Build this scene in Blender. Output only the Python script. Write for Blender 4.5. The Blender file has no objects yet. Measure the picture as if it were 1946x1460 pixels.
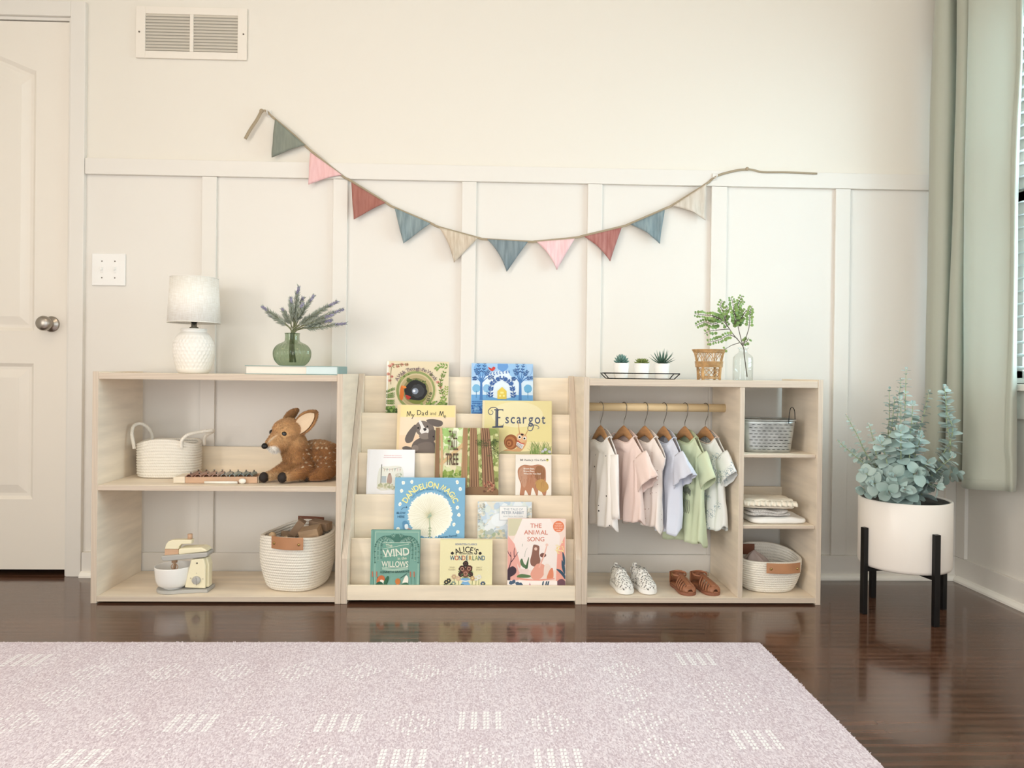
import bpy, bmesh, math, random
from mathutils import Vector, Matrix, Euler, noise
random.seed(7)
C = bpy.context.scene
PI = math.pi
R = math.radians
COL = C.collection

# ---------------------------------------------------------------- camera
ZC = .754
cd = bpy.data.cameras.new('camera'); cam = bpy.data.objects.new('camera', cd); COL.objects.link(cam)
CAMR = Matrix.Rotation(-.03, 3, 'Z') @ Matrix.Rotation(PI/2 - .0043, 3, 'X') @ Matrix.Rotation(.0118, 3, 'Z')
cam.matrix_world = Matrix.Translation((0, 0, ZC)) @ CAMR.to_4x4()
cd.sensor_fit = 'HORIZONTAL'; cd.sensor_width = 36; cd.lens = 36*1400/1946; cd.shift_y = -.0082
cd.clip_start = .05
C.camera = cam

# ---------------------------------------------------------------- world, lights, exposure
C.view_settings.view_transform = 'Standard'; C.view_settings.look = 'None'
C.view_settings.gamma = 1; C.view_settings.exposure = -1.10
w = bpy.data.worlds.new('sky'); C.world = w; w.use_nodes = True
w.node_tree.nodes['Background'].inputs[0].default_value = (.80, .92, 1, 1)
w.node_tree.nodes['Background'].inputs[1].default_value = 3.0

def area(name, loc, rot, sx, sy, energy, color):
    l = bpy.data.lights.new(name, 'AREA'); l.shape = 'RECTANGLE'; l.size = sx; l.size_y = sy
    l.energy = energy; l.color = color
    o = bpy.data.objects.new(name, l); o.location = loc; o.rotation_euler = rot; COL.objects.link(o); return o
# daylight outside the blinds of the right window, plus fill from an assumed, enlarged rear window and an added left window
area('daylight_right', (2.15, 1.85, 1.45), (0, R(90), 0), 1.5, 1.5, 128, (.60, .87, 1))
area('fill_rear', (-.15, -1.95, 1.2), (R(90), 0, 0), 3.7, 2.1, 66, (1, .985, .965))  # assumed source behind the camera, enlarged for flatter light
area('fill_left', (-2.85, -.86, 1.25), (0, R(-90), 0), 1.6, 1.45, 185, (1, .95, .90))  # unseen fill, added to brighten the right wall
# warm ceiling lamp of the room (out of the frame, above the door side)
area('ceiling_light', (-.9, .7, 2.5), (0, 0, 0), .7, .7, 17, (1, .78, .54))

# ---------------------------------------------------------------- pixel -> point at a real depth
def _ray(px, py):
    return CAMR @ Vector(((px - 973)/1400, -(py + .0082*1946 - 730)/1400, -1))
def at(px, py, Y):
    d = _ray(px, py); return Vector((0, 0, ZC)) + d*(Y/d.y)
def atz(px, py, z):
    d = _ray(px, py); return Vector((0, 0, ZC)) + d*((z - ZC)/d.z)

# ---------------------------------------------------------------- tags
def tag(o, label=None, cat=None, group=None, kind=None):
    if label: o['label'] = label
    if cat: o['category'] = cat
    if group: o['group'] = group
    if kind: o['kind'] = kind
    return o
def empty(name, loc=(0, 0, 0), rz=0, label=None, cat=None, group=None, rot=None):
    o = bpy.data.objects.new(name, None); o.empty_display_size = .03
    o.location = loc; o.rotation_euler = rot if rot else (0, 0, rz)
    COL.objects.link(o); tag(o, label, cat, group); return o
def copy_tree(o, parent=None):
    c = o.copy(); COL.objects.link(c); c.parent = parent
    for ch in [x for x in bpy.data.objects if x.parent == o]: copy_tree(ch, c)
    return c

# ---------------------------------------------------------------- mesh builder
class MB:
    def __init__(s, mat=None):
        s.v = []; s.f = []; s.fm = []; s.fs = []; s.mats = []; s.cur = 0; s.T = None; s.sm = False
        if mat: s.m(mat)
    def m(s, mat):
        if mat not in s.mats: s.mats.append(mat)
        s.cur = s.mats.index(mat); return s
    def add(s, vs, fs, smooth=None):
        b = len(s.v)
        for p in vs:
            p = Vector(p)
            s.v.append(s.T @ p if s.T else p)
        sm = s.sm if smooth is None else smooth
        for f in fs:
            s.f.append([b+i for i in f]); s.fm.append(s.cur); s.fs.append(sm)
        return s
    def box(s, x0, x1, y0, y1, z0, z1):
        return s.add([(x0,y0,z0),(x1,y0,z0),(x1,y1,z0),(x0,y1,z0),(x0,y0,z1),(x1,y0,z1),(x1,y1,z1),(x0,y1,z1)],
                     [(0,3,2,1),(4,5,6,7),(0,1,5,4),(1,2,6,5),(2,3,7,6),(3,0,4,7)], False)
    def prism(s, pts, a, b, plane='xz', smooth=False):
        # polygon in a plane, extruded along the remaining axis from a to b
        def P(u, v, t):
            return {'xz': (u, t, v), 'xy': (u, v, t), 'yz': (t, u, v)}[plane]
        n = len(pts)
        vs = [P(u, v, a) for u, v in pts] + [P(u, v, b) for u, v in pts]
        s.add(vs, [list(range(n)), list(range(2*n-1, n-1, -1))], False)
        bb = len(s.v) - 2*n
        for i in range(n):
            j = (i+1) % n
            s.f.append([bb+i, bb+j, bb+n+j, bb+n+i]); s.fm.append(s.cur); s.fs.append(smooth)
        return s
    def tube(s, pts, r, n=8, cap=True, closed=False, flat=None, twist=0):
        pts = [Vector(p) for p in pts]; k = len(pts)
        rs = r if isinstance(r, (list, tuple)) else [r]*k
        vs = []; up = None
        for i, p in enumerate(pts):
            if closed: d = pts[(i+1) % k] - pts[i-1]
            else: d = pts[min(i+1, k-1)] - pts[max(i-1, 0)]
            if d.length < 1e-9: d = Vector((0, 0, 1))
            d.normalize()
            if up is None:
                up = Vector((0, 0, 1)) if abs(d.z) < .9 else Vector((0, 1, 0))
            side = d.cross(up)
            if side.length < 1e-6: side = d.orthogonal()
            side.normalize(); up = side.cross(d).normalized()
            for j in range(n):
                a = 2*PI*j/n + twist*i
                ca, sa = math.cos(a), math.sin(a)
                if flat: ca *= flat[0]; sa *= flat[1]
                vs.append(p + (side*ca + up*sa)*rs[i])
        fs = []
        for i in range(k if closed else k-1):
            for j in range(n):
                a, b = i*n+j, i*n+(j+1) % n
                c, d = ((i+1) % k)*n+(j+1) % n, ((i+1) % k)*n+j
                fs.append((a, b, c, d))
        if cap and not closed:
            fs.append(tuple(range(n-1, -1, -1))); fs.append(tuple(range((k-1)*n, k*n)))
        return s.add(vs, fs, True if n > 4 else False)
    def loft(s, rings, cap0=False, cap1=False, smooth=True, closed=True):
        n = len(rings[0]); vs = [p for r in rings for p in r]; fs = []
        for i in range(len(rings)-1):
            for j in range(n if closed else n-1):
                fs.append((i*n+j, i*n+(j+1) % n, (i+1)*n+(j+1) % n, (i+1)*n+j))
        if cap0: fs.append(tuple(range(n-1, -1, -1)))
        if cap1: fs.append(tuple(range((len(rings)-1)*n, len(rings)*n)))
        return s.add(vs, fs, smooth)
    def lathe(s, prof, n=32, c=(0, 0, 0), rf=None, cap0=False, cap1=False, sy=1):
        rings = []
        for i, (r, z) in enumerate(prof):
            ring = []
            for j in range(n):
                a = 2*PI*j/n; rr = r*(rf(a, i, z) if rf else 1)
                ring.append((c[0]+rr*math.cos(a), c[1]+rr*math.sin(a)*sy, c[2]+z))
            rings.append(ring)
        return s.loft(rings, cap0, cap1)
    def ell(s, c, r, rot=None, nu=16, nv=10, fn=None):
        c = Vector(c); vs = []; Rm = Euler(rot).to_matrix() if rot else Matrix.Identity(3)
        for i in range(1, nv):
            th = PI*i/nv
            for j in range(nu):
                a = 2*PI*j/nu
                p = Vector((r[0]*math.sin(th)*math.cos(a), r[1]*math.sin(th)*math.sin(a), r[2]*math.cos(th)))
                if fn: p = fn(p)
                vs.append(c + Rm @ p)
        vs.append(c + Rm @ Vector((0, 0, r[2]))); vs.append(c + Rm @ Vector((0, 0, -r[2])))
        t, b = len(vs)-2, len(vs)-1; fs = []
        for i in range(nv-2):
            for j in range(nu):
                fs.append((i*nu+j, (i+1)*nu+j, (i+1)*nu+(j+1) % nu, i*nu+(j+1) % nu))
        for j in range(nu):
            fs.append((t, j, (j+1) % nu)); fs.append((b, (nv-2)*nu+(j+1) % nu, (nv-2)*nu+j))
        return s.add(vs, fs, True)
    def disc(s, c, r, n=24, axis='y', ry=None, sgn=1):
        ry = ry or r; vs = []
        for j in range(n):
            a = 2*PI*j/n*sgn
            u, v = r*math.cos(a), ry*math.sin(a)
            vs.append({'y': (c[0]+u, c[1], c[2]+v), 'z': (c[0]+u, c[1]+v, c[2]), 'x': (c[0], c[1]+u, c[2]+v)}[axis])
        return s.add(vs, [tuple(range(n))], False)
    def build(s, name, parent=None, loc=None, bevel=0, seg=2, solid=0, sub=0, off=0, kind=None, wn=False):
        me = bpy.data.meshes.new(name)
        me.from_pydata([tuple(p) for p in s.v], [], s.f)
        for m_ in s.mats: me.materials.append(m_)
        me.polygons.foreach_set('material_index', s.fm)
        me.polygons.foreach_set('use_smooth', s.fs)
        me.update()
        if bevel:
            bm = bmesh.new(); bm.from_mesh(me); bmesh.ops.recalc_face_normals(bm, faces=bm.faces); bm.to_mesh(me); bm.free()
        o = bpy.data.objects.new(name, me); COL.objects.link(o)
        if parent: o.parent = parent
        if loc is not None: o.location = loc
        if solid:
            md = o.modifiers.new('solid', 'SOLIDIFY'); md.thickness = solid; md.offset = off
        if bevel:
            md = o.modifiers.new('bevel', 'BEVEL'); md.width = bevel; md.segments = seg; md.limit_method = 'ANGLE'; md.angle_limit = R(40)
        if sub:
            md = o.modifiers.new('sub', 'SUBSURF'); md.levels = sub; md.render_levels = sub
        if kind: o['kind'] = kind
        return o

def cr(pts, n=8, closed=False):
    # Catmull-Rom through points
    P_ = [Vector(p) for p in pts]; k = len(P_); out = []
    for i in range(k if closed else k-1):
        if closed: a, b, c, d = P_[i-1], P_[i], P_[(i+1) % k], P_[(i+2) % k]
        else: a, b, c, d = P_[max(i-1, 0)], P_[i], P_[i+1], P_[min(i+2, k-1)]
        for j in range(n):
            t = j/n
            out.append(.5*((2*b) + (c-a)*t + (2*a-5*b+4*c-d)*t*t + (3*b-a-3*c+d)*t**3))
    if not closed: out.append(P_[-1])
    return out

# ---------------------------------------------------------------- materials
def srgb(c):
    if isinstance(c, str): c = tuple(int(c[i:i+2], 16) for i in (0, 2, 4))
    return tuple(((x/255)/12.92 if x/255 <= .04045 else ((x/255+.055)/1.055)**2.4) for x in c) + (1,)
_mc = {}
def mat(name, col, rough=.6, metal=0, spec=.5, bump=0, bscale=60, var=0, vscale=8, sheen=0, trans=0, stretch=(1,1,1), ior=1.45, alpha=1, sss=0, detail=4, vstretch=None, col2=None):
    key = name
    if key in _mc: return _mc[key]
    m = bpy.data.materials.new(name); m.use_nodes = True; nt = m.node_tree; N = nt.nodes; L = nt.links
    b = N['Principled BSDF']; c = srgb(col)
    b.inputs['Base Color'].default_value = c; b.inputs['Roughness'].default_value = rough
    b.inputs['Metallic'].default_value = metal; b.inputs['Specular IOR Level'].default_value = spec
    b.inputs['IOR'].default_value = ior
    if trans: b.inputs['Transmission Weight'].default_value = trans
    if sheen: b.inputs['Sheen Weight'].default_value = sheen; b.inputs['Sheen Roughness'].default_value = .4
    if sss: b.inputs['Subsurface Weight'].default_value = sss; b.inputs['Subsurface Scale'].default_value = .01
    tc = N.new('ShaderNodeTexCoord')
    def noi(scale, st, det):
        mp = N.new('ShaderNodeMapping'); mp.inputs['Scale'].default_value = st
        L.new(tc.outputs['Object'], mp.inputs['Vector'])
        n = N.new('ShaderNodeTexNoise'); n.inputs['Scale'].default_value = scale; n.inputs['Detail'].default_value = det
        L.new(mp.outputs[0], n.inputs['Vector']); return n
    if var or col2:
        n = noi(vscale, vstretch or stretch, detail)
        mx = N.new('ShaderNodeMix'); mx.data_type = 'RGBA'
        if col2: mx.inputs['A'].default_value = c; mx.inputs['B'].default_value = srgb(col2)
        else:
            mx.inputs['A'].default_value = tuple(max(0, x*(1-var)) for x in c[:3])+(1,)
            mx.inputs['B'].default_value = tuple(min(1, x*(1+var)) for x in c[:3])+(1,)
        rp = N.new('ShaderNodeMapRange'); rp.inputs['From Min'].default_value = .32; rp.inputs['From Max'].default_value = .68
        L.new(n.outputs['Fac'], rp.inputs['Value']); L.new(rp.outputs[0], mx.inputs['Factor']); L.new(mx.outputs['Result'], b.inputs['Base Color'])
    if bump:
        n = noi(bscale, stretch, 3); bp = N.new('ShaderNodeBump'); bp.inputs['Strength'].default_value = bump; bp.inputs['Distance'].default_value = .002
        L.new(n.outputs['Fac'], bp.inputs['Height']); L.new(bp.outputs[0], b.inputs['Normal'])
    _mc[key] = m; return m
def cm(hexcol, rough=.5):
    return mat('print_'+hexcol, hexcol, rough, spec=.35)
def nodes_of(m): return m.node_tree.nodes, m.node_tree.links, m.node_tree.nodes['Principled BSDF']
def math_node(N, L, op, a, b=None):
    n = N.new('ShaderNodeMath'); n.operation = op
    for i, x in enumerate((a, b)):
        if x is None: continue
        if isinstance(x, (int, float)): n.inputs[i].default_value = x
        else: L.new(x, n.inputs[i])
    return n.outputs[0]

M_wall = mat('wall_paint', 'EBE4D8', .75, bump=.05, bscale=300, spec=.3)
M_trim = mat('trim_paint', 'E9E3DA', .42, spec=.45)
M_door = mat('door_paint', 'EFE7DB', .5, bump=.04, bscale=120, stretch=(1, 1, .1))
M_white = mat('white_plastic', 'F4F1EC', .4)
M_ply = mat('birch_face', 'F3E5D1', .5, var=.09, vscale=3.2, stretch=(1.1, 1.1, 9), bump=.03, bscale=40, detail=6, spec=.35)
M_plyt = mat('birch_tier_face', 'F4E5CD', .5, var=.09, vscale=3.2, stretch=(1, 1.1, 9), bump=.03, bscale=40, detail=6, spec=.35)
M_plyh = mat('birch_face_horizontal', 'F3E4CF', .5, var=.09, vscale=3.2, stretch=(1, 9, 9), bump=.03, bscale=40, detail=6, spec=.35)
def ply_edge(axis):
    m = mat('plywood_edge_'+axis, 'D6BFAC', .65)
    N, L, b = nodes_of(m)
    tc = N.new('ShaderNodeTexCoord'); sp = N.new('ShaderNodeSeparateXYZ'); L.new(tc.outputs['Object'], sp.inputs[0])
    ns = N.new('ShaderNodeTexNoise'); ns.inputs['Scale'].default_value = 9; L.new(tc.outputs['Object'], ns.inputs['Vector'])
    s = math_node(N, L, 'MULTIPLY', sp.outputs[axis.upper()], 2*PI/.0046)
    s = math_node(N, L, 'ADD', s, math_node(N, L, 'MULTIPLY', ns.outputs['Fac'], 1.4))
    s = math_node(N, L, 'SINE', s)
    s = math_node(N, L, 'MULTIPLY', math_node(N, L, 'ADD', s, 1.0), .5)
    mx = N.new('ShaderNodeMix'); mx.data_type = 'RGBA'
    mx.inputs['A'].default_value = srgb('C6B3A0'); mx.inputs['B'].default_value = srgb('DDCEBB')
    L.new(s, mx.inputs['Factor']); L.new(mx.outputs['Result'], b.inputs['Base Color']); return m
M_ex, M_ez = ply_edge('x'), ply_edge('z')

def floor_mat():
    m = mat('dark_oak_floor', '4A342A', .2, spec=.5)
    N, L, b = nodes_of(m)
    tc = N.new('ShaderNodeTexCoord')
    mp = N.new('ShaderNodeMapping'); L.new(tc.outputs['Object'], mp.inputs[0])
    br = N.new('ShaderNodeTexBrick'); L.new(mp.outputs[0], br.inputs['Vector'])
    br.offset = .37; br.inputs['Color1'].default_value = srgb('5E4030'); br.inputs['Color2'].default_value = srgb('523626')
    br.inputs['Mortar'].default_value = srgb('2A1C15'); br.inputs['Scale'].default_value = 1
    br.inputs['Mortar Size'].default_value = .0007; br.inputs['Brick Width'].default_value = 1.35; br.inputs['Row Height'].default_value = .125
    m2 = N.new('ShaderNodeMapping'); m2.inputs['Scale'].default_value = (1, 14, 1); L.new(tc.outputs['Object'], m2.inputs[0])
    # grain: distorted stretched noise, brings out the oak figure
    n1 = N.new('ShaderNodeTexNoise'); n1.inputs['Scale'].default_value = 3.2; n1.inputs['Detail'].default_value = 8; n1.inputs['Distortion'].default_value = 1.2
    L.new(m2.outputs[0], n1.inputs['Vector'])
    wv = N.new('ShaderNodeTexWave'); wv.bands_direction = 'Y'; wv.inputs['Scale'].default_value = 1.1; wv.inputs['Distortion'].default_value = 9; wv.inputs['Detail'].default_value = 3; wv.inputs['Detail Scale'].default_value = .7
    m3 = N.new('ShaderNodeMapping'); m3.inputs['Scale'].default_value = (.8, 9, 1); L.new(tc.outputs['Object'], m3.inputs[0]); L.new(m3.outputs[0], wv.inputs['Vector'])
    g = math_node(N, L, 'ADD', math_node(N, L, 'MULTIPLY', n1.outputs['Fac'], .9), math_node(N, L, 'MULTIPLY', wv.outputs['Fac'], .25))
    mr = N.new('ShaderNodeMapRange'); mr.inputs['From Min'].default_value = .3; mr.inputs['From Max'].default_value = .85; mr.inputs['To Min'].default_value = .62; mr.inputs['To Max'].default_value = 1.45
    L.new(g, mr.inputs['Value'])
    mx = N.new('ShaderNodeMix'); mx.data_type = 'RGBA'; mx.blend_type = 'MULTIPLY'; mx.inputs['Factor'].default_value = 1
    L.new(br.outputs['Color'], mx.inputs['A']); L.new(mr.outputs[0], mx.inputs['B']); L.new(mx.outputs['Result'], b.inputs['Base Color'])
    rr = N.new('ShaderNodeMapRange'); rr.inputs['To Min'].default_value = .10; rr.inputs['To Max'].default_value = .26; L.new(g, rr.inputs['Value']); L.new(rr.outputs[0], b.inputs['Roughness'])
    bp = N.new('ShaderNodeBump'); bp.inputs['Strength'].default_value = .06; bp.inputs['Distance'].default_value = .001
    L.new(g, bp.inputs['Height']); L.new(bp.outputs[0], b.inputs['Normal'])
    b.inputs['Coat Weight'].default_value = .35; b.inputs['Coat Roughness'].default_value = .07
    return m
M_floor = floor_mat()
def glass_pane():
    m = bpy.data.materials.new('window_glass'); m.use_nodes = True; N = m.node_tree.nodes; L = m.node_tree.links; N.clear()
    o = N.new('ShaderNodeOutputMaterial'); t = N.new('ShaderNodeBsdfTransparent'); g = N.new('ShaderNodeBsdfGlossy'); g.inputs['Roughness'].default_value = .01
    f = N.new('ShaderNodeLayerWeight'); f.inputs[0].default_value = .3; mx = N.new('ShaderNodeMixShader'); L.new(math_node(N, L, 'MULTIPLY', math_node(N, L, 'POWER', f.outputs['Facing'], 3.0), .5), mx.inputs[0]); L.new(t.outputs[0], mx.inputs[1]); L.new(g.outputs[0], mx.inputs[2]); L.new(mx.outputs[0], o.inputs[0]); return m
M_pane = glass_pane()
def thin_glass(name, tint, rough=.02, fac=.12):
    # clear blown glass: tinted see-through body with a fresnel reflection
    m = bpy.data.materials.new(name); m.use_nodes = True; N = m.node_tree.nodes; L = m.node_tree.links; N.clear()
    o = N.new('ShaderNodeOutputMaterial'); t = N.new('ShaderNodeBsdfTransparent'); t.inputs[0].default_value = srgb(tint)
    g = N.new('ShaderNodeBsdfGlossy'); g.inputs['Roughness'].default_value = rough
    lw = N.new('ShaderNodeLayerWeight'); lw.inputs[0].default_value = .35
    mr = N.new('ShaderNodeMapRange'); mr.inputs['To Min'].default_value = fac*.4; mr.inputs['To Max'].default_value = .75; L.new(lw.outputs['Facing'], mr.inputs['Value'])
    p = math_node(N, L, 'POWER', mr.outputs[0], 1.6)
    mx = N.new('ShaderNodeMixShader'); L.new(p, mx.inputs[0]); L.new(t.outputs[0], mx.inputs[1]); L.new(g.outputs[0], mx.inputs[2]); L.new(mx.outputs[0], o.inputs[0]); return m

# ---------------------------------------------------------------- flat lettering (polygons)
_tc = {}
def text_mesh(body, bold=0):
    k = (body, bold)
    if k in _tc: return _tc[k]
    cu = bpy.data.curves.new('t', 'FONT'); cu.body = body; cu.size = 1; cu.resolution_u = 3; cu.offset = bold
    o = bpy.data.objects.new('t', cu); COL.objects.link(o)
    dg = bpy.context.evaluated_depsgraph_get(); dg.update()
    me = o.evaluated_get(dg).to_mesh()
    vs = [tuple(v.co) for v in me.vertices]; fs = [tuple(p.vertices) for p in me.polygons]
    o.evaluated_get(dg).to_mesh_clear(); bpy.data.objects.remove(o); bpy.data.curves.remove(cu)
    xs = [v[0] for v in vs] or [0]
    _tc[k] = (vs, fs, min(xs), max(xs)); return _tc[k]
_M = [(.02, 0), (.15, .70), (.245, .70), (.38, .24), (.515, .70), (.61, .70), (.74, 0), (.645, 0), (.555, .50), (.415, .03), (.345, .03), (.205, .50), (.115, 0)]
_text_plain = text_mesh
def text_mesh(body, bold=0):
    # capital M is drawn here as its own outline
    if 'M' not in body: return _text_plain(body, bold)
    vs, fs, x = [], [], 0
    for i, part in enumerate(body.split('M')):
        if i:
            b = len(vs); q = _M; vs += [(x+u+.0, v, 0) for u, v in q]
            fs += [(b, b+12, b+11, b+1), (b+1, b+11, b+2), (b+2, b+11, b+10, b+3), (b+10, b+9, b+3), (b+3, b+9, b+8, b+4), (b+8, b+5, b+4), (b+5, b+8, b+7, b+6)]; x += .80
        if part:
            v2, f2, a0, a1 = _text_plain('|'+part+'|', bold); bar = _text_plain('|', bold); wb_ = bar[3]-bar[2]
            # keep only the letters between the two guide bars
            keep = [k for k, v in enumerate(v2) if a0+wb_*1.2 < v[0] < a1-wb_*1.2]; ix = {k: j for j, k in enumerate(keep)}; b = len(vs); off = a0+wb_+.02
            vs += [(v2[k][0]-off+x, v2[k][1], 0) for k in keep]; fs += [tuple(b+ix[k] for k in f) for f in f2 if all(k in ix for k in f)]
            x += (a1-a0)-2*wb_-.02
    xs = [v[0] for v in vs]; return vs, fs, min(xs), max(xs)
def advance(ch):
    if ch == ' ': return .28
    if ch == 'M': return .78
    a = text_mesh('|'+ch+'|'); b = text_mesh('||')
    return (a[3]-a[2]) - (b[3]-b[2])
# ================================================================ the setting
YB, XR, YF = 2.71, 1.757, 2.387
XL, YR_, ZT = -2.6, -1.7, 2.62
def S(mb, name, parent=None, **k):
    o = mb.build(name, parent, **k)
    if not parent: o['kind'] = 'structure'
    return o
S(MB(M_floor).box(XL-.1, XR+.1, YR_-.1, YB+.1, -.1, 0), 'floor')
S(MB(M_wall).box(XL-.1, XR+.1, YR_-.1, YB+.1, ZT, ZT+.1), 'ceiling')
wl = MB(M_wall); LY0, LY1, LZ0, LZ1 = -1.62, -.1, .4, 2.1
wl.box(XL-.1, XL, YR_, LY0, 0, ZT).box(XL-.1, XL, LY1, YB, 0, ZT).box(XL-.1, XL, LY0, LY1, 0, LZ0).box(XL-.1, XL, LY0, LY1, LZ1, ZT)
S(wl, 'wall_left')
w3 = S(MB(M_pane).box(XL-.06, XL-.055, LY0, LY1, LZ0, LZ1), 'window_left_added')  # unseen window, added to go with the left fill
t = MB(M_trim)
for y in (LY0, -.88, LY1-.04): t.box(XL-.08, XL-.03, y, y+.04, LZ0, LZ1)
t.box(XL-.08, XL-.03, LY0, LY1, LZ0, LZ0+.04).box(XL-.08, XL-.03, LY0, LY1, LZ1-.04, LZ1).build('window_frame', w3)
# back wall with the door opening
DX0, DX1, DZ = -2.35, -1.517, 2.005
wb = MB(M_wall)
wb.box(DX1, XR+.1, YB, YB+.12, 1.47, ZT); wb.m(M_trim).box(DX1, XR+.1, YB, YB+.12, 0, 1.47).m(M_wall); wb.box(DX0, DX1, YB, YB+.12, DZ+.01, ZT); wb.box(XL-.1, DX0, YB, YB+.12, 0, ZT)
wb.m(mat('dark_beyond_door', '2A2420', .9)).box(DX0-.05, DX1+.05, YB+.12, YB+.14, 0, DZ+.05)
S(wb, 'wall_back')
# right wall with window opening
WY0, WY1, WZ0, WZ1 = 1.15, 2.52, .735, 2.02
wr = MB(M_wall)
wr.box(XR, XR+.14, YR_, WY0, 1.47, ZT).box(XR, XR+.14, WY1, YB, 1.47, ZT).box(XR, XR+.14, WY0, WY1, WZ1, ZT)
wr.m(M_trim).box(XR, XR+.14, YR_, WY0, 0, 1.47).box(XR, XR+.14, WY1, YB, 0, 1.47).box(XR, XR+.14, WY0, WY1, 0, WZ0-.02)
S(wr, 'wall_right')
wf = MB(M_wall); fx0, fx1, fz0, fz1 = -2.05, 1.7, .1, 2.3
wf.box(XL, fx0, YR_-.1, YR_, 0, ZT).box(fx1, XR, YR_-.1, YR_, 0, ZT).box(fx0, fx1, YR_-.1, YR_, 0, fz0).box(fx0, fx1, YR_-.1, YR_, fz1, ZT)
S(wf, 'wall_front')
w2 = S(MB(M_pane).box(fx0, fx1, YR_-.06, YR_-.055, fz0, fz1), 'window_rear_assumed')  # assumed window out of view, widened and lowered to even out the light
t = MB(M_trim)
for x in (fx0, -.2, fx1-.04): t.box(x, x+.04, YR_-.08, YR_-.03, fz0, fz1)
t.box(fx0, fx1, YR_-.08, YR_-.03, fz0, fz0+.04).box(fx0, fx1, YR_-.08, YR_-.03, fz1-.04, fz1).build('window_frame', w2)

# board and batten
n = [0]
def trim(mb, bevel=.0015):
    n[0] += 1; return S(mb, 'trim_%d' % n[0], bevel=bevel, seg=2)
BT = .013
trim(MB(M_trim).box(-1.463, XR, YB-BT-.003, YB+.001, 1.450, 1.5075))           # top rail
def cm_edge(px): return at(px, 600, YB).x
for px0, px1 in ((384, 411.5), (632, 659.5), (875.5, 903), (1113.5, 1141), (1347.5, 1377), (1582.5, 1610.5)):
    x0, x1 = cm_edge(px0), cm_edge(px1)
    trim(MB(M_trim).box(x0, x1, YB-BT, YB+.001, .088, 1.4495))
trim(MB(M_trim).box(XR-.05, XR-.0005, YB-BT, YB+.001, .088, 1.4495))             # corner batten
trim(MB(M_trim).box(XR-BT, XR+.001, YB-.065, YB-BT-.001, .088, 1.4495))
trim(MB(M_trim).box(XR-BT-.003, XR+.001, YB-.30, YB-BT-.004, 1.450, 1.5075))
# door casing
cas = MB(M_trim)
cas.box(-1.517, -1.4645, YB-.018, YB+.001, 0, DZ+.062).box(DX0-.06, -1.5171, YB-.018, YB+.001, DZ+.008, DZ+.062).box(DX0-.06, DX0-.002, YB-.018, YB+.001, 0, DZ+.0079)
cas.box(-1.5255, -1.5172, YB-.010, YB+.10, 0, DZ+.0079).box(DX0, -1.5256, YB-.006, YB+.10, DZ-.004, DZ+.0079)
trim(cas, .002)
bb = MB(M_trim)
bb.box(-1.463, XR, YB-.015, YB+.001, 0, .0875)
bb.m(mat('shoe_mould', 'FBF6EC', .4)).prism([(YB-.015, 0), (YB-.034, 0), (YB-.033, .008), (YB-.026, .017), (YB-.015, .021)], 1.10, XR-.001, 'yz', False)
bb.prism([(YB-.015, 0), (YB-.034, 0), (YB-.033, .008), (YB-.026, .017), (YB-.015, .021)], -1.463, -1.27, 'yz', False)
S(bb, 'baseboard_back', bevel=.001)
br_ = MB(M_trim)
br_.box(XR-.015, XR+.001, YR_, YB-.0155, 0, .0875)
br_.m(_mc['shoe_mould']).prism([(XR-.015, 0), (XR-.034, 0), (XR-.033, .008), (XR-.026, .017), (XR-.015, .021)], YR_, YB-.034, 'xz', False)
S(br_, 'baseboard_right', bevel=.001)
S(MB(M_trim).box(XL-.001, XL+.015, YR_, YB-.0155, 0, .0875), 'baseboard_left', bevel=.001)

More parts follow.
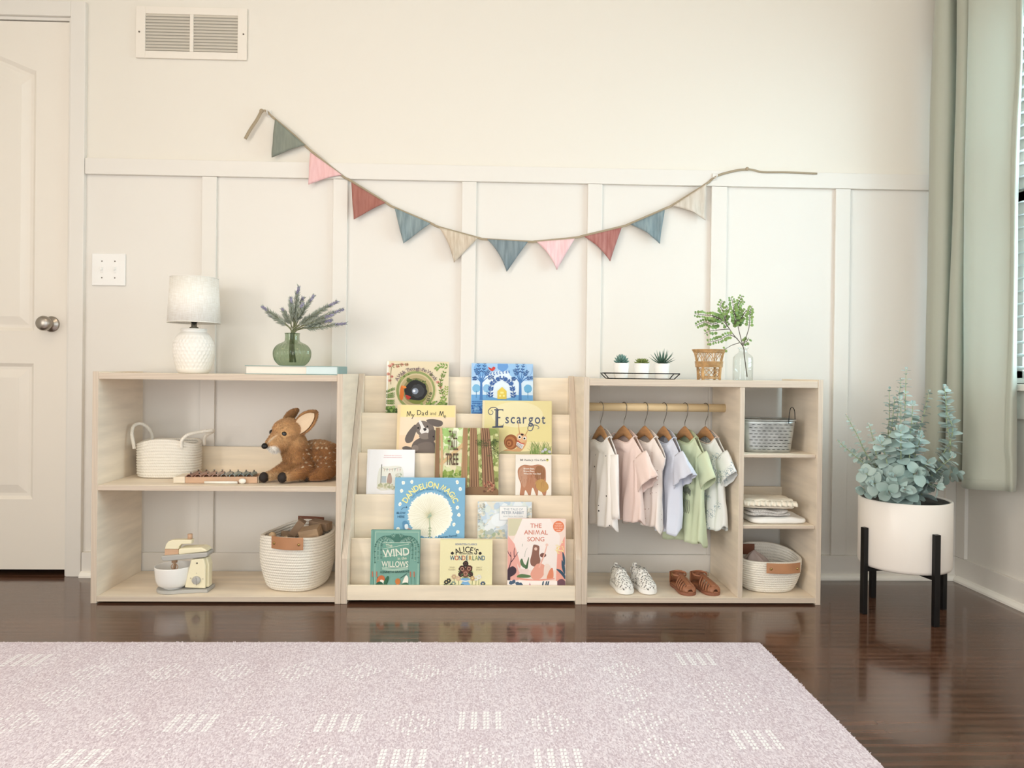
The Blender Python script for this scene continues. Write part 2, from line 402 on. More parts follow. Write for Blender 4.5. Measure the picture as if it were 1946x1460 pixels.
# ---- door_1: slab with two recessed panels (arched upper)
yd = YB-.002
def door():
    mb = MB(M_door)
    x0, x1, z0, z1 = DX0+.003, -1.527, .022, DZ-.008
    cx = (x0+x1)/2
    hw = (x1-x0)/2 - .118
    def arch(hw_, zb, zt, rise, n_=24):
        pts = [(cx-hw_, zb), (cx+hw_, zb)]
        for i in range(n_+1):
            u = 1-2*i/n_
            pts.append((cx+hw_*u, zt + rise*(math.cos(u*PI/2)**1.1 if abs(u) < 1 else 0)))
        return pts
    def ring(pa, pb, ya, yb_):
        k = len(pa)
        vs = [(x, ya, z) for x, z in pa] + [(x, yb_, z) for x, z in pb]
        mb.add(vs, [(i, (i+1) % k, k+(i+1) % k, k+i) for i in range(k)], False)
    panels = [(.883, 1.82, .082), (.275, .766, 0)]
    # slab face built as grid of bands around the panels
    for zb, zt, rise in panels:
        o_ = arch(hw, zb, zt, rise); a_ = arch(hw-.012, zb+.012, zt-.012, rise); b_ = arch(hw-.022, zb+.022, zt-.022, rise); c_ = arch(hw-.052, zb+.052, zt-.052, rise)
        ring(o_, a_, yd, yd+.009); ring(a_, b_, yd+.009, yd+.009); ring(b_, c_, yd+.009, yd+.001)
        mb.add([(x, yd+.001, z) for x, z in c_], [tuple(range(len(c_)))], False)
    up = arch(hw, .883, 1.82, .082)
    mb.add([(x0, yd, z0), (cx-hw, yd, z0), (cx-hw, yd, z1), (x0, yd, z1)], [(0, 1, 2, 3)])
    mb.add([(cx+hw, yd, z0), (x1, yd, z0), (x1, yd, z1), (cx+hw, yd, z1)], [(0, 1, 2, 3)])
    for a, b in ((z0, .275), (.766, .883)):
        mb.add([(cx-hw, yd, a), (cx+hw, yd, a), (cx+hw, yd, b), (cx-hw, yd, b)], [(0, 1, 2, 3)])
    top = up[2:]
    for i in range(len(top)-1):
        (xa, za), (xb, zb) = top[i], top[i+1]
        mb.add([(xb, yd, zb), (xa, yd, za), (xa, yd, z1), (xb, yd, z1)], [(0, 1, 2, 3)])
    mb.add([(x0, yd, z0), (x1, yd, z0), (x1, yd, z1), (x0, yd, z1), (x0, yd+.035, z0), (x1, yd+.035, z0), (x1, yd+.035, z1), (x0, yd+.035, z1)],
           [(4, 7, 6, 5), (0, 4, 5, 1), (1, 5, 6, 2), (2, 6, 7, 3), (3, 7, 4, 0)])
    return S(mb, 'door_1')
d1 = door()
M_nickel = mat('brushed_nickel', 'A8A198', .28, metal=1)
k = at(96, 616, YB-.01)
hb = MB(M_nickel)
def ylathe(mb, prof, c, n=32):
    # lathe around the y axis, pointing towards the room (-y)
    rings = [[(c[0]+r*math.cos(2*PI*j/n), c[1]-y, c[2]+r*math.sin(2*PI*j/n)) for j in range(n)] for r, y in prof]
    mb.loft(rings, True, True)
ylathe(hb, [(.028, 0), (.0285, .003), (.026, .006), (.015, .008), (.011, .012), (.010, .026), (.014, .031), (.0225, .036), (.0265, .044), (.0265, .052), (.0235, .058), (.017, .062), (.008, .064), (.001, .0645)], (k.x, yd, k.z))
hb.build('door_knob', d1)
MB(M_nickel).box(-1.5268, -1.5258, yd-.0005, yd+.004, k.z-.028, k.z+.028).build('latch_plate', d1)

# ---- window_1: frame, sill, glass in the right wall
W1 = S(MB(M_pane).box(XR+.095, XR+.10, WY0, WY1, WZ0, WZ1), 'window_1')
wf_ = MB(M_trim)
for y0, y1 in ((WY0, WY0+.045), (WY1-.045, WY1), ((WY0+WY1)/2-.02, (WY0+WY1)/2+.02)): wf_.box(XR+.07, XR+.12, y0, y1, WZ0, WZ1)
wf_.box(XR+.07, XR+.12, WY0, WY1, WZ0, WZ0+.045).box(XR+.07, XR+.12, WY0, WY1, WZ1-.045, WZ1).box(XR+.07, XR+.12, WY0, WY1, 1.36, 1.40)
wf_.box(XR-.018, XR, WY0-.065, WY0, WZ0-.1, WZ1+.065).box(XR-.018, XR, WY1, WY1+.065, WZ0-.01, WZ1+.065).box(XR-.018, XR, WY0, WY1, WZ1, WZ1+.065)
wf_.build('window_frame', W1, bevel=.001)
MB(M_trim).box(XR-.045, XR+.09, WY0-.08, WY1+.03, WZ0-.022, WZ0).box(XR-.016, XR, WY0-.06, WY1+.005, WZ0-.115, WZ0-.0225).build('window_sill', W1, bevel=.002)

# ---- wall vent
vl, vb = at(261.5, 16, YB), at(470, 118, YB)
x0, x1, z0, z1 = -1.290, -.894, 1.874, 2.060
V = empty('wall_vent', ((x0+x1)/2, YB-.0015, z0), label='white metal return-air grille on the cream wall beside the door', cat='vent')
hw, hh = (x1-x0)/2, z1-z0
fr = MB(mat('vent_paint', 'EFE6D9', .45))
gx, g0, g1 = hw-.033, .026, hh-.026
for a, b, c_, d_ in ((-hw, -gx, 0, hh), (gx, hw, 0, hh), (-gx, gx, 0, g0), (-gx, gx, g1, hh), (-.0065, .0065, g0, g1)):
    fr.box(a, b, -.008, 0, c_, d_)
fr.build('frame', V, bevel=.001)
MB(mat('vent_slat', 'D8D0C2', .5)).box(-gx, gx, -.0012, -.0002, g0, g1).build('backing', V)
sl = MB(_mc['vent_slat'])
for sx in (-1, 1):
    a, b = (-gx, -.0065) if sx < 0 else (.0065, gx)
    for i in range(12):
        z = g0 + (i+.5)*(g1-g0)/12; q = (g1-g0)/24
        sl.add([(a, -.003, z+q), (b, -.003, z+q), (b, -.0075, z-q*.55), (a, -.0075, z-q*.55), (a, -.0022, z+q), (b, -.0022, z+q), (b, -.0065, z-q*.62), (a, -.0065, z-q*.62)],
               [(0, 1, 2, 3), (7, 6, 5, 4), (3, 2, 6, 7)])
sl.build('slats', V)
sc = MB(mat('screw_dark', '6E655A', .4, metal=.6))
MB(_mc['screw_dark']).lathe([(.0001, 0), (.003, 0)], 10).build
for sx in (-1, 1):
    m_ = MB(_mc['screw_dark']); ylathe(m_, [(.0032, 0), (.003, .0012), (.001, .0016)], (sx*(hw-.012), -.008, hh/2), 12); m_.build('screw', V)

# ---- light switch plate
x0, x1, z0, z1 = -1.441, -1.321, 1.050, 1.167
SW = empty('light_switch', ((x0+x1)/2, YB-.0005, z0), label='white double toggle light switch plate on the wall beside the door', cat='light switch')
MB(M_white).box(-.06, .06, -.006, 0, 0, .117).build('cover_plate', SW, bevel=.003)
for sx in (-.023, .023):
    MB(M_white).box(sx-.005, sx+.005, -.0075, -.006, .046, .071).box(sx-.0035, sx+.0035, -.016, -.006, .056, .066).build('toggle', SW, bevel=.001)
    for z in (.0285, .0885):
        m_ = MB(_mc['screw_dark']); ylathe(m_, [(.0026, 0), (.0022, .001)], (sx, -.006, z), 10); m_.build('screw', SW)

# ---- rug
def rug_mat():
    m = mat('pink_woven_rug', 'D9C3C2', .95, spec=.1)
    N, L, b = nodes_of(m); tc = N.new('ShaderNodeTexCoord')
    v1 = N.new('ShaderNodeTexVoronoi'); v1.inputs['Scale'].default_value = 400
    mp = N.new('ShaderNodeMapping'); mp.inputs['Rotation'].default_value = (0, 0, R(38)); mp.inputs['Scale'].default_value = (1, .45, 1); L.new(tc.outputs['Object'], mp.inputs[0]); L.new(mp.outputs[0], v1.inputs['Vector'])
    mx = N.new('ShaderNodeMix'); mx.data_type = 'RGBA'; mx.inputs['A'].default_value = srgb('F3EEF3'); mx.inputs['B'].default_value = srgb('CABCC5')
    sp = N.new('ShaderNodeSeparateColor'); L.new(v1.outputs['Color'], sp.inputs[0])
    L.new(sp.outputs[0], mx.inputs['Factor'])
    n2 = N.new('ShaderNodeTexNoise'); n2.inputs['Scale'].default_value = 2.5; m2 = N.new('ShaderNodeMapping'); m2.inputs['Scale'].default_value = (3, .3, 1); L.new(tc.outputs['Object'], m2.inputs[0]); L.new(m2.outputs[0], n2.inputs['Vector'])
    m3 = N.new('ShaderNodeMix'); m3.data_type = 'RGBA'; m3.blend_type = 'MULTIPLY'; m3.inputs['Factor'].default_value = 1
    cr_ = N.new('ShaderNodeMix'); cr_.data_type = 'RGBA'; cr_.inputs['A'].default_value = (.96, .90, .91, 1); cr_.inputs['B'].default_value = (1.05, 1.05, 1.07, 1); L.new(n2.outputs['Fac'], cr_.inputs['Factor'])
    L.new(mx.outputs['Result'], m3.inputs['A']); L.new(cr_.outputs['Result'], m3.inputs['B']); L.new(m3.outputs['Result'], b.inputs['Base Color'])
    bp = N.new('ShaderNodeBump'); bp.inputs['Strength'].default_value = .5; bp.inputs['Distance'].default_value = .002; L.new(v1.outputs['Distance'], bp.inputs['Height']); bp.invert = True; L.new(bp.outputs[0], b.inputs['Normal'])
    return m
M_rug = rug_mat(); M_yarn = mat('rug_white_yarn', 'FBF9FB', .95, spec=.1, bump=.3, bscale=400)
rx0, rx1, ry0, ry1 = -1.78, .762, .42, 2.034
rng = random.Random(3)
def wob(t, s_): return .0022*noise.noise(Vector((t*9, s_, 0))) + .0012*noise.noise(Vector((t*60, s_, 3)))
rg = MB(M_rug); nx, ny = 260, 160
outl = [(rx0+(rx1-rx0)*i/nx, ry0) for i in range(nx)] + [(rx1+wob(i/ny, 1), ry0+(ry1-ry0)*i/ny) for i in range(ny)] + [(rx1-(rx1-rx0)*i/nx, ry1+wob(i/nx, 5)) for i in range(nx)] + [(rx0, ry1-(ry1-ry0)*i/ny) for i in range(ny)]
rg.prism(outl, 0.0005, .007, 'xy')
# little tufts along the bound edges
for i in range(900):
    t_ = rng.random(); ed = rng.random() < .6
    p = Vector((rx0+(rx1-rx0)*t_, ry1, .004)) if ed else Vector((rx1, ry0+(ry1-ry0)*t_, .004))
    d = Vector((rng.uniform(-.3, .3), 1, 0)) if ed else Vector((1, rng.uniform(-.3, .3), 0))
    rg.tube([p, p+d*rng.uniform(.001, .004)+Vector((0, 0, rng.uniform(-.002, .004)))], [.0013, .0008], 4)
rg.m(M_yarn)
def stitch(x, y, l=.007, w_=.0022):
    if not (rx0+.01 < x < rx1-.012 and ry0+.01 < y < ry1-.01): return
    z = .0072
    rg.add([(x-w_, y-l/2, z), (x+w_, y-l/2+.001, z), (x+w_+.001, y+l/2, z), (x-w_+.001, y+l/2-.001, z), (x, y, z+.0012)], [(0, 1, 4), (1, 2, 4), (2, 3, 4), (3, 0, 4)], True)
def diamond(x, y, s_=1.0):
    for i in range(-4, 5):
        for j in range(-4, 5):
            r_ = abs(i)+abs(j)
            if r_ == 4 or r_ == 3 or r_ == 0 or (r_ == 1 and i == 0):
                stitch(x+i*.0125*s_, y+j*.0125*s_, .010)
def bars(x, y, a=4, b=6):
    for i in range(a):
        for j in range(b):
            for q in (-.0035, .0035): stitch(x+(i-(a-1)/2)*.026+q, y+(j-(b-1)/2)*.0135, .0115, .0026)
for px, py in ((174, 1278), (319, 1278), (441, 1277), (563, 1276), (683, 1276), (803, 1277), (922, 1274), (1045, 1274), (1186, 1274), (1196, 1318), (117, 1322), (219, 1377), (498, 1379), (780, 1374), (1045, 1373), (1221, 1368), (1253, 1423), (608, 1444), (912, 1444), (30, 1372)):
    p = atz(px, py, .007); diamond(p.x, p.y)
for px, py in ((1321, 1253), (50, 1255), (364, 1374), (643, 1374), (912, 1369), (1436, 1406), (1060, 1443), (763, 1444), (150, 1444)):
    p = atz(px, py, .007); bars(p.x, p.y)
p = atz(1381, 1325, .007); diamond(p.x, p.y, 1.35); 
for q in range(-4, 5): stitch(p.x+q*.018, p.y+.085-abs(q)*.006, .01); stitch(p.x+q*.018, p.y-.085+abs(q)*.006, .01)
for i in range(34):        # sparse stitched warp rows between the motifs
    x = -1.35 + i*.061
    for j in range(60):
        y = 1.2+j*.0137
        if noise.noise(Vector((x*7, y*5, 1))) > .18 and rng.random() < .55: stitch(x+rng.uniform(-.002, .002), y, .007, .0016)
o = rg.build('area_rug'); tag(o, 'pale pink woven rug with white stitched diamonds on the dark wooden floor', 'rug')
# ================================================================ shelving units
def board(name, parent, x0, x1, y0, y1, z0, z1, thick, bev=.0012, round_front=None):
    # a plywood board: veneer on its faces, layered edge on the front and top edges ('x' or 'z' = thickness axis)
    mb = MB({'z': M_plyh, 'x': M_ply, 'y': M_plyt}[thick])
    vs = [(x0,y0,z0),(x1,y0,z0),(x1,y1,z0),(x0,y1,z0),(x0,y0,z1),(x1,y0,z1),(x1,y1,z1),(x0,y1,z1)]
    if thick == 'x':
        mb.add(vs, [(1,2,6,5),(3,0,4,7)], False); mb.m(M_ex); mb.add(vs, [(0,3,2,1),(4,5,6,7),(0,1,5,4),(2,3,7,6)], False)
    elif thick == 'z':
        mb.add(vs, [(0,3,2,1),(4,5,6,7)], False); mb.m(M_ez); mb.add(vs, [(0,1,5,4),(2,3,7,6),(1,2,6,5),(3,0,4,7)], False)
    else:
        mb.add(vs, [(0,1,5,4),(2,3,7,6),(0,3,2,1),(4,5,6,7),(1,2,6,5),(3,0,4,7)], False)
    # weld the shared corners so the bevel runs clean
    me_map = {}; nv = []; idx = []
    for p in mb.v:
        k = tuple(round(c, 6) for c in p)
        if k not in me_map: me_map[k] = len(nv); nv.append(p)
        idx.append(me_map[k])
    mb.v = nv; mb.f = [[idx[i] for i in f] for f in mb.f]
    return mb.build(name, parent, bevel=bev)

UY1 = 2.690
# ---- left: open two-tier shelf
U1 = empty('toy_shelf', (-.869, YF, 0), label='birch plywood open shelf with a basket, fawn toy and mixer, beside the white door', cat='shelf')
def L1(x): return x+.869
for a, b in ((-1.266, -1.247), (-.4915, -.4725)):
    board('side_panel', U1, L1(a), L1(b), 0, UY1-YF, 0.0003, .742, 'x')
xa, xb = L1(-1.2468), L1(-.4917)
board('top_board', U1, xa, xb, .001, UY1-YF, .718, .738, 'z')
board('shelf_board', U1, xa, xb, .001, UY1-YF, .362, .379, 'z')
board('bottom_board', U1, xa, xb, .001, UY1-YF, .006, .0235, 'z')
board('back_rail', U1, xa, xb, UY1-YF-.014, UY1-YF-.001, .3795, .475, 'y')

# ---- middle: front-facing book rack
U2 = empty('book_rack', (-.0835, YF, 0), label='birch plywood front-facing book rack with five tiers between the two open shelves', cat='bookshelf')
def L2(x): return x+.0835
def slant(x0, x1):
    mb = MB(M_ply); prof = [(0, .0003), (UY1-YF, .0003), (UY1-YF, .7435), (.285, .7435), (0, .147)]
    n_ = len(prof); vs = [(x0, y, z) for y, z in prof] + [(x1, y, z) for y, z in prof]
    mb.add(vs, [tuple(range(n_))[::-1], tuple(range(n_, 2*n_))], False); mb.m(M_ex)
    mb.add([], []); b0 = 0
    for i in range(n_):
        j = (i+1) % n_; mb.f.append([i, j, n_+j, n_+i]); mb.fm.append(mb.cur); mb.fs.append(False)
    return mb.build('side_panel', U2, bevel=.0012)
slant(L2(-.4715), L2(-.4525)); slant(L2(.2865), L2(.3055))
TI = [(2.389, .0605)]
for k_, (pl, pr) in enumerate(((1023, 1026), (940, 943), (861, 864), (785, 788), (714, 719))):
    Y = 2.389 + (k_+1)*.0582
    TI.append((Y, at(880, (pl+pr)/2, Y).z))
TI[5] = (2.6795, TI[5][1])
TT = .0095
for k_, (Y, zt) in enumerate(TI):
    zb = .012 if k_ < 2 else TI[k_-1][1]-.065
    x0, x1 = L2(-.4523), L2(.2863)
    board('front_lip' if k_ == 0 else 'tier_panel', U2, x0, x1, Y-YF, Y-YF+TT, zb, zt, 'y')
    if k_ < 5:
        zl = .012 if k_ == 0 else zt-.062
        board('ledge', U2, x0+.0002, x1-.0002, Y-YF+TT+.0002, TI[k_+1][0]-YF-.0002, zl, zl+.008, 'z', bev=0)
def ledge_z(k_): return (.012 if k_ == 0 else TI[k_][1]-.062)+.008

# ---- right: small wardrobe
U3 = empty('clothes_rack_shelf', (.7005, YF, 0), label='birch plywood children wardrobe with hanging rod and three cubbies, closest to the potted plant', cat='wardrobe')
def L3(x): return x-.7005
for a, b in ((.306, .3245), (1.0785, 1.095)):
    board('side_panel', U3, L3(a), L3(b), 0, UY1-YF, 0.0003, .742, 'x')
xa, xb = L3(.3247), L3(1.0783)
board('top_board', U3, xa, xb, .001, UY1-YF, .714, .736, 'z', bev=.002)
board('bottom_board', U3, xa, xb, .001, UY1-YF, .006, .0235, 'z')
board('divider', U3, L3(.820), L3(.836), .002, UY1-YF, .0237, .7138, 'x')
for z in (.483, .248): board('cubby_shelf', U3, L3(.8362), L3(1.0783), .010, UY1-YF, z, z+.012, 'z', bev=.003)
board('back_rail', U3, L3(.8362), L3(1.0783), UY1-YF-.014, UY1-YF-.001, .2605, .345, 'y')
rodY, rodZ = 2.545, at(1250, 774.5, 2.545).z
M_dowel = mat('pine_dowel', 'E9CFA2', .5, var=.06, vscale=6, stretch=(.6, 8, 8))
MB(M_dowel).tube([(L3(.3247), rodY-YF, rodZ), (L3(.8198), rodY-YF, rodZ)], .0142, 24).build('hanging_rod', U3)
m_ = MB(_mc['screw_dark']); m_.sm = True

# ================================================================ blinds and curtain
BL = empty('window_blind', (XR+.045, (WY0+WY1)/2, WZ0), label='white horizontal slat blind in the window behind the green curtain', cat='blind')
M_slat = mat('blind_slat', 'F6F6F4', .5, trans=0)
_n, _l, _b = nodes_of(M_slat)
hl = (WY1-WY0)/2-.005; zz = .012; slats = MB(M_slat); k_ = 0
H = WZ1-WZ0
MB(M_slat).box(-.025, .025, -hl, hl, .002, .02).build('bottom_rail', BL, bevel=.002)
MB(M_white).box(-.038, .028, -hl, hl, H-.055, H-.001).build('head_rail', BL, bevel=.002)
z = .055
while z < H-.07:
    a = R(14); c_, s_ = .0245*math.cos(a), .0245*math.sin(a)
    slats.add([(-c_, -hl, z-s_), (-c_, hl, z-s_), (0, hl, z+.002), (0, -hl, z+.002), (c_, hl, z+s_), (c_, -hl, z+s_)], [(0, 1, 2, 3), (3, 2, 4, 5)], True)
    z += .0435
slats.build('slats', BL, solid=.0022)
for y in (-hl+.12, 0, hl-.12):
    MB(M_white).box(-.027, -.0262, y-.003, y+.003, .02, H-.055).box(.0262, .027, y-.003, y+.003, .02, H-.055).build('ladder_tape', BL)

M_cur = mat('sage_curtain', 'CBCBBB', .5, sheen=.4, bump=.08, bscale=700, spec=.4)
_n, _l, _b = nodes_of(M_cur)
_t = _n.new('ShaderNodeBsdfTranslucent'); _t.inputs[0].default_value = srgb('E2EEEA'); _m = _n.new('ShaderNodeMixShader'); _m.inputs[0].default_value = .28
_l.new(_b.outputs[0], _m.inputs[1]); _l.new(_t.outputs[0], _m.inputs[2]); _l.new(_m.outputs[0], _n['Material Output'].inputs[0])
CU = empty('curtain', (XR-.1, 2.45, .4), label='sage green blackout curtain hanging in the corner over the window edge', cat='curtain')
pl = [(1764, 2.655), (1776, 2.60), (1796, 2.575), (1812, 2.60), (1808, 2.55), (1818, 2.51), (1832, 2.50), (1838, 2.525), (1833, 2.465), (1842, 2.41), (1866, 2.375), (1896, 2.345), (1920, 2.325), (1931, 2.305), (1936, 2.34)]
base = [at(px, 520, Y) for px, Y in pl]; base = [Vector((p.x, p.y, 0)) for p in base]
for p in base: p.x = min(p.x, XR-.012)
path = cr(base, 7)
mb = MB(M_cur); rows = []
zt_, nz = 2.34, 60
for i in range(nz+1):
    t = i/nz; row = []
    for j, p in enumerate(path):
        s_ = j/(len(path)-1)
        zb = .386 - .0 * s_ + (.010 if s_ < .45 else 0) + .004*math.sin(s_*9)
        z = zt_ + (zb-zt_)*t
        tight = 1 + .10*(t-.5)*(1-s_)     # the far folds spread a little towards the hem
        c0 = path[-1]
        q = c0 + (p-c0)*tight
        am = .0045*math.sin(t*5.3+s_*11) + .004*noise.noise(Vector((s_*6, t*5, 2)))
        fold = .010*math.exp(-((s_-.83)/.12)**2)*math.sin(t*7+1.5)**2*(1 if .3 < t < .95 else .4)
        row.append((min(q.x - am - fold, XR-.006), q.y, z))
    rows.append(row)
mb.loft(rows, closed=False)
mb.build('curtain_panel', CU, loc=Vector((0, 0, 0))-CU.location, solid=.0022, sub=0)
hem = MB(M_cur); hem.tube([Vector((r[0]-.0012, r[1]-.0006, r[2]+.034)) for r in rows[-1]][::2], .0007, 5); 
# side hem stitching
hem.tube([Vector(rows[i][-14])+Vector((-.0016, -.0006, 0)) for i in range(0, nz+1)], .0007, 5)
hem.build('hem_seam', CU, loc=Vector((0, 0, 0))-CU.location)
RD = empty('curtain_rod', (XR-.06, 1.75, 2.335), label='dark metal curtain rod above the window', cat='curtain rod')
M_blackm = mat('black_metal', '1B1A1A', .35, metal=.6)
MB(M_blackm).tube([(0, -.85, .016), (0, .93, .016)], .008, 14).build('rod', RD)
for y in (-.8, .5): MB(M_blackm).box(-.006, .061, y-.006, y+.006, 0.0085, .018).build('bracket', RD)

# ================================================================ bunting
GY = YB-.020
BG = empty('bunting', at(520, 225, GY), label='fabric pennant bunting in teal, pink, rust and beige strung across the wall', cat='bunting')
def g(px, py, dy=0): return at(px, py, GY+dy)-BG.location
M_str = mat('beige_tape', 'A8987F', .8, bump=.3, bscale=300)
top = [(516, 221), (523, 227), (560, 258), (590, 286), (650, 334), (667, 344), (733, 385), (750, 395), (818, 424), (835, 432), (908, 452), (925, 455), (1003, 459.5), (1020, 459), (1092, 452), (1110, 448), (1181, 431), (1198, 425), (1263, 397), (1278, 390), (1342, 350), (1350, 343)]
sp = cr([g(*p) for p in top], 5)
MB(M_str).tube(sp, .0042, 8, flat=(1, .35) if False else (.32, 1)).build('tape', BG)
def fab(name, a, b): return mat(name, a, .85, col2=b, vscale=35, stretch=(3, 3, .5), vstretch=(3, 1, .35), bump=.6, bscale=90, spec=.2)
FM = [fab('flag_teal', '82857A', '8F9385'), fab('flag_pink', 'E9B6B4', 'F2C8C6'), fab('flag_rust', 'A0685C', 'AE776B'), fab('flag_blue_teal', '7A898B', '98A5A6'), fab('flag_beige', 'C4B098', 'E0D2BF'),
      fab('flag_teal_b', '737F83', '8E9A9D'), fab('flag_pink_b', 'EDBFC0', 'F7D6D5'), fab('flag_rust_b', 'A2665F', 'BA857D'), fab('flag_teal_c', '74858A', '92A0A2'), fab('flag_beige_b', 'C8BBAA', 'DDD2C4')]
FL = [((523, 227), (580, 276), (517, 300), .35, 0), ((590, 290), (650, 333), (587, 352), .55, 1), ((668, 347), (733, 386), (673, 418), .3, 2), ((750, 396), (818, 425), (767, 463), .15, 3),
      ((835, 433), (908, 453), (863, 499), .12, 4), ((926, 455), (1003, 460), (963, 516), .1, 5), ((1020, 460), (1092, 454), (1058, 513), .1, 6), ((1110, 450), (1181, 433), (1159, 497), .1, 7),
      ((1198, 427), (1263, 399), (1253, 464), .12, 8), ((1278, 392), (1342, 350), (1340, 419), .2, 9)]
for i_, (a, b, c_, sag, mi) in enumerate(FL):
    A, B_, T_ = g(*a), g(*b), g(*c_)
    mb = MB(FM[mi]); nn = 14; vs = []; fs = []; ids = {}
    for i in range(nn+1):
        for j in range(nn+1-i):
            u, v = i/nn, j/nn            # barycentric: A + u(B-A) + v(T-A)
            p = A + (B_-A)*u + (T_-A)*v
            w_ = 1-u-v
            # the free edges draw inwards
            pull = sag*.9*u*v*4*.25
            p = p + (A-p)*pull*.35*(1 if i_ < 4 else .5) + ((B_-p)*(v*w_)*.25 if i_ > 3 else Vector())
            p.y += -.006*math.sin(u*9+v*3)*v - .010*v*w_*4*.3 - .003 - .004*math.sin(w_*12+i_)*v
            ids[(i, j)] = len(vs); vs.append(p)
    for i in range(nn):
        for j in range(nn-i):
            fs.append((ids[(i, j)], ids[(i+1, j)], ids[(i, j+1)]))
            if j < nn-i-1: fs.append((ids[(i+1, j)], ids[(i+1, j+1)], ids[(i, j+1)]))
    mb.add(vs, fs, True); o = mb.build('pennant', BG, solid=.003)
    o['label'] = ['grey-teal pennant', 'pink pennant', 'rust pennant', 'blue-teal pennant', 'beige striped pennant', 'slate teal pennant', 'pale pink crinkled pennant', 'rust crinkled pennant', 'teal crinkled pennant', 'beige crinkled pennant'][i_]
# ties
MB(M_str).tube(cr([g(516, 221), g(509, 213), g(503, 210), g(497, 211)], 5), .0035, 8, flat=(.5, 1)).tube(cr([g(497, 211), g(488, 228), g(476, 246), g(466, 264)], 5), [.006]*16, 8, flat=(.3, 1)).ell(g(497, 211), (.008, .006, .008)).build('tie', BG)
MB(M_str).tube(cr([g(1350, 343), g(1362, 335), g(1375, 330), g(1400, 324), g(1418, 322)], 5), .0042, 8, flat=(.35, 1)).ell(g(1420, 321), (.007, .006, .007)).tube(cr([g(1420, 321), g(1436, 324), g(1450, 327), g(1500, 327.5), g(1553, 330)], 5), .0035, 8, flat=(.35, 1)).build('tie', BG)
M_clear = thin_glass('clear_plastic', 'E8E6E2', .15, .4)
for k_, (px, py) in enumerate(((512, 216), (1358, 336))):
    p = at(px, py, YB-.001 if k_ == 0 else YB-.018)
    H_ = empty('wall_hook', p, label=['clear adhesive hook on the bare wall holding the high end of the bunting', 'clear adhesive hook on the white rail holding the tied end of the bunting'][k_], cat='hook')
    MB(mat('hook_plastic', 'E9E4DC', .3)).prism([(-.008, -.012), (.008, -.012), (.008, .012), (-.008, .012)], -.003, 0).build('base', H_, bevel=.002)
    MB(_mc['hook_plastic']).tube(cr([(0, -.003, -.004), (0, -.010, -.008), (0, -.028, -.006), (0, -.030, .004)], 5), .0022, 8).build('prong', H_)
# ================================================================ things on and in the left shelf
Z_T1, Z_M1, Z_B1 = .738, .379, .0235
M_ceramic = mat('white_ceramic', 'F3EEE6', .4)
def linen(name, a, b, sc=420):
    m = mat(name, a, .9, spec=.15); N, L, bs = nodes_of(m); tc = N.new('ShaderNodeTexCoord')
    outs = []
    for st in ((sc*.10, sc*.10, sc*1.1), (sc*.9, sc*.9, sc*.06)):
        mp = N.new('ShaderNodeMapping'); mp.inputs['Scale'].default_value = st; L.new(tc.outputs['Object'], mp.inputs[0])
        n_ = N.new('ShaderNodeTexNoise'); n_.inputs['Scale'].default_value = 1.2; L.new(mp.outputs[0], n_.inputs['Vector']); outs.append(n_.outputs['Fac'])
    s = math_node(N, L, 'ADD', outs[0], outs[1]); mr = N.new('ShaderNodeMapRange'); mr.inputs['From Min'].default_value = .75; mr.inputs['From Max'].default_value = 1.25; L.new(s, mr.inputs['Value'])
    mx = N.new('ShaderNodeMix'); mx.data_type = 'RGBA'; mx.inputs['A'].default_value = srgb(b); mx.inputs['B'].default_value = srgb(a); L.new(mr.outputs[0], mx.inputs['Factor']); L.new(mx.outputs['Result'], bs.inputs['Base Color'])
    bp = N.new('ShaderNodeBump'); bp.inputs['Strength'].default_value = .4; bp.inputs['Distance'].default_value = .001; L.new(s, bp.inputs['Height']); L.new(bp.outputs[0], bs.inputs['Normal']); return m
# ---- lamp
Y = 2.53; p = at(368, 700, Y); s_ = Y/1400
T = empty('table_lamp', (p.x, Y, Z_T1+.0004), label='small table lamp with dimpled white ceramic base and linen drum shade on the shelf top', cat='lamp')
prof0 = [(22, 0), (26, 1), (30, 8), (34, 22), (36.5, 38), (36.6, 50), (34.5, 60), (30, 69), (25, 75), (22.5, 77), (22.5, 80)]
prof = []
def lerp_prof(pr, n_):
    c_ = cr([(a, 0, b) for a, b in pr], n_); return [(q.x, q.z) for q in c_]
pp = lerp_prof(prof0, 8)
def dimple(a, i, z):
    zr = z/s_
    if zr < 8 or zr > 70: return 1
    row = int((zr-8)/6.9); fz = (zr-8)/6.9-row
    ph = (row % 2)*.5; u = (a/(2*PI)*30+ph) % 1
    return 1 - .045*(math.sin(u*PI)**1.0)*(math.sin(fz*PI)**.6)
b_ = MB(M_ceramic); b_.lathe([(r*s_, z*s_) for r, z in pp], 180, rf=dimple, cap0=True, cap1=True)
b_.lathe([(r*s_, z*s_) for r, z in ((20, 79.5), (23, 80), (23.6, 82), (22.6, 83.5), (10, 84.2), (.1, 84.3))], 48)
b_.build('lamp_base', T)
z0 = 84*s_
MB(mat('lamp_neck', '8D8C84', .25, metal=.8)).lathe([(8*s_, z0), (8*s_, z0+.004), (5*s_, z0+.006), (5*s_, z0+.026)], 20, cap1=True).build('neck', T)
MB(M_blackm).lathe([(6.2*s_, z0+.021), (6.2*s_, z0+.035)], 20, cap0=True, cap1=True).build('socket', T)
zs0, zs1 = (700-614+2)*s_+.004, (700-614+2+87)*s_
zs0 = at(368, 614, Y).z-Z_T1; zs1 = at(368, 529, Y).z-Z_T1
MS = linen('linen_shade', 'FAF7F0', 'ECE6DB')
sh = MB(MS); sh.lathe([(46.5*s_, zs0), (42*s_, zs1)], 64)
o = sh.build('lamp_shade', T, solid=.0012)
rm = MB(mat('shade_trim', 'F1ECE3', .8))
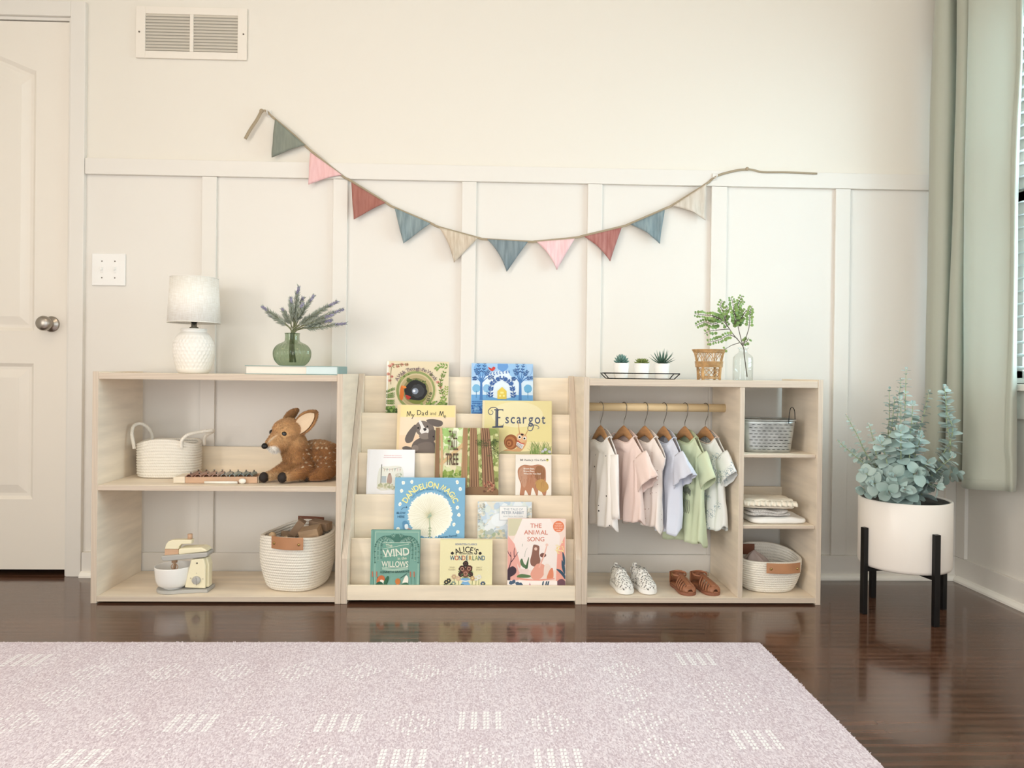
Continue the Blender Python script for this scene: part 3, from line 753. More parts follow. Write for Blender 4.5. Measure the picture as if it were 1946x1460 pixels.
for r_, z in ((46.7, zs0), (42.2, zs1)): MB(_mc['shade_trim']).tube([(r_*s_*math.cos(a), r_*s_*math.sin(a), z) for a in [2*PI*i/64 for i in range(64)]], .0014, 6, closed=True).build('trim_ring', o)
hp = MB(M_blackm)
for a in (0, PI*2/3, PI*4/3): hp.tube([(.003*math.cos(a), .003*math.sin(a), zs1-.012), (41.6*s_*math.cos(a), 41.6*s_*math.sin(a), zs1-.004)], .0012, 6)
hp.tube([(0, 0, z0+.03), (0, 0, zs1-.01)], .003, 8).build('shade_holder', T)

# ---- lying book under the vase
Y0 = 2.44; a = at(465, 712, Y0); b = at(643, 712, Y0); wk = (b.x-a.x); D_ = .15
BK = empty('coffee_table_book', ((a.x+b.x)/2, Y0, Z_T1+.0003), rz=R(0), label='thick closed book lying flat under the green glass vase', cat='book')
hk = at(550, 695.5, Y0).z-Z_T1
tealc = mat('book_cloth_teal', '8FA9A6', .6)
c_ = MB(tealc); c_.box(-wk/2, wk/2, 0, D_, 0, .0022).box(-wk/2, wk/2, 0, D_, hk-.0022, hk).box(wk/2-.004, wk/2, 0, D_, .0022, hk-.0022)
c_.build('cover', BK, bevel=.0007)
def pages_mat():
    m = mat('book_pages', 'EFE7DC', .85); N, L, b = nodes_of(m); tc = N.new('ShaderNodeTexCoord'); mp = N.new('ShaderNodeMapping'); mp.inputs['Scale'].default_value = (1, 1, 1); L.new(tc.outputs['Object'], mp.inputs[0])
    return m
M_pages = pages_mat()
pg = MB(M_pages); pg.box(-wk/2+.004, wk/2-.0045, .004, D_-.004, .0023, hk-.0023)
pg.build('pages', BK)
lb = MB(mat('pale_blue_jacket', 'D3E2E4', .45)); x_ = L_ = at(582, 700, Y0).x-(a.x+b.x)/2
lb.box(x_, wk/2-.0042, .0012, .0038, .0024, hk-.0024).build('paper_band', BK)

# ---- ribbed vase + lavender
Yv = 2.505; p = at(555, 690, Yv); s_ = Yv/1400; zb = Z_T1+hk+.0005
VS = empty('glass_vase', (p.x, Yv, zb), label='round ribbed green glass vase standing on the thick book', cat='vase')
gm = thin_glass('green_glass', 'CBD6C4', .03, .25)
pr = [(.1, 0.5), (20, .3), (26, 3), (32, 12), (34, 21), (33, 30), (27, 39), (18, 44), (14, 47), (13.2, 54), (13.6, 61)]
pp = lerp_prof(pr, 6)
mb = MB(gm); rb = lambda a, i, z: 1+.028*math.cos(a*26)*max(0, min(1, (46*s_-z)/(12*s_)))*min(1, z/(8*s_))
mb.lathe([(r*s_, z*s_) for r, z in pp], 208, rf=rb); mb.tube([(13.6*s_*math.cos(a), 13.6*s_*math.sin(a), 61*s_) for a in [2*PI*i/40 for i in range(40)]], .0012, 6, closed=True)
mb.build('vase_body', VS)
rng = random.Random(11)
LV = empty('lavender_bunch', (p.x, Yv, zb+.004), label='bunch of faux lavender sprigs in the green vase', cat='flowers')
M_lst = mat('lavender_stem', '7E8160', .7); M_ll = mat('lavender_leaf', 'A9AFA0', .75, var=.2, vscale=30); M_lf = mat('lavender_flower', '8F8AA6', .7, col2='B5AFC8', vscale=60)
st = MB(M_lst); lf = MB(M_ll); fl = MB(M_lf)
px0, py0 = 555, 690
tips = [(500, 582, -.01), (506, 593, .02), (531, 584, .03), (566, 543, .0), (556, 566, -.03), (570, 562, .03), (592, 558, .02), (577, 575, -.02), (640, 570, -.01), (648, 583, .02), (655, 611, .0), (615, 578, .03), (634, 596, -.03), (556, 582, .04), (606, 590, .0), (625, 604, .03)]
def orient(p, d, q, l, w_, mbx, nn=2):
    # slim leaf from p along direction q
    q = Vector(q).normalized(); sd = q.cross(Vector((rng.uniform(-1, 1), rng.uniform(-1, 1), rng.uniform(-1, 1)))).normalized()
    mbx.add([p, p+q*l*.5+sd*w_, p+q*l, p+q*l*.5-sd*w_], [(0, 1, 2, 3)], True)
for i, (tx, ty, dy) in enumerate(tips):
    tip = Vector(((tx-px0)*s_, dy, (py0-ty)*s_)); base = Vector((rng.uniform(-.012, .012), rng.uniform(-.01, .01), .008)); neck = Vector(((tx-px0)*.03*s_+rng.uniform(-.006, .006), rng.uniform(-.008, .008)+dy*.1, 60*s_))
    mid = Vector((tip.x*.55, dy*.6, 60*s_+(tip.z-60*s_)*.62))
    st = lf = fl = SprigMB = MB(M_lst); c_ = cr([base, neck, mid, tip], 14); st.tube(c_, [.0016]*30+[.0011]*(len(c_)-30), 6)
    n_ = len(c_)
    for k_ in range(int(n_*.5), n_-1):
        p_ = c_[k_]; d = (c_[k_+1]-p_).normalized(); t_ = (k_-n_*.5)/(n_*.5)
        st.m(M_ll)
        for q_ in range(12 if t_ < .62 else 3):
            dr = Vector((rng.uniform(-1, 1), rng.uniform(-1, 1), rng.uniform(-1, 1))); dr = (dr-d*dr.dot(d)).normalized()
            orient(p_, d, d*1.2+dr*.9, rng.uniform(.014, .027)*(1-.4*t_), .0015, lf)
        if t_ > .60:
            st.m(M_lf)
            for q_ in range(8):
                dr = Vector((rng.uniform(-1, 1), rng.uniform(-1, 1), rng.uniform(-1, 1))); dr = (dr-d*dr.dot(d)).normalized()
                c2 = p_+d*rng.uniform(0, .004)+dr*rng.uniform(.002, .0062)*(1.15-.6*t_)
                fl.ell(c2, (.0019, .0019, .0030), (rng.random()*3, rng.random()*3, 0), 5, 4)
    st.build('lavender_sprig', LV)


# ---- rope baskets
def rope_mat(name, col, cell=.006, pitch=.007):
    # coiled cotton rope: slanted twist marks along every coil
    m = mat(name, col, .85, spec=.15); N, L, b = nodes_of(m); tc = N.new('ShaderNodeTexCoord'); sp = N.new('ShaderNodeSeparateXYZ'); L.new(tc.outputs['Object'], sp.inputs[0])
    x = math_node(N, L, 'ADD', sp.outputs[0], sp.outputs[1]); u = math_node(N, L, 'MULTIPLY', x, 2*PI/pitch)
    v = math_node(N, L, 'MULTIPLY', sp.outputs[2], 2*PI/cell*.5)
    s = math_node(N, L, 'SINE', math_node(N, L, 'ADD', u, v))
    bp = N.new('ShaderNodeBump'); bp.inputs['Strength'].default_value = .35; bp.inputs['Distance'].default_value = .0015; L.new(s, bp.inputs['Height']); L.new(bp.outputs[0], b.inputs['Normal']); return m
M_rope = rope_mat('cotton_rope', 'F2EBDE')
def superell(a, rx, ry, e):
    c_, s_ = math.cos(a), math.sin(a)
    return rx*math.copysign(abs(c_)**(2/e), c_), ry*math.copysign(abs(s_)**(2/e), s_)
def rope_basket(parent, wx, wy, h, tx, ty, coils, e=2.4, rim=None, bulge=.02, material=None, n_=96):
    # (wx, wy) half sizes at the rim, (tx, ty) half sizes at the foot
    mb = MB(material or M_rope); rings = []; per = 6; th = h/coils*.42
    def prof(t):  # t 0 foot .. 1 rim
        k_ = t**.8 if t < 1 else 1
        rnd = 1 - .10*max(0, 1-t/.10)**2
        return (tx+(wx-tx)*k_)*rnd + bulge*math.sin(PI*t), (ty+(wy-ty)*k_)*rnd + bulge*math.sin(PI*t)
    N_ = coils*per
    for side in (1, -1):
        rr = range(N_+1) if side > 0 else range(N_, -1, -1)
        for i in rr:
            t = i/N_; rx, ry = prof(t); fz = (i % per)/per
            bump_ = th*.9*abs(math.sin(PI*fz))**.7
            rx += side*(bump_) - (0 if side > 0 else h/coils*.55); ry += side*(bump_) - (0 if side > 0 else h/coils*.55)
            ring = []
            for j in range(n_):
                a = 2*PI*j/n_; x, y = superell(a, rx, ry, e)
                z = h*t
                if rim: z += rim(a)*t**2
                ring.append((x, y, z))
            rings.append(ring)
    mb.loft(rings, cap0=True, cap1=True)
    return mb.build('body', parent), prof
# small basket with rope handles
Yb = 2.598; p = at(322, 905, Yb); s_ = Yb/1400
B1 = empty('rope_basket', (p.x, Yb, Z_M1+.0003), rz=R(4), label='small white cotton rope basket with two rope loop handles on the middle shelf', cat='basket')
hB = at(322, 836, Yb).z-Z_M1
rope_basket(B1, 54*s_, .068, hB, 53*s_, .066, 13, e=2.6, rim=lambda a: -.006*math.cos(a*2)-.002 + .004*math.sin(a*3), bulge=.001)
def loop(parent, pts, r=.0058):
    MB(M_rope).tube(cr(pts, 8), r, 10).build('handle', parent)
W_ = 54*s_
loop(B1, [(-W_-.004, -.035, hB-.028), (-W_-.007, -.035, hB-.008), (-W_-.014, -.030, hB+.022), (-W_-.014, -.015, hB+.048), (-W_+.002, .002, hB+.055), (-W_+.020, .018, hB+.040), (-W_+.030, .030, hB+.014), (-W_+.030, .034, hB-.016)])
loop(B1, [(W_*.62, -.066, hB-.022), (W_*.62, -.068, hB+.002), (W_*.80, -.062, hB+.022), (W_*1.10, -.040, hB+.030), (W_*1.48, -.020, hB+.034), (W_*1.40, .0, hB+.026), (W_*1.14, .015, hB+.010), (W_*1.08, .025, hB-.020)])

# ---- xylophone
Yx = 2.462; s_ = Yx/1400
p = at(352, 916, Yx)
XY = empty('xylophone', (at(467, 912, Yx).x, Yx+.012, Z_M1+.0012), rz=R(2.5), label='wooden toy xylophone with eight small metal bells bars between basket and fawn', cat='xylophone')
XY['label'] = 'wooden toy xylophone with eight rounded metal bars in front of the back rail'
x0 = -128*s_
M_lt = mat('pale_wood', 'EBDDC6', .55, var=.08, vscale=5, stretch=(1, 6, 6)); M_tanw = mat('tan_wood', 'CFA98A', .55, var=.08, vscale=5, stretch=(1, 6, 6))
MB(M_lt).prism([(x0, 0), (x0+21*s_, 0), (x0+21*s_, .022), (x0, .020)], -.035, .055).build('end_block', XY, bevel=.002)
MB(M_lt).prism([(x0+152*s_, 0), (x0+153.5*s_, 0), (x0+153.5*s_, .020), (x0+152*s_, .021)], -.028, .05).build('end_block', XY, bevel=.002)
MB(M_tanw).box(x0+21.2*s_, x0+151.8*s_, -.033, -.022, 0, .0205).build('side_rail', XY, bevel=.001)
MB(M_tanw).box(x0+21.2*s_, x0+151.8*s_, .040, .050, 0, .0205).build('side_rail', XY, bevel=.001)
for i in range(8):
    xc = x0+(30+i*15.2)*s_
    bm_ = mat('bar_%d' % i, ['A98070', 'B08A7C', 'AE8C7E', 'B3968C', '9FA09A', '8A9C9C', '7C8E90', '6F8285'][i], .22, metal=.85)
    mb = MB(bm_); r_ = 5.6*s_
    prof = [(xc+r_*math.cos(a), .0212+r_*.95*math.sin(a)) for a in [PI*k_/12 for k_ in range(13)]]+[(xc-r_*.82*math.cos(a), .0212+r_*.78*math.sin(a)) for a in [PI*k_/12 for k_ in range(13)]]
    L__ = .052-.0022*i
    mb.prism(prof, -L__+.010, L__, 'xz'); mb.build('bar', XY)
    for yy in (-.026, .044): MB(M_nickel).lathe([(.0016, .020), (.0016, .0212+r_+.002), (.003, .0212+r_+.002), (.003, .0212+r_+.004), (.0001, .0212+r_+.0045)], 10, c=(xc, yy*(L__/.052), 0)).build('bar_pin', XY)
pm = atz(428, 917, Z_M1+.005)
ML = empty('mallet', (pm.x, pm.y+.0, Z_M1+.0003), rz=R(1.5), label='white wooden mallet lying in front of the xylophone', cat='mallet')
MB(mat('white_wood', 'F8F2E6', .5)).tube([(-.066, 0, .0045), (.04, 0, .0042)], .0042, 12).build('stick', ML)
MB(_mc['white_wood']).ell((.055, 0, .009), (.012, .009, .009)).build('head', ML)

# ---- mixer toy
Ym = 2.455; s_ = Ym/1400; ox, oy = 352, 1114
pm = at(352, 1110, Ym)
MX = empty('toy_mixer', (pm.x, Ym, Z_B1+.0004), label='cream and grey wooden toy stand mixer with white bowl on the bottom shelf', cat='toy')
M_cream = mat('cream_paint', 'F6ECCB', .45); M_grey = mat('grey_paint', 'B9B6B0', .45); M_bowl = mat('bowl_white', 'F8F4EE', .25)
def q3(cx_, cy_): return ((150+cx_/3.477)-ox)*s_, (oy-(760+cy_/3.477))*s_
def P3(l): return [q3(*a_) for a_ in l]
base = [( -53*s_, -.0)]; zb_ = .011
pts = [(-.088, 0)]
cxb = q3(630, 0)[0]
poly = [(cxb+.052*math.cos(a), .052*math.sin(a)) for a in [PI*.30+PI*1.4*i/22 for i in range(23)]]
xr_ = q3(868, 0)[0]
poly += [(xr_-.03, -.030), (xr_, -.030), (xr_, .040), (xr_-.03, .040)]
MB(M_grey).prism(poly, 0, zb_, 'xy').build('base', MX, bevel=.002)
cz = zb_+.0004
b_ = MB(M_bowl); R_ = 34*s_; hb_ = q3(0, 1078)[1]-zb_
pb = lerp_prof([(.0002, 0), (R_*.52, 0), (R_*.56, .003), (R_*.80, .010), (R_*.94, hb_*.45), (R_, hb_), (R_*.96, hb_+.001), (R_*.88, hb_*.45), (R_*.6, .008), (.0002, .006)], 5)
b_.lathe([(max(r_, .0001), z) for r_, z in pb], 48, c=(cxb, 0, cz))
b_.build('bowl', MX)
M_lm = M_cream
zc1 = q3(0, 1018)[1]
col = MB(M_cream); A = P3([(758, 1018), (838, 1010), (852, 1060), (850, 1205), (718, 1200)]); A = [(x, max(z, zb_+.0003)) for x, z in A]
col.prism(A, -.026, -.012); col.prism([(x+.006, z) for x, z in A], -.0117, .020)
col.build('column', MX, bevel=.003)
arm = MB(M_grey); A = P3([(570, 1010), (572, 995), (600, 992), (862, 970), (868, 985), (860, 1000), (620, 1026), (580, 1026)])
arm.prism(A, -.030, .028); arm.build('arm', MX, bevel=.003)
hd = MB(M_cream); A = P3([(676, 989), (676, 950), (700, 946), (820, 940), (845, 950), (862, 968)])
hd.prism([(x, z+.0005) for x, z in A], -.026, .024).build('head_block', MX, bevel=.005, seg=3)
hk_ = MB(M_cream); A = P3([(583, 955), (590, 925), (605, 905), (630, 895), (755, 893), (754, 920), (690, 922), (673, 940), (671, 955)])
hk_.prism(A, -.018, .004).build('tilt_handle', MX, bevel=.002)
A = P3([(583, 996), (583, 956), (671, 956), (671, 990)]); MB(M_tanw).prism(A, -.018, .004).build('wood_block', MX, bevel=.001)
px_, pz_ = q3(736, 892); MB(M_tanw).lathe([(.0075, pz_), (.0075, pz_+.016)], 16, c=(px_, -.007, 0), cap0=True, cap1=True).build('peg', MX)
px_, pz_ = q3(632, 1026); st_ = MB(M_tanw); st_.lathe([(.0125, pz_-.0005), (.0125, pz_-.004), (.009, pz_-.006), (.009, pz_-.012)], 20, c=(px_, 0, 0), cap0=True, cap1=True)
st_.lathe([(.0035, pz_-.012), (.0035, pz_-.036)], 10, c=(px_, 0, 0), cap1=True)
for a in (0, PI/2, PI, PI*1.5):
    st_.tube(cr([(px_, 0, pz_-.012), (px_+.011*math.cos(a), .011*math.sin(a), pz_-.026), (px_+.003*math.cos(a), .003*math.sin(a), pz_-.038)], 5), .0014, 6)
st_.build('whisk', MX)
kx, kz = q3(795, 1150)
k_ = MB(M_grey); ylathe(k_, [(.0135, 0), (.0135, .005), (.0115, .007), (.0005, .0072)], (kx, -.0262, kz), 24); k_.box(kx-.002, kx+.002, -.0375, -.0334, kz-.011, kz+.011).build('dial', MX)
mk = MB(M_grey); sc_ = MB(_mc['screw_dark']); x_, z_ = q3(797, 1041); ylathe(sc_, [(.0028, 0), (.002, .001)], (x_, -.0262, z_), 12); sc_.build('screw', MX)
mb = MB(_mc['screw_dark'])
for cx_, cy_, t_ in ((757, 1138, 'o'), (797, 1107, 'i'), (836, 1142, 'x'), (795, 1180, 'u')):
    x_, z_ = q3(cx_, cy_); vs, fs, a0, a1 = text_mesh(t_)
    mb.add([(x_+(v[0]-.25)*.0075, -.0264, z_+(v[1]-.25)*.0075) for v in vs], fs, False)
mb.build('dial_marks', MX)

# ---- big basket with blocks
M_leather = mat('tan_leather', 'B9855F', .5, bump=.2, bscale=500, var=.1, vscale=14)
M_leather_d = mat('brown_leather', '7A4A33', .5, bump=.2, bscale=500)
M_brass = mat('brass_rivet', 'B39A62', .3, metal=1)
def strap(parent, c, w_, h_, rz, curve=0.0, m_=None, riv=True, lab=None):
    # curved leather handle plate with two rivets, centre c on the basket's outer wall, facing local -y rotated by rz
    Mr = Matrix.Translation(c) @ Matrix.Rotation(rz, 4, 'Z')
    mb = MB(m_ or M_leather); rows = []
    for i in range(13):
        u = -1+2*i/12; y = curve*u*u
        rows.append([Mr @ Vector((u*w_/2, y, z)) for z in (0, h_*.06, h_*.94, h_)])
    mb.loft(rows, closed=False); o = mb.build('leather_handle', parent, solid=.003, bevel=.0008)
    if riv:
        for u in (-.78, .78):
            rv = MB(M_brass); rv.T = Mr; ylathe(rv, [(.0042, 0), (.0042, .0012), (.0032, .0026), (.0005, .0032)], (u*w_/2, curve*u*u-.0022, h_*.45), 16); rv.build('rivet', o)
    return o
B2 = empty('rope_basket', (at(563, 1110, 2.50).x, 2.525, Z_B1+.0004), rz=R(-14), label='tall white cotton rope basket with tan leather handle, filled with wooden blocks', cat='basket')
s_ = 2.5/1400
body, prof = rope_basket(B2, .108, .118, .185, .086, .090, 20, e=2.7, rim=lambda a: .022*math.sin(a)**2*(1 if math.sin(a) > 0 else .35)-.006, bulge=.010)
strap(B2, (.026, -.1335, .150), .112, .040, 0, .012)
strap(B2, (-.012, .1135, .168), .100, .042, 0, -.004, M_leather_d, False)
M_blk = mat('oiled_wood_block', 'B89B7C', .5, var=.2, vscale=10, stretch=(1, 1, 8)); M_blk2 = mat('walnut_block', '9C8168', .5, var=.18, vscale=10, stretch=(1, 7, 1)); M_blk3 = mat('maple_block', 'D3B48E', .5, var=.12, vscale=10, stretch=(7, 1, 1))
blocks = [((.052, -.015, .182), (.045, .035, .021), (8, -12, 12), 0, 'chamfered oblong block leaning out over the rim'), ((-.012, .015, .190), (.018, .018, .036), (10, 35, 20), 1, 'upright dark square post tilted in the middle'), ((.055, .050, .196), (.050, .022, .016), (5, 5, -8), 1, 'flat dark plank across the far side'),
          ((-.050, -.040, .146), (.045, .025, .015), (-8, -20, 35), 2, 'pale plank tipped down to the front'), ((.026, -.066, .150), (.035, .026, .014), (14, 8, -10), 2, 'short pale plank just inside the leather handle'), ((-.060, .036, .146), (.030, .030, .020), (12, 8, 40), 0, 'brown cube low in the near corner'),
          ((.0, .066, .158), (.04, .026, .02), (0, 10, 5), 0, 'brown brick behind the upright post')]
for k_, (c, d, r_, mi, lb_) in enumerate(blocks):
    O = MB([M_blk, M_blk2, M_blk3][mi]).box(-d[0]*.72, d[0]*.72, -d[1]*.8, d[1]*.8, -d[2]*.85, d[2]*.85)
    w_ = Matrix.Rotation(R(-14), 3, 'Z') @ Vector(c)
    o = O.build('wooden_block', None, loc=w_+B2.location, bevel=.0015)
    o.rotation_euler = (R(r_[0]), R(r_[1]), R(r_[2]-14)); tag(o, 'wooden toy block in the tall rope basket, '+lb_, 'toy block', 'wooden blocks in the rope basket')
# a ring-shaped wooden bead peeking over the rim
o = MB(M_blk3).lathe([(.012*math.cos(a)+.0001 if i not in (0, 8) else .0001, .012*math.sin(a)) for i, a in enumerate([-PI/2+PI*k_/8 for k_ in range(9)])], 20).build('wooden_ball', None, loc=B2.location+(Matrix.Rotation(R(-14), 3, 'Z') @ Vector((-.072, -.045, .172))))
tag(o, 'pale wooden ball at the near rim of the tall rope basket', 'toy ball')

# ================================================================ on top of the wardrobe
Z_T3 = .736
Yt = 2.50; s_ = Yt/1400
M_pot = mat('white_pot', 'F7F4EF', .35); M_soil = mat('dark_moss', '4A4B33', .95, bump=.8, bscale=200)
xs = [at(a_, 716, Yt).x for a_ in (1180.5, 1219.5, 1257.5)]
xt0, xt1 = at(1148, 716, 2.46).x, at(1292, 716, 2.46).x
TR = empty('wire_tray', ((xt0+xt1)/2, Yt, Z_T3+.0003), label='low black wire tray holding the three succulent pots', cat='tray')
cx = (xt0+xt1)/2; hx = (xt1-xt0)/2; r_ = .0014; hz = .0195; yi = .032; yo = .040; hi_ = hx-.017
def wire(parent, pts, r, name='wire', closed=False, m_=None, n_=8):
    return MB(m_ or M_blackm).tube(pts, r, n_, closed=closed).build(name, parent)
wire(TR, [(-hx, -yo, hz), (hx, -yo, hz), (hx, yo, hz), (-hx, yo, hz)], .0019, 'top_frame', True)
wire(TR, [(-hi_, -yi, r_), (hi_, -yi, r_), (hi_, yi, r_), (-hi_, yi, r_)], .0014, 'bottom_frame', True)
for sx in (-1, 1):
    for sy in (-1, 1): wire(TR, [(sx*hx, sy*yo, hz), (sx*hi_, sy*yi, r_)], .0017, 'leg')
for f_ in (-.4, 0, .4): wire(TR, [(hi_*f_, -yi, r_), (hi_*f_, yi, r_)], .0010, 'cross_bar')
def fleaf(mb, base, ax, up, L_, w_, th, curl=.3, n_=7, tip=.9):
    # fat succulent leaf: loft of flattened ellipses along a curve
    ax = Vector(ax).normalized(); up = Vector(up); up = (up-ax*up.dot(ax)).normalized(); sd = ax.cross(up); rings = []
    for i in range(n_+1):
        t = i/n_; wd = w_*(math.sin(PI*(.18+.82*t**tip))**.8 if t < 1 else 0.02)*(1 if t < .97 else .1); wd = max(wd, .00012)
        c = Vector(base)+ax*L_*t+up*(L_*curl*t*t)
        rings.append([c+sd*wd*math.cos(a)+up*min(th, wd*.7)*math.sin(a) for a in [2*PI*k_/8 for k_ in range(8)]])
    mb.loft(rings, True, True)
kinds = [('blue-green pointed rosette succulent', '4F7268', '7FA39A'), ('short olive-green rosette succulent', '6E7C3E', '9AA864'), ('tall spiky dark aloe succulent', '3E5A4A', '5F7D6C')]
for k_ in range(3):
    S_ = empty('potted_succulent', (xs[k_], Yt, Z_T3+.0032), label=['blue-green pointed rosette succulent in a small white pot, beside the shorter olive one', 'short olive-green rosette succulent in a small white pot, middle one on the tray', 'tall spiky dark aloe in a small white pot, nearest the wicker stand'][k_], cat='plant', group='succulents on the wire tray')
    ph = at(1219, 691, Yt).z - Z_T3 - .0032
    MB(M_pot).lathe([(.0001, 0), (.0215, 0), (.0222, .001), (.0270, ph), (.0262, ph+.0006), (.0252, ph-.002), (.0245, ph-.006)], 40).build('pot', S_)
    MB(M_soil).lathe([(.0252, ph-.005), (.0001, ph-.0035)], 24).build('soil', S_)
    m1 = mat('succulent_%d' % k_, kinds[k_][1], .5, col2=kinds[k_][2], vscale=25, detail=2)
    mb = MB(m1); rg_ = random.Random(k_+5)
    if k_ < 2:
        levels = [(9, 8, .026, .0062), (9, 30, .027, .0066), (8, 52, .027, .006), (6, 70, .026, .005), (3, 84, .024, .004)] if k_ == 0 else [(10, 2, .025, .0056), (10, 22, .024, .0056), (8, 42, .020, .005), (6, 62, .015, .0042), (3, 82, .010, .003)]
        for li, (n_, el, L_, w_) in enumerate(levels):
            for i in range(n_):
                a = 2*PI*(i+.5*(li % 2))/n_+li*.3; e = R(el+rg_.uniform(-4, 4)); ax = (math.cos(a)*math.cos(e), math.sin(a)*math.cos(e), math.sin(e)); up = (-math.cos(a)*math.sin(e), -math.sin(a)*math.sin(e), math.cos(e))
                fleaf(mb, (math.cos(a)*.003, math.sin(a)*.003, ph-.001+li*(.0022 if k_ == 0 else .0012)), ax, up, L_, w_, .0026, .22)
    else:
        for i in range(26):
            a = i*2.4; el = 15+62*(i/26); e = R(el+rg_.uniform(-4, 4)); ax = (math.cos(a)*math.cos(e), math.sin(a)*math.cos(e), math.sin(e)); up = (-math.cos(a)*math.sin(e), -math.sin(a)*math.sin(e), math.cos(e))
            fleaf(mb, (math.cos(a)*.004, math.sin(a)*.004, ph-.001), ax, up, rg_.uniform(.044, .056), .0038, .0016, .12, 8, .45)
    mb.build('succulent', S_)

# ---- wicker stand
Yw = 2.50; s_ = Yw/1400; pw = at(1347, 716, Yw); M_wk = mat('natural_wicker', 'C79F6E', .6, var=.25, vscale=50, bump=.3, bscale=300)
WK = empty('wicker_planter', (pw.x, Yw, Z_T3+.0003), label='small open-weave wicker pedestal basket next to the glass bottle', cat='basket')
def zz_(py): return at(1347, py, Yw).z-Z_T3
def ring(r, z, rad, nn=40, wv=0, fq=20, ph=0): return [((r+wv*math.cos(fq*a+ph))*math.cos(a), (r+wv*math.cos(fq*a+ph))*math.sin(a), z) for a in [2*PI*i/nn for i in range(nn)]]
def wr_(z):  # radius along the basket height
    t = (z-zz_(696))/(zz_(664)-zz_(696)); return (24+6.5*max(t, 0)**1.6)*s_
top_ = MB(M_wk)
for k_, z in enumerate((zz_(665.5), zz_(667.5), zz_(669.5))): top_.tube(ring((31-k_*1.1)*s_, z, 0, 60, .0008, 15, k_), .0020, 8, closed=True)
top_.build('rim', WK)
bd = MB(M_wk)
for k_ in range(7):
    z = zz_(688+k_*1.6); bd.tube(ring((25.5-k_*.15)*s_, z, 0, 80, .0011, 20, PI*(k_ % 2)), .0013, 6, closed=True)
bd.build('woven_band', WK)
ar = MB(M_wk); n_ = 8
for i in range(n_):
    a0, a1 = 2*PI*i/n_, 2*PI*(i+2)/n_
    pts = []
    for k_ in range(15):
        t = k_/14; a = a0+(a1-a0)*t; z = zz_(690)+(zz_(667)-zz_(690))*math.sin(PI*t)**.8*.97; r = wr_(z)-.001
        pts.append((r*math.cos(a), r*math.sin(a), z))
    ar.tube(pts, .0012, 6)
    for q_ in (-.06, .06):
        a = a0+q_; ar.tube([(wr_(z)*math.cos(a), wr_(z)*math.sin(a), z) for z in [zz_(690)+(zz_(667)-zz_(690))*k_/6 for k_ in range(7)]], .0014, 6)
ar.build('lattice', WK)
for i in range(4):
    a = PI/4+PI/2*i; r0, r1 = 25*s_, 22.5*s_
    lg = MB(M_wk); lg.tube([(r1*math.cos(a)*1.02, r1*math.sin(a)*1.02, .0003), (r0*math.cos(a)*.93, r0*math.sin(a)*.93, zz_(697))], .0042, 10)
    for k_ in range(12):
        z = .002+(zz_(697)-.002)*k_/12; t = k_/12; r = r1+(r0-r1)*t; c_ = (r*math.cos(a)*.97, r*math.sin(a)*.97)
        lg.tube([(c_[0]+.0045*math.cos(b), c_[1]+.0045*math.sin(b), z+.0025*b/(2*PI)) for b in [2*PI*q_/10 for q_ in range(11)]], .0009, 5)
    lg.build('leg', WK)
br_2 = MB(M_wk)
for i in range(4):
    a0, a1 = PI/4+PI/2*i, PI/4+PI/2*(i+1); r = 23*s_
    A, B_ = Vector((r*math.cos(a0), r*math.sin(a0), 0)), Vector((r*math.cos(a1), r*math.sin(a1), 0))
    for z in (.006, .010): br_2.tube([A+Vector((0, 0, z)), B_+Vector((0, 0, z))], .0018, 6)
    for f_ in (0, .5, 1):
        if f_ == .5: br_2.tube(cr([A+Vector((0, 0, .012)), (A+B_)/2+Vector((0, 0, zz_(701))), B_+Vector((0, 0, .012))], 6), .0014, 6)
    br_2.tube(cr([A+Vector((0, 0, zz_(699))), (A+B_)/2+Vector((0, 0, .011)), B_+Vector((0, 0, zz_(699)))], 6), .0014, 6)
br_2.build('leg_brace', WK)

# ---- bottle with greenery
Yg = 2.425; s_ = Yg/1400; pg_ = at(1411.5, 716, Yg); zB = Z_T3+.0003
GB = empty('glass_bottle', (pg_.x, Yg, zB), label='clear glass apothecary bottle holding a leafy branch on the wardrobe top', cat='bottle')
cg = thin_glass('clear_glass', 'F7FAF9', .01, .18)
pr = lerp_prof([(.1, .8), (14, .4), (18, 1), (18.7, 4), (18.7, 38), (17.5, 45), (13, 50), (8.5, 53), (7.6, 57), (7.8, 60), (9.8, 61.5), (9.6, 63.5)], 5)
MB(cg).lathe([(r*s_, z*s_) for r, z in pr], 56).build('bottle', GB)
rng = random.Random(21)
GBR = empty('leafy_branch', (pg_.x, Yg, zB+.004), label='faux maidenhair green branch with small round leaves in the glass bottle', cat='plant')
M_twig = mat('twig', '5D5346', .7); M_gl = mat('round_leaf_green', '5C7F3F', .5, col2='93AC62', vscale=14, detail=2)
tw = MB(M_twig); lv = MB(M_gl)
def gq(px, py, dy=0): return Vector(((px-1411.5)*s_, dy, (718-py)*s_))
def leafdisc(mb, c, nrm, r, up=None, asp=1.0):
    nrm = Vector(nrm).normalized(); u = nrm.orthogonal().normalized() if up is None else (Vector(up)-nrm*Vector(up).dot(nrm)).normalized(); v = nrm.cross(u)
    vs = [Vector(c)+u*r*math.cos(a)*(1 if math.cos(a) > 0 else .95)+v*r*asp*math.sin(a)+nrm*(-.18*r*(math.cos(a*2)*.5+.5)) for a in [2*PI*i/9 for i in range(9)]]+[Vector(c)+nrm*.08*r]
    mb.add(vs, [(i, (i+1) % 9, 9) for i in range(9)], True)
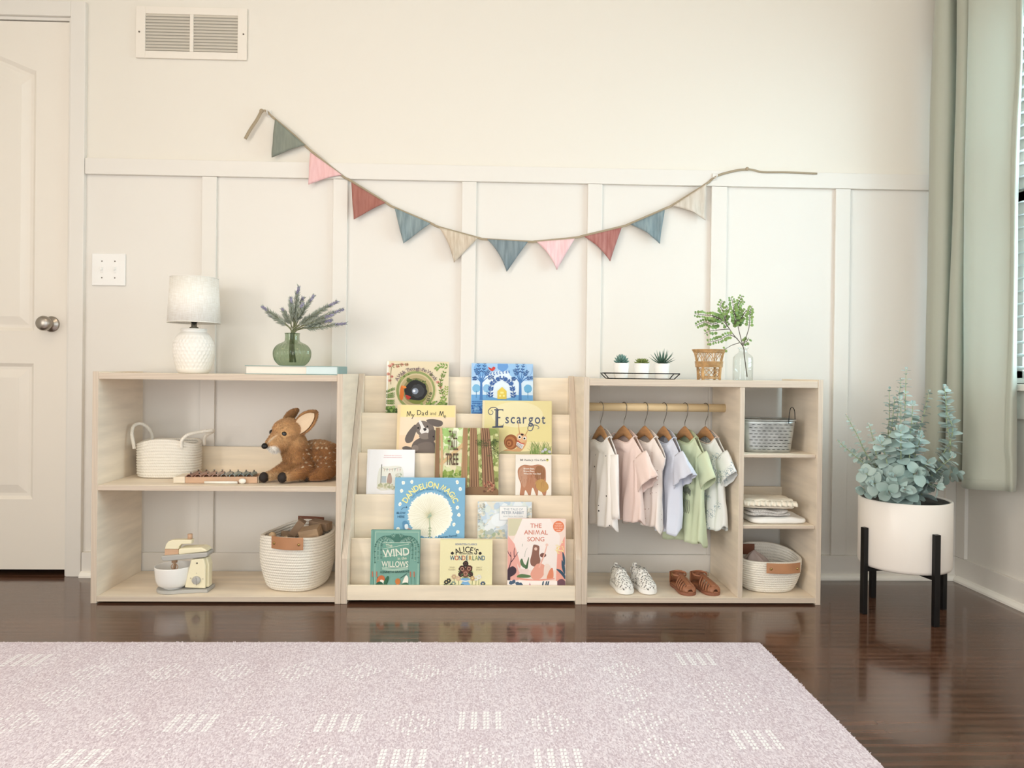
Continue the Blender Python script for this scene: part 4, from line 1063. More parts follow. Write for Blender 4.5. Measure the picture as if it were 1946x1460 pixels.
def frond(pts, r0=.0015, step=.0080, lr=(.0052, .0074), start=.25, both=True):
    tw = lv = MB(M_twig); c_ = cr(pts, 14); tw.tube(c_, [r0*(1-.5*i/len(c_)) for i in range(len(c_))], 6)
    acc = 0; tot = sum((c_[i+1]-c_[i]).length for i in range(len(c_)-1)); d_ = 0; nxt = tot*start
    for i in range(len(c_)-1):
        seg = c_[i+1]-c_[i]; d_ += seg.length
        if d_ >= nxt:
            nxt += step; d = seg.normalized()
            sd = d.cross(Vector((0, 1, 0))).normalized()
            for s2 in (-1, 1):
                sz = rng.uniform(*lr)*(1-.3*(d_/tot)**3); off = sd*s2*(sz*1.25+.001)+Vector((0, rng.uniform(-.004, .004), rng.uniform(-.001, .001)))+d*sz*.4
                nr = Vector((rng.uniform(-.5, .5), -1, rng.uniform(-.2, .7)))
                tw.m(M_twig).tube([c_[i], c_[i]+off*.35], .0005, 4); lv.m(M_gl); leafdisc(lv, c_[i]+off, nr, sz, off, .85)
    tw.build('frond', GBR)
main = [gq(1420, 713), gq(1414, 672), gq(1411, 655), gq(1392, 632), gq(1372, 606), gq(1352, 595, .01)]
frond(main[:1]+main[1:], .002, .009, start=.75)
frond([gq(1411, 655), gq(1404, 620, .01), gq(1398, 590, .01), gq(1410, 557, .01)], start=.4)
frond([gq(1411, 655), gq(1418, 620, -.02), gq(1420, 590, -.02), gq(1424, 578, -.02)], start=.55)
frond([gq(1372, 606), gq(1350, 598, -.01), gq(1333, 596, -.01), gq(1315, 594, -.01)], start=.1)
frond([gq(1372, 606), gq(1356, 612, .02), gq(1340, 608, .02), gq(1322, 616, .02)], start=.2)
frond([gq(1380, 618), gq(1372, 590, .0), gq(1366, 578, .0), gq(1370, 568, .0)], start=.3)
frond([gq(1384, 622), gq(1362, 624), gq(1348, 626), gq(1336, 632)], start=.5, step=.011)
frond([gq(1400, 640), gq(1380, 634, -.02), gq(1360, 644, -.02), gq(1340, 648, -.02)], start=.3)
frond([gq(1404, 648), gq(1392, 652), gq(1384, 656), gq(1374, 662)], start=.9)
frond([gq(1398, 604), gq(1390, 590, -.015), gq(1388, 575, -.015), gq(1384, 562, -.015)], start=.2)
frond([gq(1402, 610), gq(1414, 590), gq(1420, 585), gq(1428, 592)], start=.2)
frond([gq(1403, 612), gq(1408, 598, .02), gq(1404, 580, .02), gq(1414, 566, .02)], start=.15)
frond([gq(1404, 615), gq(1398, 604, -.01), gq(1392, 612, -.01), gq(1394, 600, -.01)], start=.1)
frond([gq(1408, 650), gq(1418, 645), gq(1420, 642), gq(1422, 638)], start=.3)
frond([gq(1372, 606), gq(1378, 596), gq(1376, 588), gq(1382, 580)], start=.2)

# ================================================================ books in the rack
class Art:
    """Flat printed picture: photo-crop coordinates of the cover mapped onto the cover face."""
    def __init__(s, mb, x0, y0, oy, sc, w_, h_):
        s.mb, s.x0, s.y0, s.oy, s.sc, s.w, s.h, s.n = mb, x0, y0, oy, sc, w_, h_, 0
        s.rng = random.Random(x0+y0)
    def p(s, cx, cy):
        x = 640+cx/4.054; y = s.oy+cy/4.054
        return ((x-s.x0)*s.sc-s.w/2, s.h-(y-s.y0)*s.sc)
    def lay(s): s.n += 1; return -.000009*s.n-.00002
    def poly(s, pts, c, raw=False):
        y = s.lay(); s.mb.m(cm(c))
        q = pts if raw else [s.p(*a) for a in pts]
        q = [(min(max(u, -s.w/2+.0006), s.w/2-.0006), min(max(v, .0006), s.h-.0006)) for u, v in q]
        s.mb.add([(u, y, v) for u, v in q], [tuple(range(len(q)))], False)
    def blob(s, pts, c, n=6):
        q = cr([(a, 0, b) for a, b in pts], n, True); s.poly([(a.x, a.z) for a in q], c)
    def circ(s, cx, cy, r, c, ry=None, n=28, rot=0, jag=0):
        ry = ry or r; o = []
        for i in range(n):
            a = 2*PI*i/n; k_ = 1+(s.rng.uniform(-jag, jag) if jag else 0)
            u, v = r*math.cos(a)*k_, ry*math.sin(a)*k_
            o.append((cx+u*math.cos(rot)-v*math.sin(rot), cy+u*math.sin(rot)+v*math.cos(rot)))
        s.poly(o, c)
    def line(s, pts, wd, c, w2=None, smooth=True, n=5):
        P_ = cr([(a, 0, b) for a, b in pts], n) if smooth and len(pts) > 2 else [Vector((a, 0, b)) for a, b in pts]
        L_, R_ = [], []
        for i, q in enumerate(P_):
            d = P_[min(i+1, len(P_)-1)]-P_[max(i-1, 0)]; nx_, nz_ = -d.z, d.x; l = math.hypot(nx_, nz_) or 1
            t = i/(len(P_)-1); k_ = (wd+(w2-wd)*t if w2 is not None else wd)/2
            L_.append((q.x+nx_/l*k_, q.z+nz_/l*k_)); R_.append((q.x-nx_/l*k_, q.z-nz_/l*k_))
        y = s.lay(); s.mb.m(cm(c)); pp_ = [s.p(*a) for a in L_]+[s.p(*a) for a in R_]; m_ = len(L_)
        pp_ = [(min(max(u, -s.w/2+.0006), s.w/2-.0006), min(max(v, .0006), s.h-.0006)) for u, v in pp_]
        s.mb.add([(u, y, v) for u, v in pp_], [(i, i+1, m_+i+1, m_+i) for i in range(m_-1)], False)
    def glyphs(s, t, cx, cy, size, c, bold=.0, sx=1.0, rot=0, align='c'):
        # cx, cy = centre of the line (baseline at cy + .36 size), size = cap height / .7 in crop px
        vs, fs, a0, a1 = text_mesh(t, bold); wd = (a1-a0)*size*sx
        off = -(a0+a1)/2 if align == 'c' else -a0
        y = s.lay(); s.mb.m(cm(c)); ca, sa = math.cos(rot), math.sin(rot); o = []
        for v in vs:
            u, w_ = (v[0]+off)*size*sx, -(v[1]-.35)*size
            q = s.p(cx+u*ca-w_*sa, cy+u*sa+w_*ca)
            q = (min(max(q[0], -s.w/2+.0006), s.w/2-.0006), min(max(q[1], .0006), s.h-.0006)); o.append((q[0], y, q[1]))
        s.mb.add(o, fs, False)
    def arc(s, t, cx, cy, r, a0, a1, size, c, bold=0, sx=1, jig=0):
        # letters along a circle, a0..a1 degrees measured clockwise from straight up
        ad = [advance(ch)+.06 for ch in t]; tot = sum(ad); acc = 0
        for ch, w_ in zip(t, ad):
            f_ = (acc+w_/2)/tot; acc += w_
            if ch == ' ': continue
            a = R(a0+(a1-a0)*f_); j = s.rng.uniform(-jig, jig)
            s.glyphs(ch, cx+(r+j)*math.sin(a), cy-(r+j)*math.cos(a), size, c, bold, sx, a)
    def leaves(s, pts, n, l, wd, c, spread=1.0, curve=0):
        # sprig: leaves left and right of a stem
        P_ = cr([(a, 0, b) for a, b in pts], 8); k_ = len(P_)-1
        for i in range(n):
            t = (i+.5)/n; q = P_[int(t*k_)]; d = (P_[min(int(t*k_)+1, k_)]-P_[max(int(t*k_)-1, 0)]).normalized()
            for sg in (-1, 1):
                a = math.atan2(d.z, d.x)+sg*.8*spread; ll = l*(1-.35*t)
                s.poly([(q.x, q.z), (q.x+ll*.5*math.cos(a)-wd*math.sin(a), q.z+ll*.5*math.sin(a)+wd*math.cos(a)), (q.x+ll*math.cos(a), q.z+ll*math.sin(a)), (q.x+ll*.5*math.cos(a)+wd*math.sin(a), q.z+ll*.5*math.sin(a)-wd*math.cos(a))], c)
    def sprinkle(s, x0, y0, x1, y1, n, r, cols, jag=.3, ry=None):
        for i in range(n):
            s.circ(s.rng.uniform(x0, x1), s.rng.uniform(y0, y1), r*s.rng.uniform(.5, 1.2), s.rng.choice(cols), ry=ry, n=7, rot=s.rng.random()*3, jag=jag)

def book(tier, x0, x1, ytop, T_, bg, spine, art, label, oy=670, hfix=None, rz=0, hid=.045):
    Yk = TI[tier][0]+TT; Yn = TI[tier+1][0] if tier < 5 else 2.69
    gap = Yn-Yk; a = at(x0, ytop, Yk+gap*.5); b = at(x1, ytop, Yk+gap*.5)
    w_ = (b-a).length; sc = w_/(x1-x0); zl = ledge_z(tier)+.0004
    ztop = (a.z+b.z)/2; hgt = ztop-zl
    zl += T_*math.sin(R(8)) if tier else T_*math.sin(R(4)); hgt = ztop-zl
    hb = max(.02, min(hgt, TI[tier+1][1]-zl)) if tier < 5 else hgt
    av = gap-.0040-T_-.0022; al = min(math.atan(av/hb), R(8) if tier else R(4)); al = max(al, R(.5))
    h_ = hgt/math.cos(al)
    B_ = empty('picture_book', ((a.x+b.x)/2, Yk+.0030, zl), rot=(-al, 0, rz), label=label, cat='book')
    # local frame: front cover at y=0 facing -y, leaning back
    ct = .0017
    mb = MB(cm(bg, .35)); mb.box(-w_/2, w_/2, 0, ct, 0, h_)
    A = Art(mb, x0, ytop, oy, sc, w_, h_)
    art(A)
    mb.build('front_cover', B_)
    MB(cm(spine, .4)).box(-w_/2, w_/2, T_-ct, T_, 0, h_).box(-w_/2, -w_/2+ct, ct+.00003, T_-ct-.00003, 0, h_).build('back_cover', B_)
    MB(M_pages).box(-w_/2+ct+.0001, w_/2-.002, ct+.00005, T_-ct-.00005, .002, h_-.0018).build('pages', B_)
    return B_

def art_woods(A):
    A.poly([(380, 65), (402, 68), (388, 640), (366, 640)], 'F4EFE4')
    A.circ(615, 292, 178, 'E9DABB'); A.circ(615, 292, 158, 'D9C69B'); A.circ(612, 294, 150, '8E9A5E'); A.sprinkle(500, 170, 730, 250, 40, 14, ['5F7034', '7B8A45', 'A3A868'])
    A.circ(614, 294, 132, 'CDBB93'); A.circ(614, 296, 122, 'B9A67B'); A.circ(614, 298, 100, '8A8355'); A.sprinkle(540, 205, 690, 250, 26, 12, ['4C5B2B', '64743A'])
    A.circ(612, 300, 86, '1E1C1B', jag=.05); A.circ(628, 300, 52, '38383A', jag=.08); A.circ(608, 300, 24, '8F98A8'); A.circ(600, 298, 10, 'E9EEF5')
    A.blob([(560, 365), (640, 372), (690, 350), (660, 392), (600, 398)], '7A7F38'); A.blob([(535, 330), (575, 345), (560, 365), (545, 360)], 'B5372B')
    A.blob([(497, 270), (512, 262), (522, 320), (510, 372), (490, 350)], 'D9742F'); A.blob([(505, 262), (530, 262), (540, 275), (520, 280)], 'E98A3C')
    for x, y in ((408, 110), (400, 170), (430, 95), (500, 95), (410, 220), (425, 190), (470, 110), (540, 95), (800, 265), (780, 230)):
        A.circ(x, y, 15, 'D9A08C', ry=11, n=9, jag=.25); A.circ(x+3, y, 6, 'A8574C', n=7)
    A.line([(420, 250), (418, 150), (440, 100), (550, 92)], 4, '7F6B45'); A.leaves([(430, 110), (550, 92)], 6, 22, 4, '8A7D4E')
    A.leaves([(860, 110), (800, 100), (765, 130)], 6, 34, 7, '7FA050'); A.line([(830, 350), (800, 250), (820, 160)], 5, '6F6238'); A.leaves([(835, 380), (800, 250), (830, 150)], 10, 34, 6, '6D8B3C'); A.leaves([(810, 400), (840, 330), (850, 260)], 7, 36, 6, '9AAE5C')
    for i in range(5): A.leaves([(395+i*14, 470), (400+i*10, 380), (395+i*12, 300-i*6)], 12, 22, 4, ['4E6E2C', '6E8F3E', '86A357'][i % 3])
    A.leaves([(700, 400), (715, 350), (730, 310)], 6, 20, 5, '4D5C34'); A.sprinkle(390, 420, 470, 520, 50, 12, ['587A30', '8AA559', '3F5A26'])
    A.sprinkle(660, 380, 850, 410, 30, 10, ['5B7434', '89A050'])
    A.arc('A Walk Through the Woods', 617, 300, 176, -62, 60, 43, '7A6468', bold=.005, sx=.95)
def art_trees(A):
    A.poly([(1040, 78), (1515, 80), (1515, 220), (1040, 220)], 'A9CCEE'); A.poly([(1040, 220), (1515, 220), (1515, 330), (1040, 330)], 'D7E9F6'); A.poly([(1040, 330), (1515, 330), (1515, 620), (1040, 620)], '6FA9DC')
    A.circ(1275, 250, 150, 'E3F0F9', ry=110); A.circ(1110, 130, 55, '7FB3E3', jag=.06); A.circ(1280, 105, 42, '6C9ED8', jag=.06); A.circ(1395, 130, 75, '9CC6EC', jag=.05)
    for x, c in ((1475, '6FB0D8'), (1078, '7FBBE0'), (1160, '8FC0E4')): A.circ(x, 280, 32, c, jag=.06); A.line([(x, 300), (x, 355)], 5, '4E86B8', smooth=False)
    for x in (1115, 1415):
        A.line([(x, 370), (x, 260), (x-4, 200)], 24, '4A7DBB', 12); 
        for dx, dy in ((-45, -100), (55, -90), (-25, -150), (25, -150), (90, -40), (-60, -30)):
            A.line([(x, 240), (x+dx*.5, 210+dy*.3), (x+dx, 235+dy)], 9, '4A7DBB', 3); A.leaves([(x+dx*.5, 210+dy*.3), (x+dx, 235+dy)], 4, 26, 5, '33578F')
    A.line([(1180, 350), (1195, 240), (1262, 198)], 6, '3C5F96'); A.leaves([(1185, 350), (1198, 245), (1262, 198)], 10, 34, 8, '3F66A6')
    A.line([(1370, 350), (1345, 240), (1285, 200)], 6, '3C5F96'); A.leaves([(1365, 350), (1345, 245), (1285, 200)], 10, 34, 8, '3F66A6')
    A.leaves([(1160, 180), (1240, 160), (1330, 150)], 8, 22, 5, '4E79BB')
    A.poly([(1240, 362), (1240, 300), (1275, 268), (1310, 300), (1310, 362)], 'E8CE5C'); A.poly([(1254, 330), (1268, 330), (1268, 345), (1254, 345)], 'F6E89A'); A.poly([(1282, 330), (1296, 330), (1296, 345), (1282, 345)], 'F6E89A'); A.poly([(1262, 305), (1288, 305), (1288, 320), (1262, 320)], 'F6E89A')
    A.blob([(1165, 118), (1190, 128), (1205, 112), (1222, 120), (1210, 140), (1190, 144)], 'D2453C'); A.poly([(1165, 112), (1192, 126), (1180, 136)], 'B93A35')
    A.line([(1515, 90), (1505, 150), (1480, 190)], 5, '8FB6DC')
    for i in range(6): A.leaves([(1055+i*12, 480), (1058+i*12, 420), (1050+i*14, 380)], 5, 16, 4, '3E6FB0')
    A.sprinkle(1045, 400, 1130, 480, 25, 8, ['5E9AD5', '3D6DB3', '8EBBE6'])
def art_dad(A):
    A.poly([(468, 405), (910, 410), (910, 500), (468, 500)], 'F3DFA0'); A.poly([(468, 500), (910, 500), (910, 800), (468, 800)], 'F2DDC0'); A.poly([(468, 640), (910, 640), (910, 960), (468, 960)], 'F3D5B4')
    A.poly([(468, 405), (492, 405), (480, 960), (456, 960)], 'F0D6A8')
    for t, x, y, sz, r in (('M', 556, 475, 58, -.08), ('y', 588, 484, 54, .05), ('D', 634, 465, 54, -.05), ('a', 664, 470, 50, .05), ('d', 690, 466, 52, 0), ('and', 742, 470, 36, .03), ('M', 806, 472, 58, .1), ('e', 834, 490, 44, .1)): A.glyphs(t, x, y, sz, '3A3532', .006, .95, r)
    g1, g2, g3 = '7C7068', '6A605A', '8D8178'
    A.blob([(510, 740), (540, 725), (590, 740), (600, 760), (540, 765)], g2)
    A.blob([(600, 690), (690, 650), (755, 690), (770, 770), (700, 960), (600, 900), (580, 770)], g2); A.blob([(650, 700), (740, 700), (760, 800), (650, 820), (620, 740)], g1)
    A.blob([(610, 560), (650, 530), (705, 540), (745, 570), (750, 610), (700, 650), (640, 640), (608, 600)], g1)
    A.blob([(608, 560), (590, 570), (550, 620), (530, 670), (545, 700), (585, 690), (605, 640), (620, 590)], g2); A.blob([(690, 525), (740, 515), (810, 530), (815, 560), (780, 575), (730, 560)], g2)
    A.blob([(632, 535), (648, 528), (680, 580), (708, 590), (706, 625), (670, 636), (642, 612), (650, 580)], 'EDE8E2'); A.blob([(668, 590), (684, 584), (694, 596), (680, 608)], '2E2624'); A.circ(630, 585, 8, '1D1A1A'); A.circ(700, 572, 7, '1D1A1A')
    A.circ(610, 742, 26, g3); A.blob([(640, 640), (690, 620), (735, 640), (700, 670), (650, 665)], g3)
    A.circ(742, 640, 36, g2, ry=45); A.circ(748, 650, 6, '1D1A1A')
def art_escargot(A):
    A.poly([(1125, 372), (1655, 378), (1655, 560), (1125, 560)], 'EADFA6'); A.circ(1390, 480, 200, 'F0E8BC', ry=100)
    A.poly([(1125, 690), (1655, 690), (1655, 900), (1125, 900)], 'EFE3B0'); A.poly([(1125, 375), (1140, 375), (1136, 900), (1120, 900)], 'EFE2BC')
    A.line([(1250, 450), (1225, 430), (1190, 430), (1168, 455), (1178, 480), (1200, 478), (1204, 458), (1190, 452)], 7, '4A5268', 4)
    A.poly([(1228, 445), (1246, 445), (1246, 580), (1228, 580)], '4A5268'); A.poly([(1214, 440), (1284, 440), (1284, 458), (1276, 448), (1214, 450)], '4A5268'); A.poly([(1236, 500), (1262, 500), (1262, 510), (1236, 510)], '4A5268'); A.poly([(1200, 574), (1280, 566), (1288, 548), (1284, 582), (1200, 584)], '4A5268'); A.poly([(1222, 450), (1226, 450), (1226, 576), (1222, 576)], '4A5268')
    x = 1290
    for ch, wd in (('s', 36), ('c', 40), ('a', 44), ('r', 34), ('g', 48), ('o', 46), ('t', 34)):
        A.glyphs(ch, x+wd/2+6, 512, 104, '4F5A72', .012, .80); x += wd+5.5
    A.line([(1520, 560), (1505, 600), (1478, 600), (1475, 580), (1490, 560), (1540, 562), (1560, 580), (1548, 590)], 7, '4F5A72', 4)
    A.blob([(1275, 775), (1310, 748), (1380, 745), (1400, 700), (1440, 660), (1466, 680), (1450, 730), (1410, 770), (1350, 790)], 'D8A878')
    A.circ(1345, 692, 54, '9A5B33', ry=58); A.circ(1338, 696, 42, 'B97A48', ry=46); A.circ(1333, 700, 29, '92552F', ry=32); A.circ(1330, 702, 17, 'BC7F4D', ry=19); A.circ(1329, 703, 8, '8F522D')
    A.blob([(1388, 640), (1420, 620), (1462, 640), (1466, 672), (1440, 690), (1400, 690)], 'E3B98C'); A.line([(1412, 632), (1405, 590), (1402, 545)], 7, 'C99764', 4); A.line([(1450, 645), (1465, 620), (1478, 590)], 7, 'C99764', 4)
    A.circ(1411, 653, 14, 'F8F4EA'); A.circ(1411, 655, 8, '1E1917'); A.circ(1450, 662, 13, 'F8F4EA'); A.circ(1448, 664, 7, '1E1917'); A.blob([(1420, 628), (1440, 630), (1438, 642), (1422, 638)], '1E1917')
    A.poly([(1390, 690), (1445, 712), (1430, 745), (1385, 715)], 'F2F0EE'); 
    for i in range(4): A.line([(1392-i*1, 700+i*8), (1437-i*4, 718+i*8)], 3, '33405F', smooth=False)
    A.line([(1396, 680), (1420, 700), (1450, 706)], 9, 'C23B36', 5)
    A.blob([(1260, 772), (1400, 765), (1655, 772), (1655, 900), (1260, 900)], 'C3BE93')
    for i in range(90):
        x = A.rng.uniform(1490, 1652); l = A.rng.uniform(40, 105); A.line([(x, 785), (x+A.rng.uniform(-6, 8), 785-l*.6), (x+A.rng.uniform(-22, 26), 785-l)], 4.5, A.rng.choice(['7E9A4A', '9CB368', '5F7F38', 'B4C587']), .8, n=3)
    for x, y in ((1610, 745), (1640, 765), (1590, 760)): A.circ(x, y, 12, 'C9CBD8', n=7, jag=.3)
def art_tall(A):
    A.poly([(765, 580), (985, 580), (985, 1160), (750, 1160)], 'C6CF94'); A.poly([(985, 580), (1250, 585), (1240, 1160), (985, 1160)], 'A9AE6D')
    A.sprinkle(790, 585, 960, 760, 60, 26, ['B9D58A', 'E4EFC4', 'A5C978', 'F1F3D6']); A.sprinkle(790, 760, 980, 930, 50, 24, ['EDE7C8', 'DCE0B0', 'E9DDB8']); A.sprinkle(790, 920, 980, 1000, 40, 16, ['8DA24D', 'B6C26F', '76913F'])
    A.sprinkle(990, 590, 1245, 900, 60, 24, ['8C9C56', 'C9CF92', 'D7D9A0', '7B8A48']); A.sprinkle(990, 880, 1240, 1050, 50, 20, ['9AA35F', 'D9D79A', '7E7F4A'])
    A.poly([(762, 580), (790, 580), (800, 1160), (752, 1160)], '8E6B4C'); A.line([(800, 870), (880, 800), (990, 700)], 22, 'D9B98A', 30); A.line([(800, 580), (812, 800), (806, 1160)], 18, 'D0AE84')
    for x0_, x1_, w0_, c1, c2 in ((990, 985, 34, 'B08A60', '96724E'), (1050, 1065, 52, '8F6A4C', '6E4E38'), (1140, 1178, 66, '8A654A', '5E4231')):
        A.line([(x0_, 582), ((x0_+x1_)/2, 800), (x1_, 1080)], w0_, c1, w0_*1.5)
        for k_ in range(7):
            o_ = (k_-3)*w0_/8; A.line([(x0_+o_, 582), ((x0_+x1_)/2+o_*1.1, 800), (x1_+o_*1.5, 1080)], 3.4, c2 if k_ % 2 else 'B5906C', 4.5)
    A.blob([(985, 1050), (1240, 1050), (1240, 1170), (985, 1170)], '8A6A4B'); A.sprinkle(1140, 1000, 1225, 1075, 40, 8, ['6B4634', '9C5A48', 'B98A6A'])
    for i in range(150):
        cx_, cy_ = A.rng.choice([(1130, 700), (1180, 720), (1200, 790), (1215, 690), (1110, 705), (1230, 760)]); x, y = cx_+A.rng.gauss(0, 20), cy_+A.rng.gauss(0, 14)
        x = min(x, 1240); a = A.rng.uniform(-2.8, .6); A.line([(x, y), (x+22*math.cos(a), y+22*math.sin(a)*.6)], 3.2, A.rng.choice(['3F4F2C', '5B6B3A', '2F3C22']), .8, smooth=False)
    for t, x, y, sz in (('TALL', 895, 640, 92), ('TALL', 895, 718, 106), ('TREE', 890, 826, 124)): A.glyphs(t, x, y, sz, '5F4A38', .018, {'TREE': .36}.get(t, .31 if sz < 100 else .34))
def art_bunting(A):
    A.poly([(240, 752), (256, 752), (240, 1300), (222, 1300)], 'EFEBEA')
    for y, a0, a1 in ((797, 365, 498), (811, 362, 500)):
        x = a0
        while x < a1: w_ = A.rng.uniform(3, 8); A.poly([(x, y-3), (x+w_, y-3), (x+w_, y+3), (x, y+3)], 'DDB9BB'); x += w_+3
    A.blob([(330, 900), (400, 880), (505, 890), (510, 1040), (420, 1060), (322, 1050)], 'E6E5DA'); A.line([(348, 865), (346, 950), (344, 1040)], 7, '8B8880', smooth=False); A.line([(348, 888), (400, 905), (500, 885)], 3, 'A5A09A')
    for i in range(7): x = 365+i*20; A.poly([(x, 896), (x+12, 896), (x+5, 922)], ['C9B9A8', 'A9B0A5', 'D8C3BC'][i % 3])
    A.poly([(350, 955), (386, 955), (386, 1005), (350, 1005)], 'B3BDC0'); A.blob([(400, 940), (418, 935), (430, 975), (425, 1010), (392, 1008)], 'B59A8C'); A.circ(412, 938, 8, '9B8376'); A.sprinkle(460, 930, 505, 1010, 30, 10, ['C4CBB4', 'D6D2C2', 'AEB8A0']); A.sprinkle(325, 1015, 450, 1055, 50, 12, ['C7C4A2', 'B1B491', 'DAD6C0'])
def art_bear(A):
    A.glyphs('Bill Martin Jr / Eric Carle', 1512, 830, 19.5, '3A3532', .02)
    A.circ(1623, 830, 10, 'C9C46A'); A.circ(1623, 824, 6, '5A6A3C', ry=4)
    # a plain striped brown patch with four broad feet, no animal drawn
    A.blob([(1400, 960), (1398, 900), (1440, 868), (1500, 872), (1560, 865), (1605, 890), (1612, 950), (1612, 1010), (1618, 1060), (1600, 1110), (1560, 1040), (1545, 1110), (1510, 1040), (1490, 1110), (1455, 1060), (1440, 1120), (1412, 1100), (1420, 1020)], 'BC8667')
    A.blob([(1405, 950), (1410, 905), (1450, 880), (1470, 960), (1450, 1040), (1425, 1010)], 'C79B80'); A.blob([(1540, 880), (1596, 890), (1606, 960), (1570, 990), (1530, 960)], '9D6F4C'); A.blob([(1530, 1000), (1580, 975), (1625, 1010), (1630, 1050), (1590, 1075), (1545, 1050)], 'C29A5C')
    for i in range(60):
        x, y = A.rng.uniform(1412, 1600), A.rng.uniform(880, 1010); A.line([(x, y), (x+A.rng.uniform(-4, 4), y+A.rng.uniform(20, 50))], 2.2, A.rng.choice(['A56F50', 'CBA084', '8D5C3E']), .6, smooth=False)
    for i, t in enumerate(('Brown Bear,', 'Brown Bear,', 'What Do You See?')): A.glyphs(t, 1440, 896+i*19, 17, 'F6F0E6', .02, align='l')
def art_dandelion(A):
    for x, y in ((510, 240), (575, 234), (500, 302), (490, 404), (928, 232), (952, 284), (932, 426), (944, 482), (908, 556), (938, 612), (478, 590), (455, 700)):
        A.circ(x, y, 13, 'F4F5EE', ry=15, n=9, jag=.2); A.circ(x+1, y+1, 5, 'E3DCB0', n=7)
    A.circ(722, 486, 170, 'F7F4E8', n=150, jag=.05); A.circ(718, 486, 158, 'F6F2DF', n=80, jag=.03)
    for i in range(58):
        a = 2*PI*i/58+A.rng.uniform(-.03, .03); r_ = A.rng.uniform(125, 158); A.line([(716, 490), (716+r_*math.cos(a), 488+r_*math.sin(a))], 1.8, 'CFC9A4', 1.0, smooth=False)
    A.sprinkle(700, 470, 735, 505, 18, 6, ['9DB09A', 'B9C6A8']); A.line([(718, 500), (722, 570), (724, 650)], 7, 'A9B896', 8); A.leaves([(724, 570), (722, 650)], 4, 20, 4, 'A3B08E')
    A.arc('DANDELiON MAGiC', 722, 470, 216, -68, 68, 62, 'F6EC9C', bold=.022, sx=.9, jig=4)
    A.arc('Go Ahead, Make Your Wish!', 722, 476, 191, -50, 50, 26, '4C88A8', bold=0)
    for t, y in (('BLOW', 470), ('HERE', 498)): A.glyphs(t, 500, y, 24, '2F5F7E', .01)
    A.line([(500, 446), (515, 430), (542, 426)], 3, '2F5F7E'); A.poly([(538, 418), (548, 427), (537, 434)], '2F5F7E')
    A.blob([(512, 540), (540, 530), (560, 560), (552, 600), (520, 592)], '5E93B8'); A.blob([(530, 560), (552, 556), (558, 588), (534, 590)], 'E8EFF2'); A.line([(552, 590), (580, 592)], 5, 'E28F76', smooth=False)
    A.glyphs('Darren Farrell', 862, 645, 25, '2F5F7E', .005, 1, -.12)
def art_rabbit(A):
    A.poly([(1085, 380), (1130, 380), (1125, 900), (1082, 900)], 'D9D3BF'); A.sprinkle(1090, 385, 1500, 640, 130, 30, ['D5E2EA', 'E9EFF0', 'C2D4E2', 'DDE6E0', 'E6E3D4'])
    A.sprinkle(1090, 600, 1300, 660, 40, 20, ['CFCBA8', 'A9B89A', 'DAD7C0', 'B8C4C0']); A.circ(1250, 520, 60, 'EEF4F6', ry=50)
    for i in range(26): x = A.rng.choice([A.rng.uniform(1090, 1150), A.rng.uniform(1460, 1498)]); y = A.rng.uniform(390, 560); A.leaves([(x, y+30), (x+A.rng.uniform(-12, 12), y)], 3, 12, 2.5, A.rng.choice(['9DB0B4', 'A89F88', '8AA0AA']))
    A.poly([(1255, 415), (1465, 415), (1465, 520), (1255, 520)], 'F2F2F0')
    for a, b in (((1255, 415), (1465, 415)), ((1465, 415), (1465, 520)), ((1255, 520), (1465, 520)), ((1255, 415), (1255, 520))): A.line([a, b], 2, 'A9B3BC', smooth=False)
    A.glyphs('THE TALE OF', 1360, 438, 24, '9AA6B2', .0, 1.05); A.glyphs('PETER RABBIT', 1358, 464, 30, '8795A6', .008, .92); A.glyphs('BEATRIX POTTER', 1360, 492, 15, 'A9B3BC', 0, 1.3)
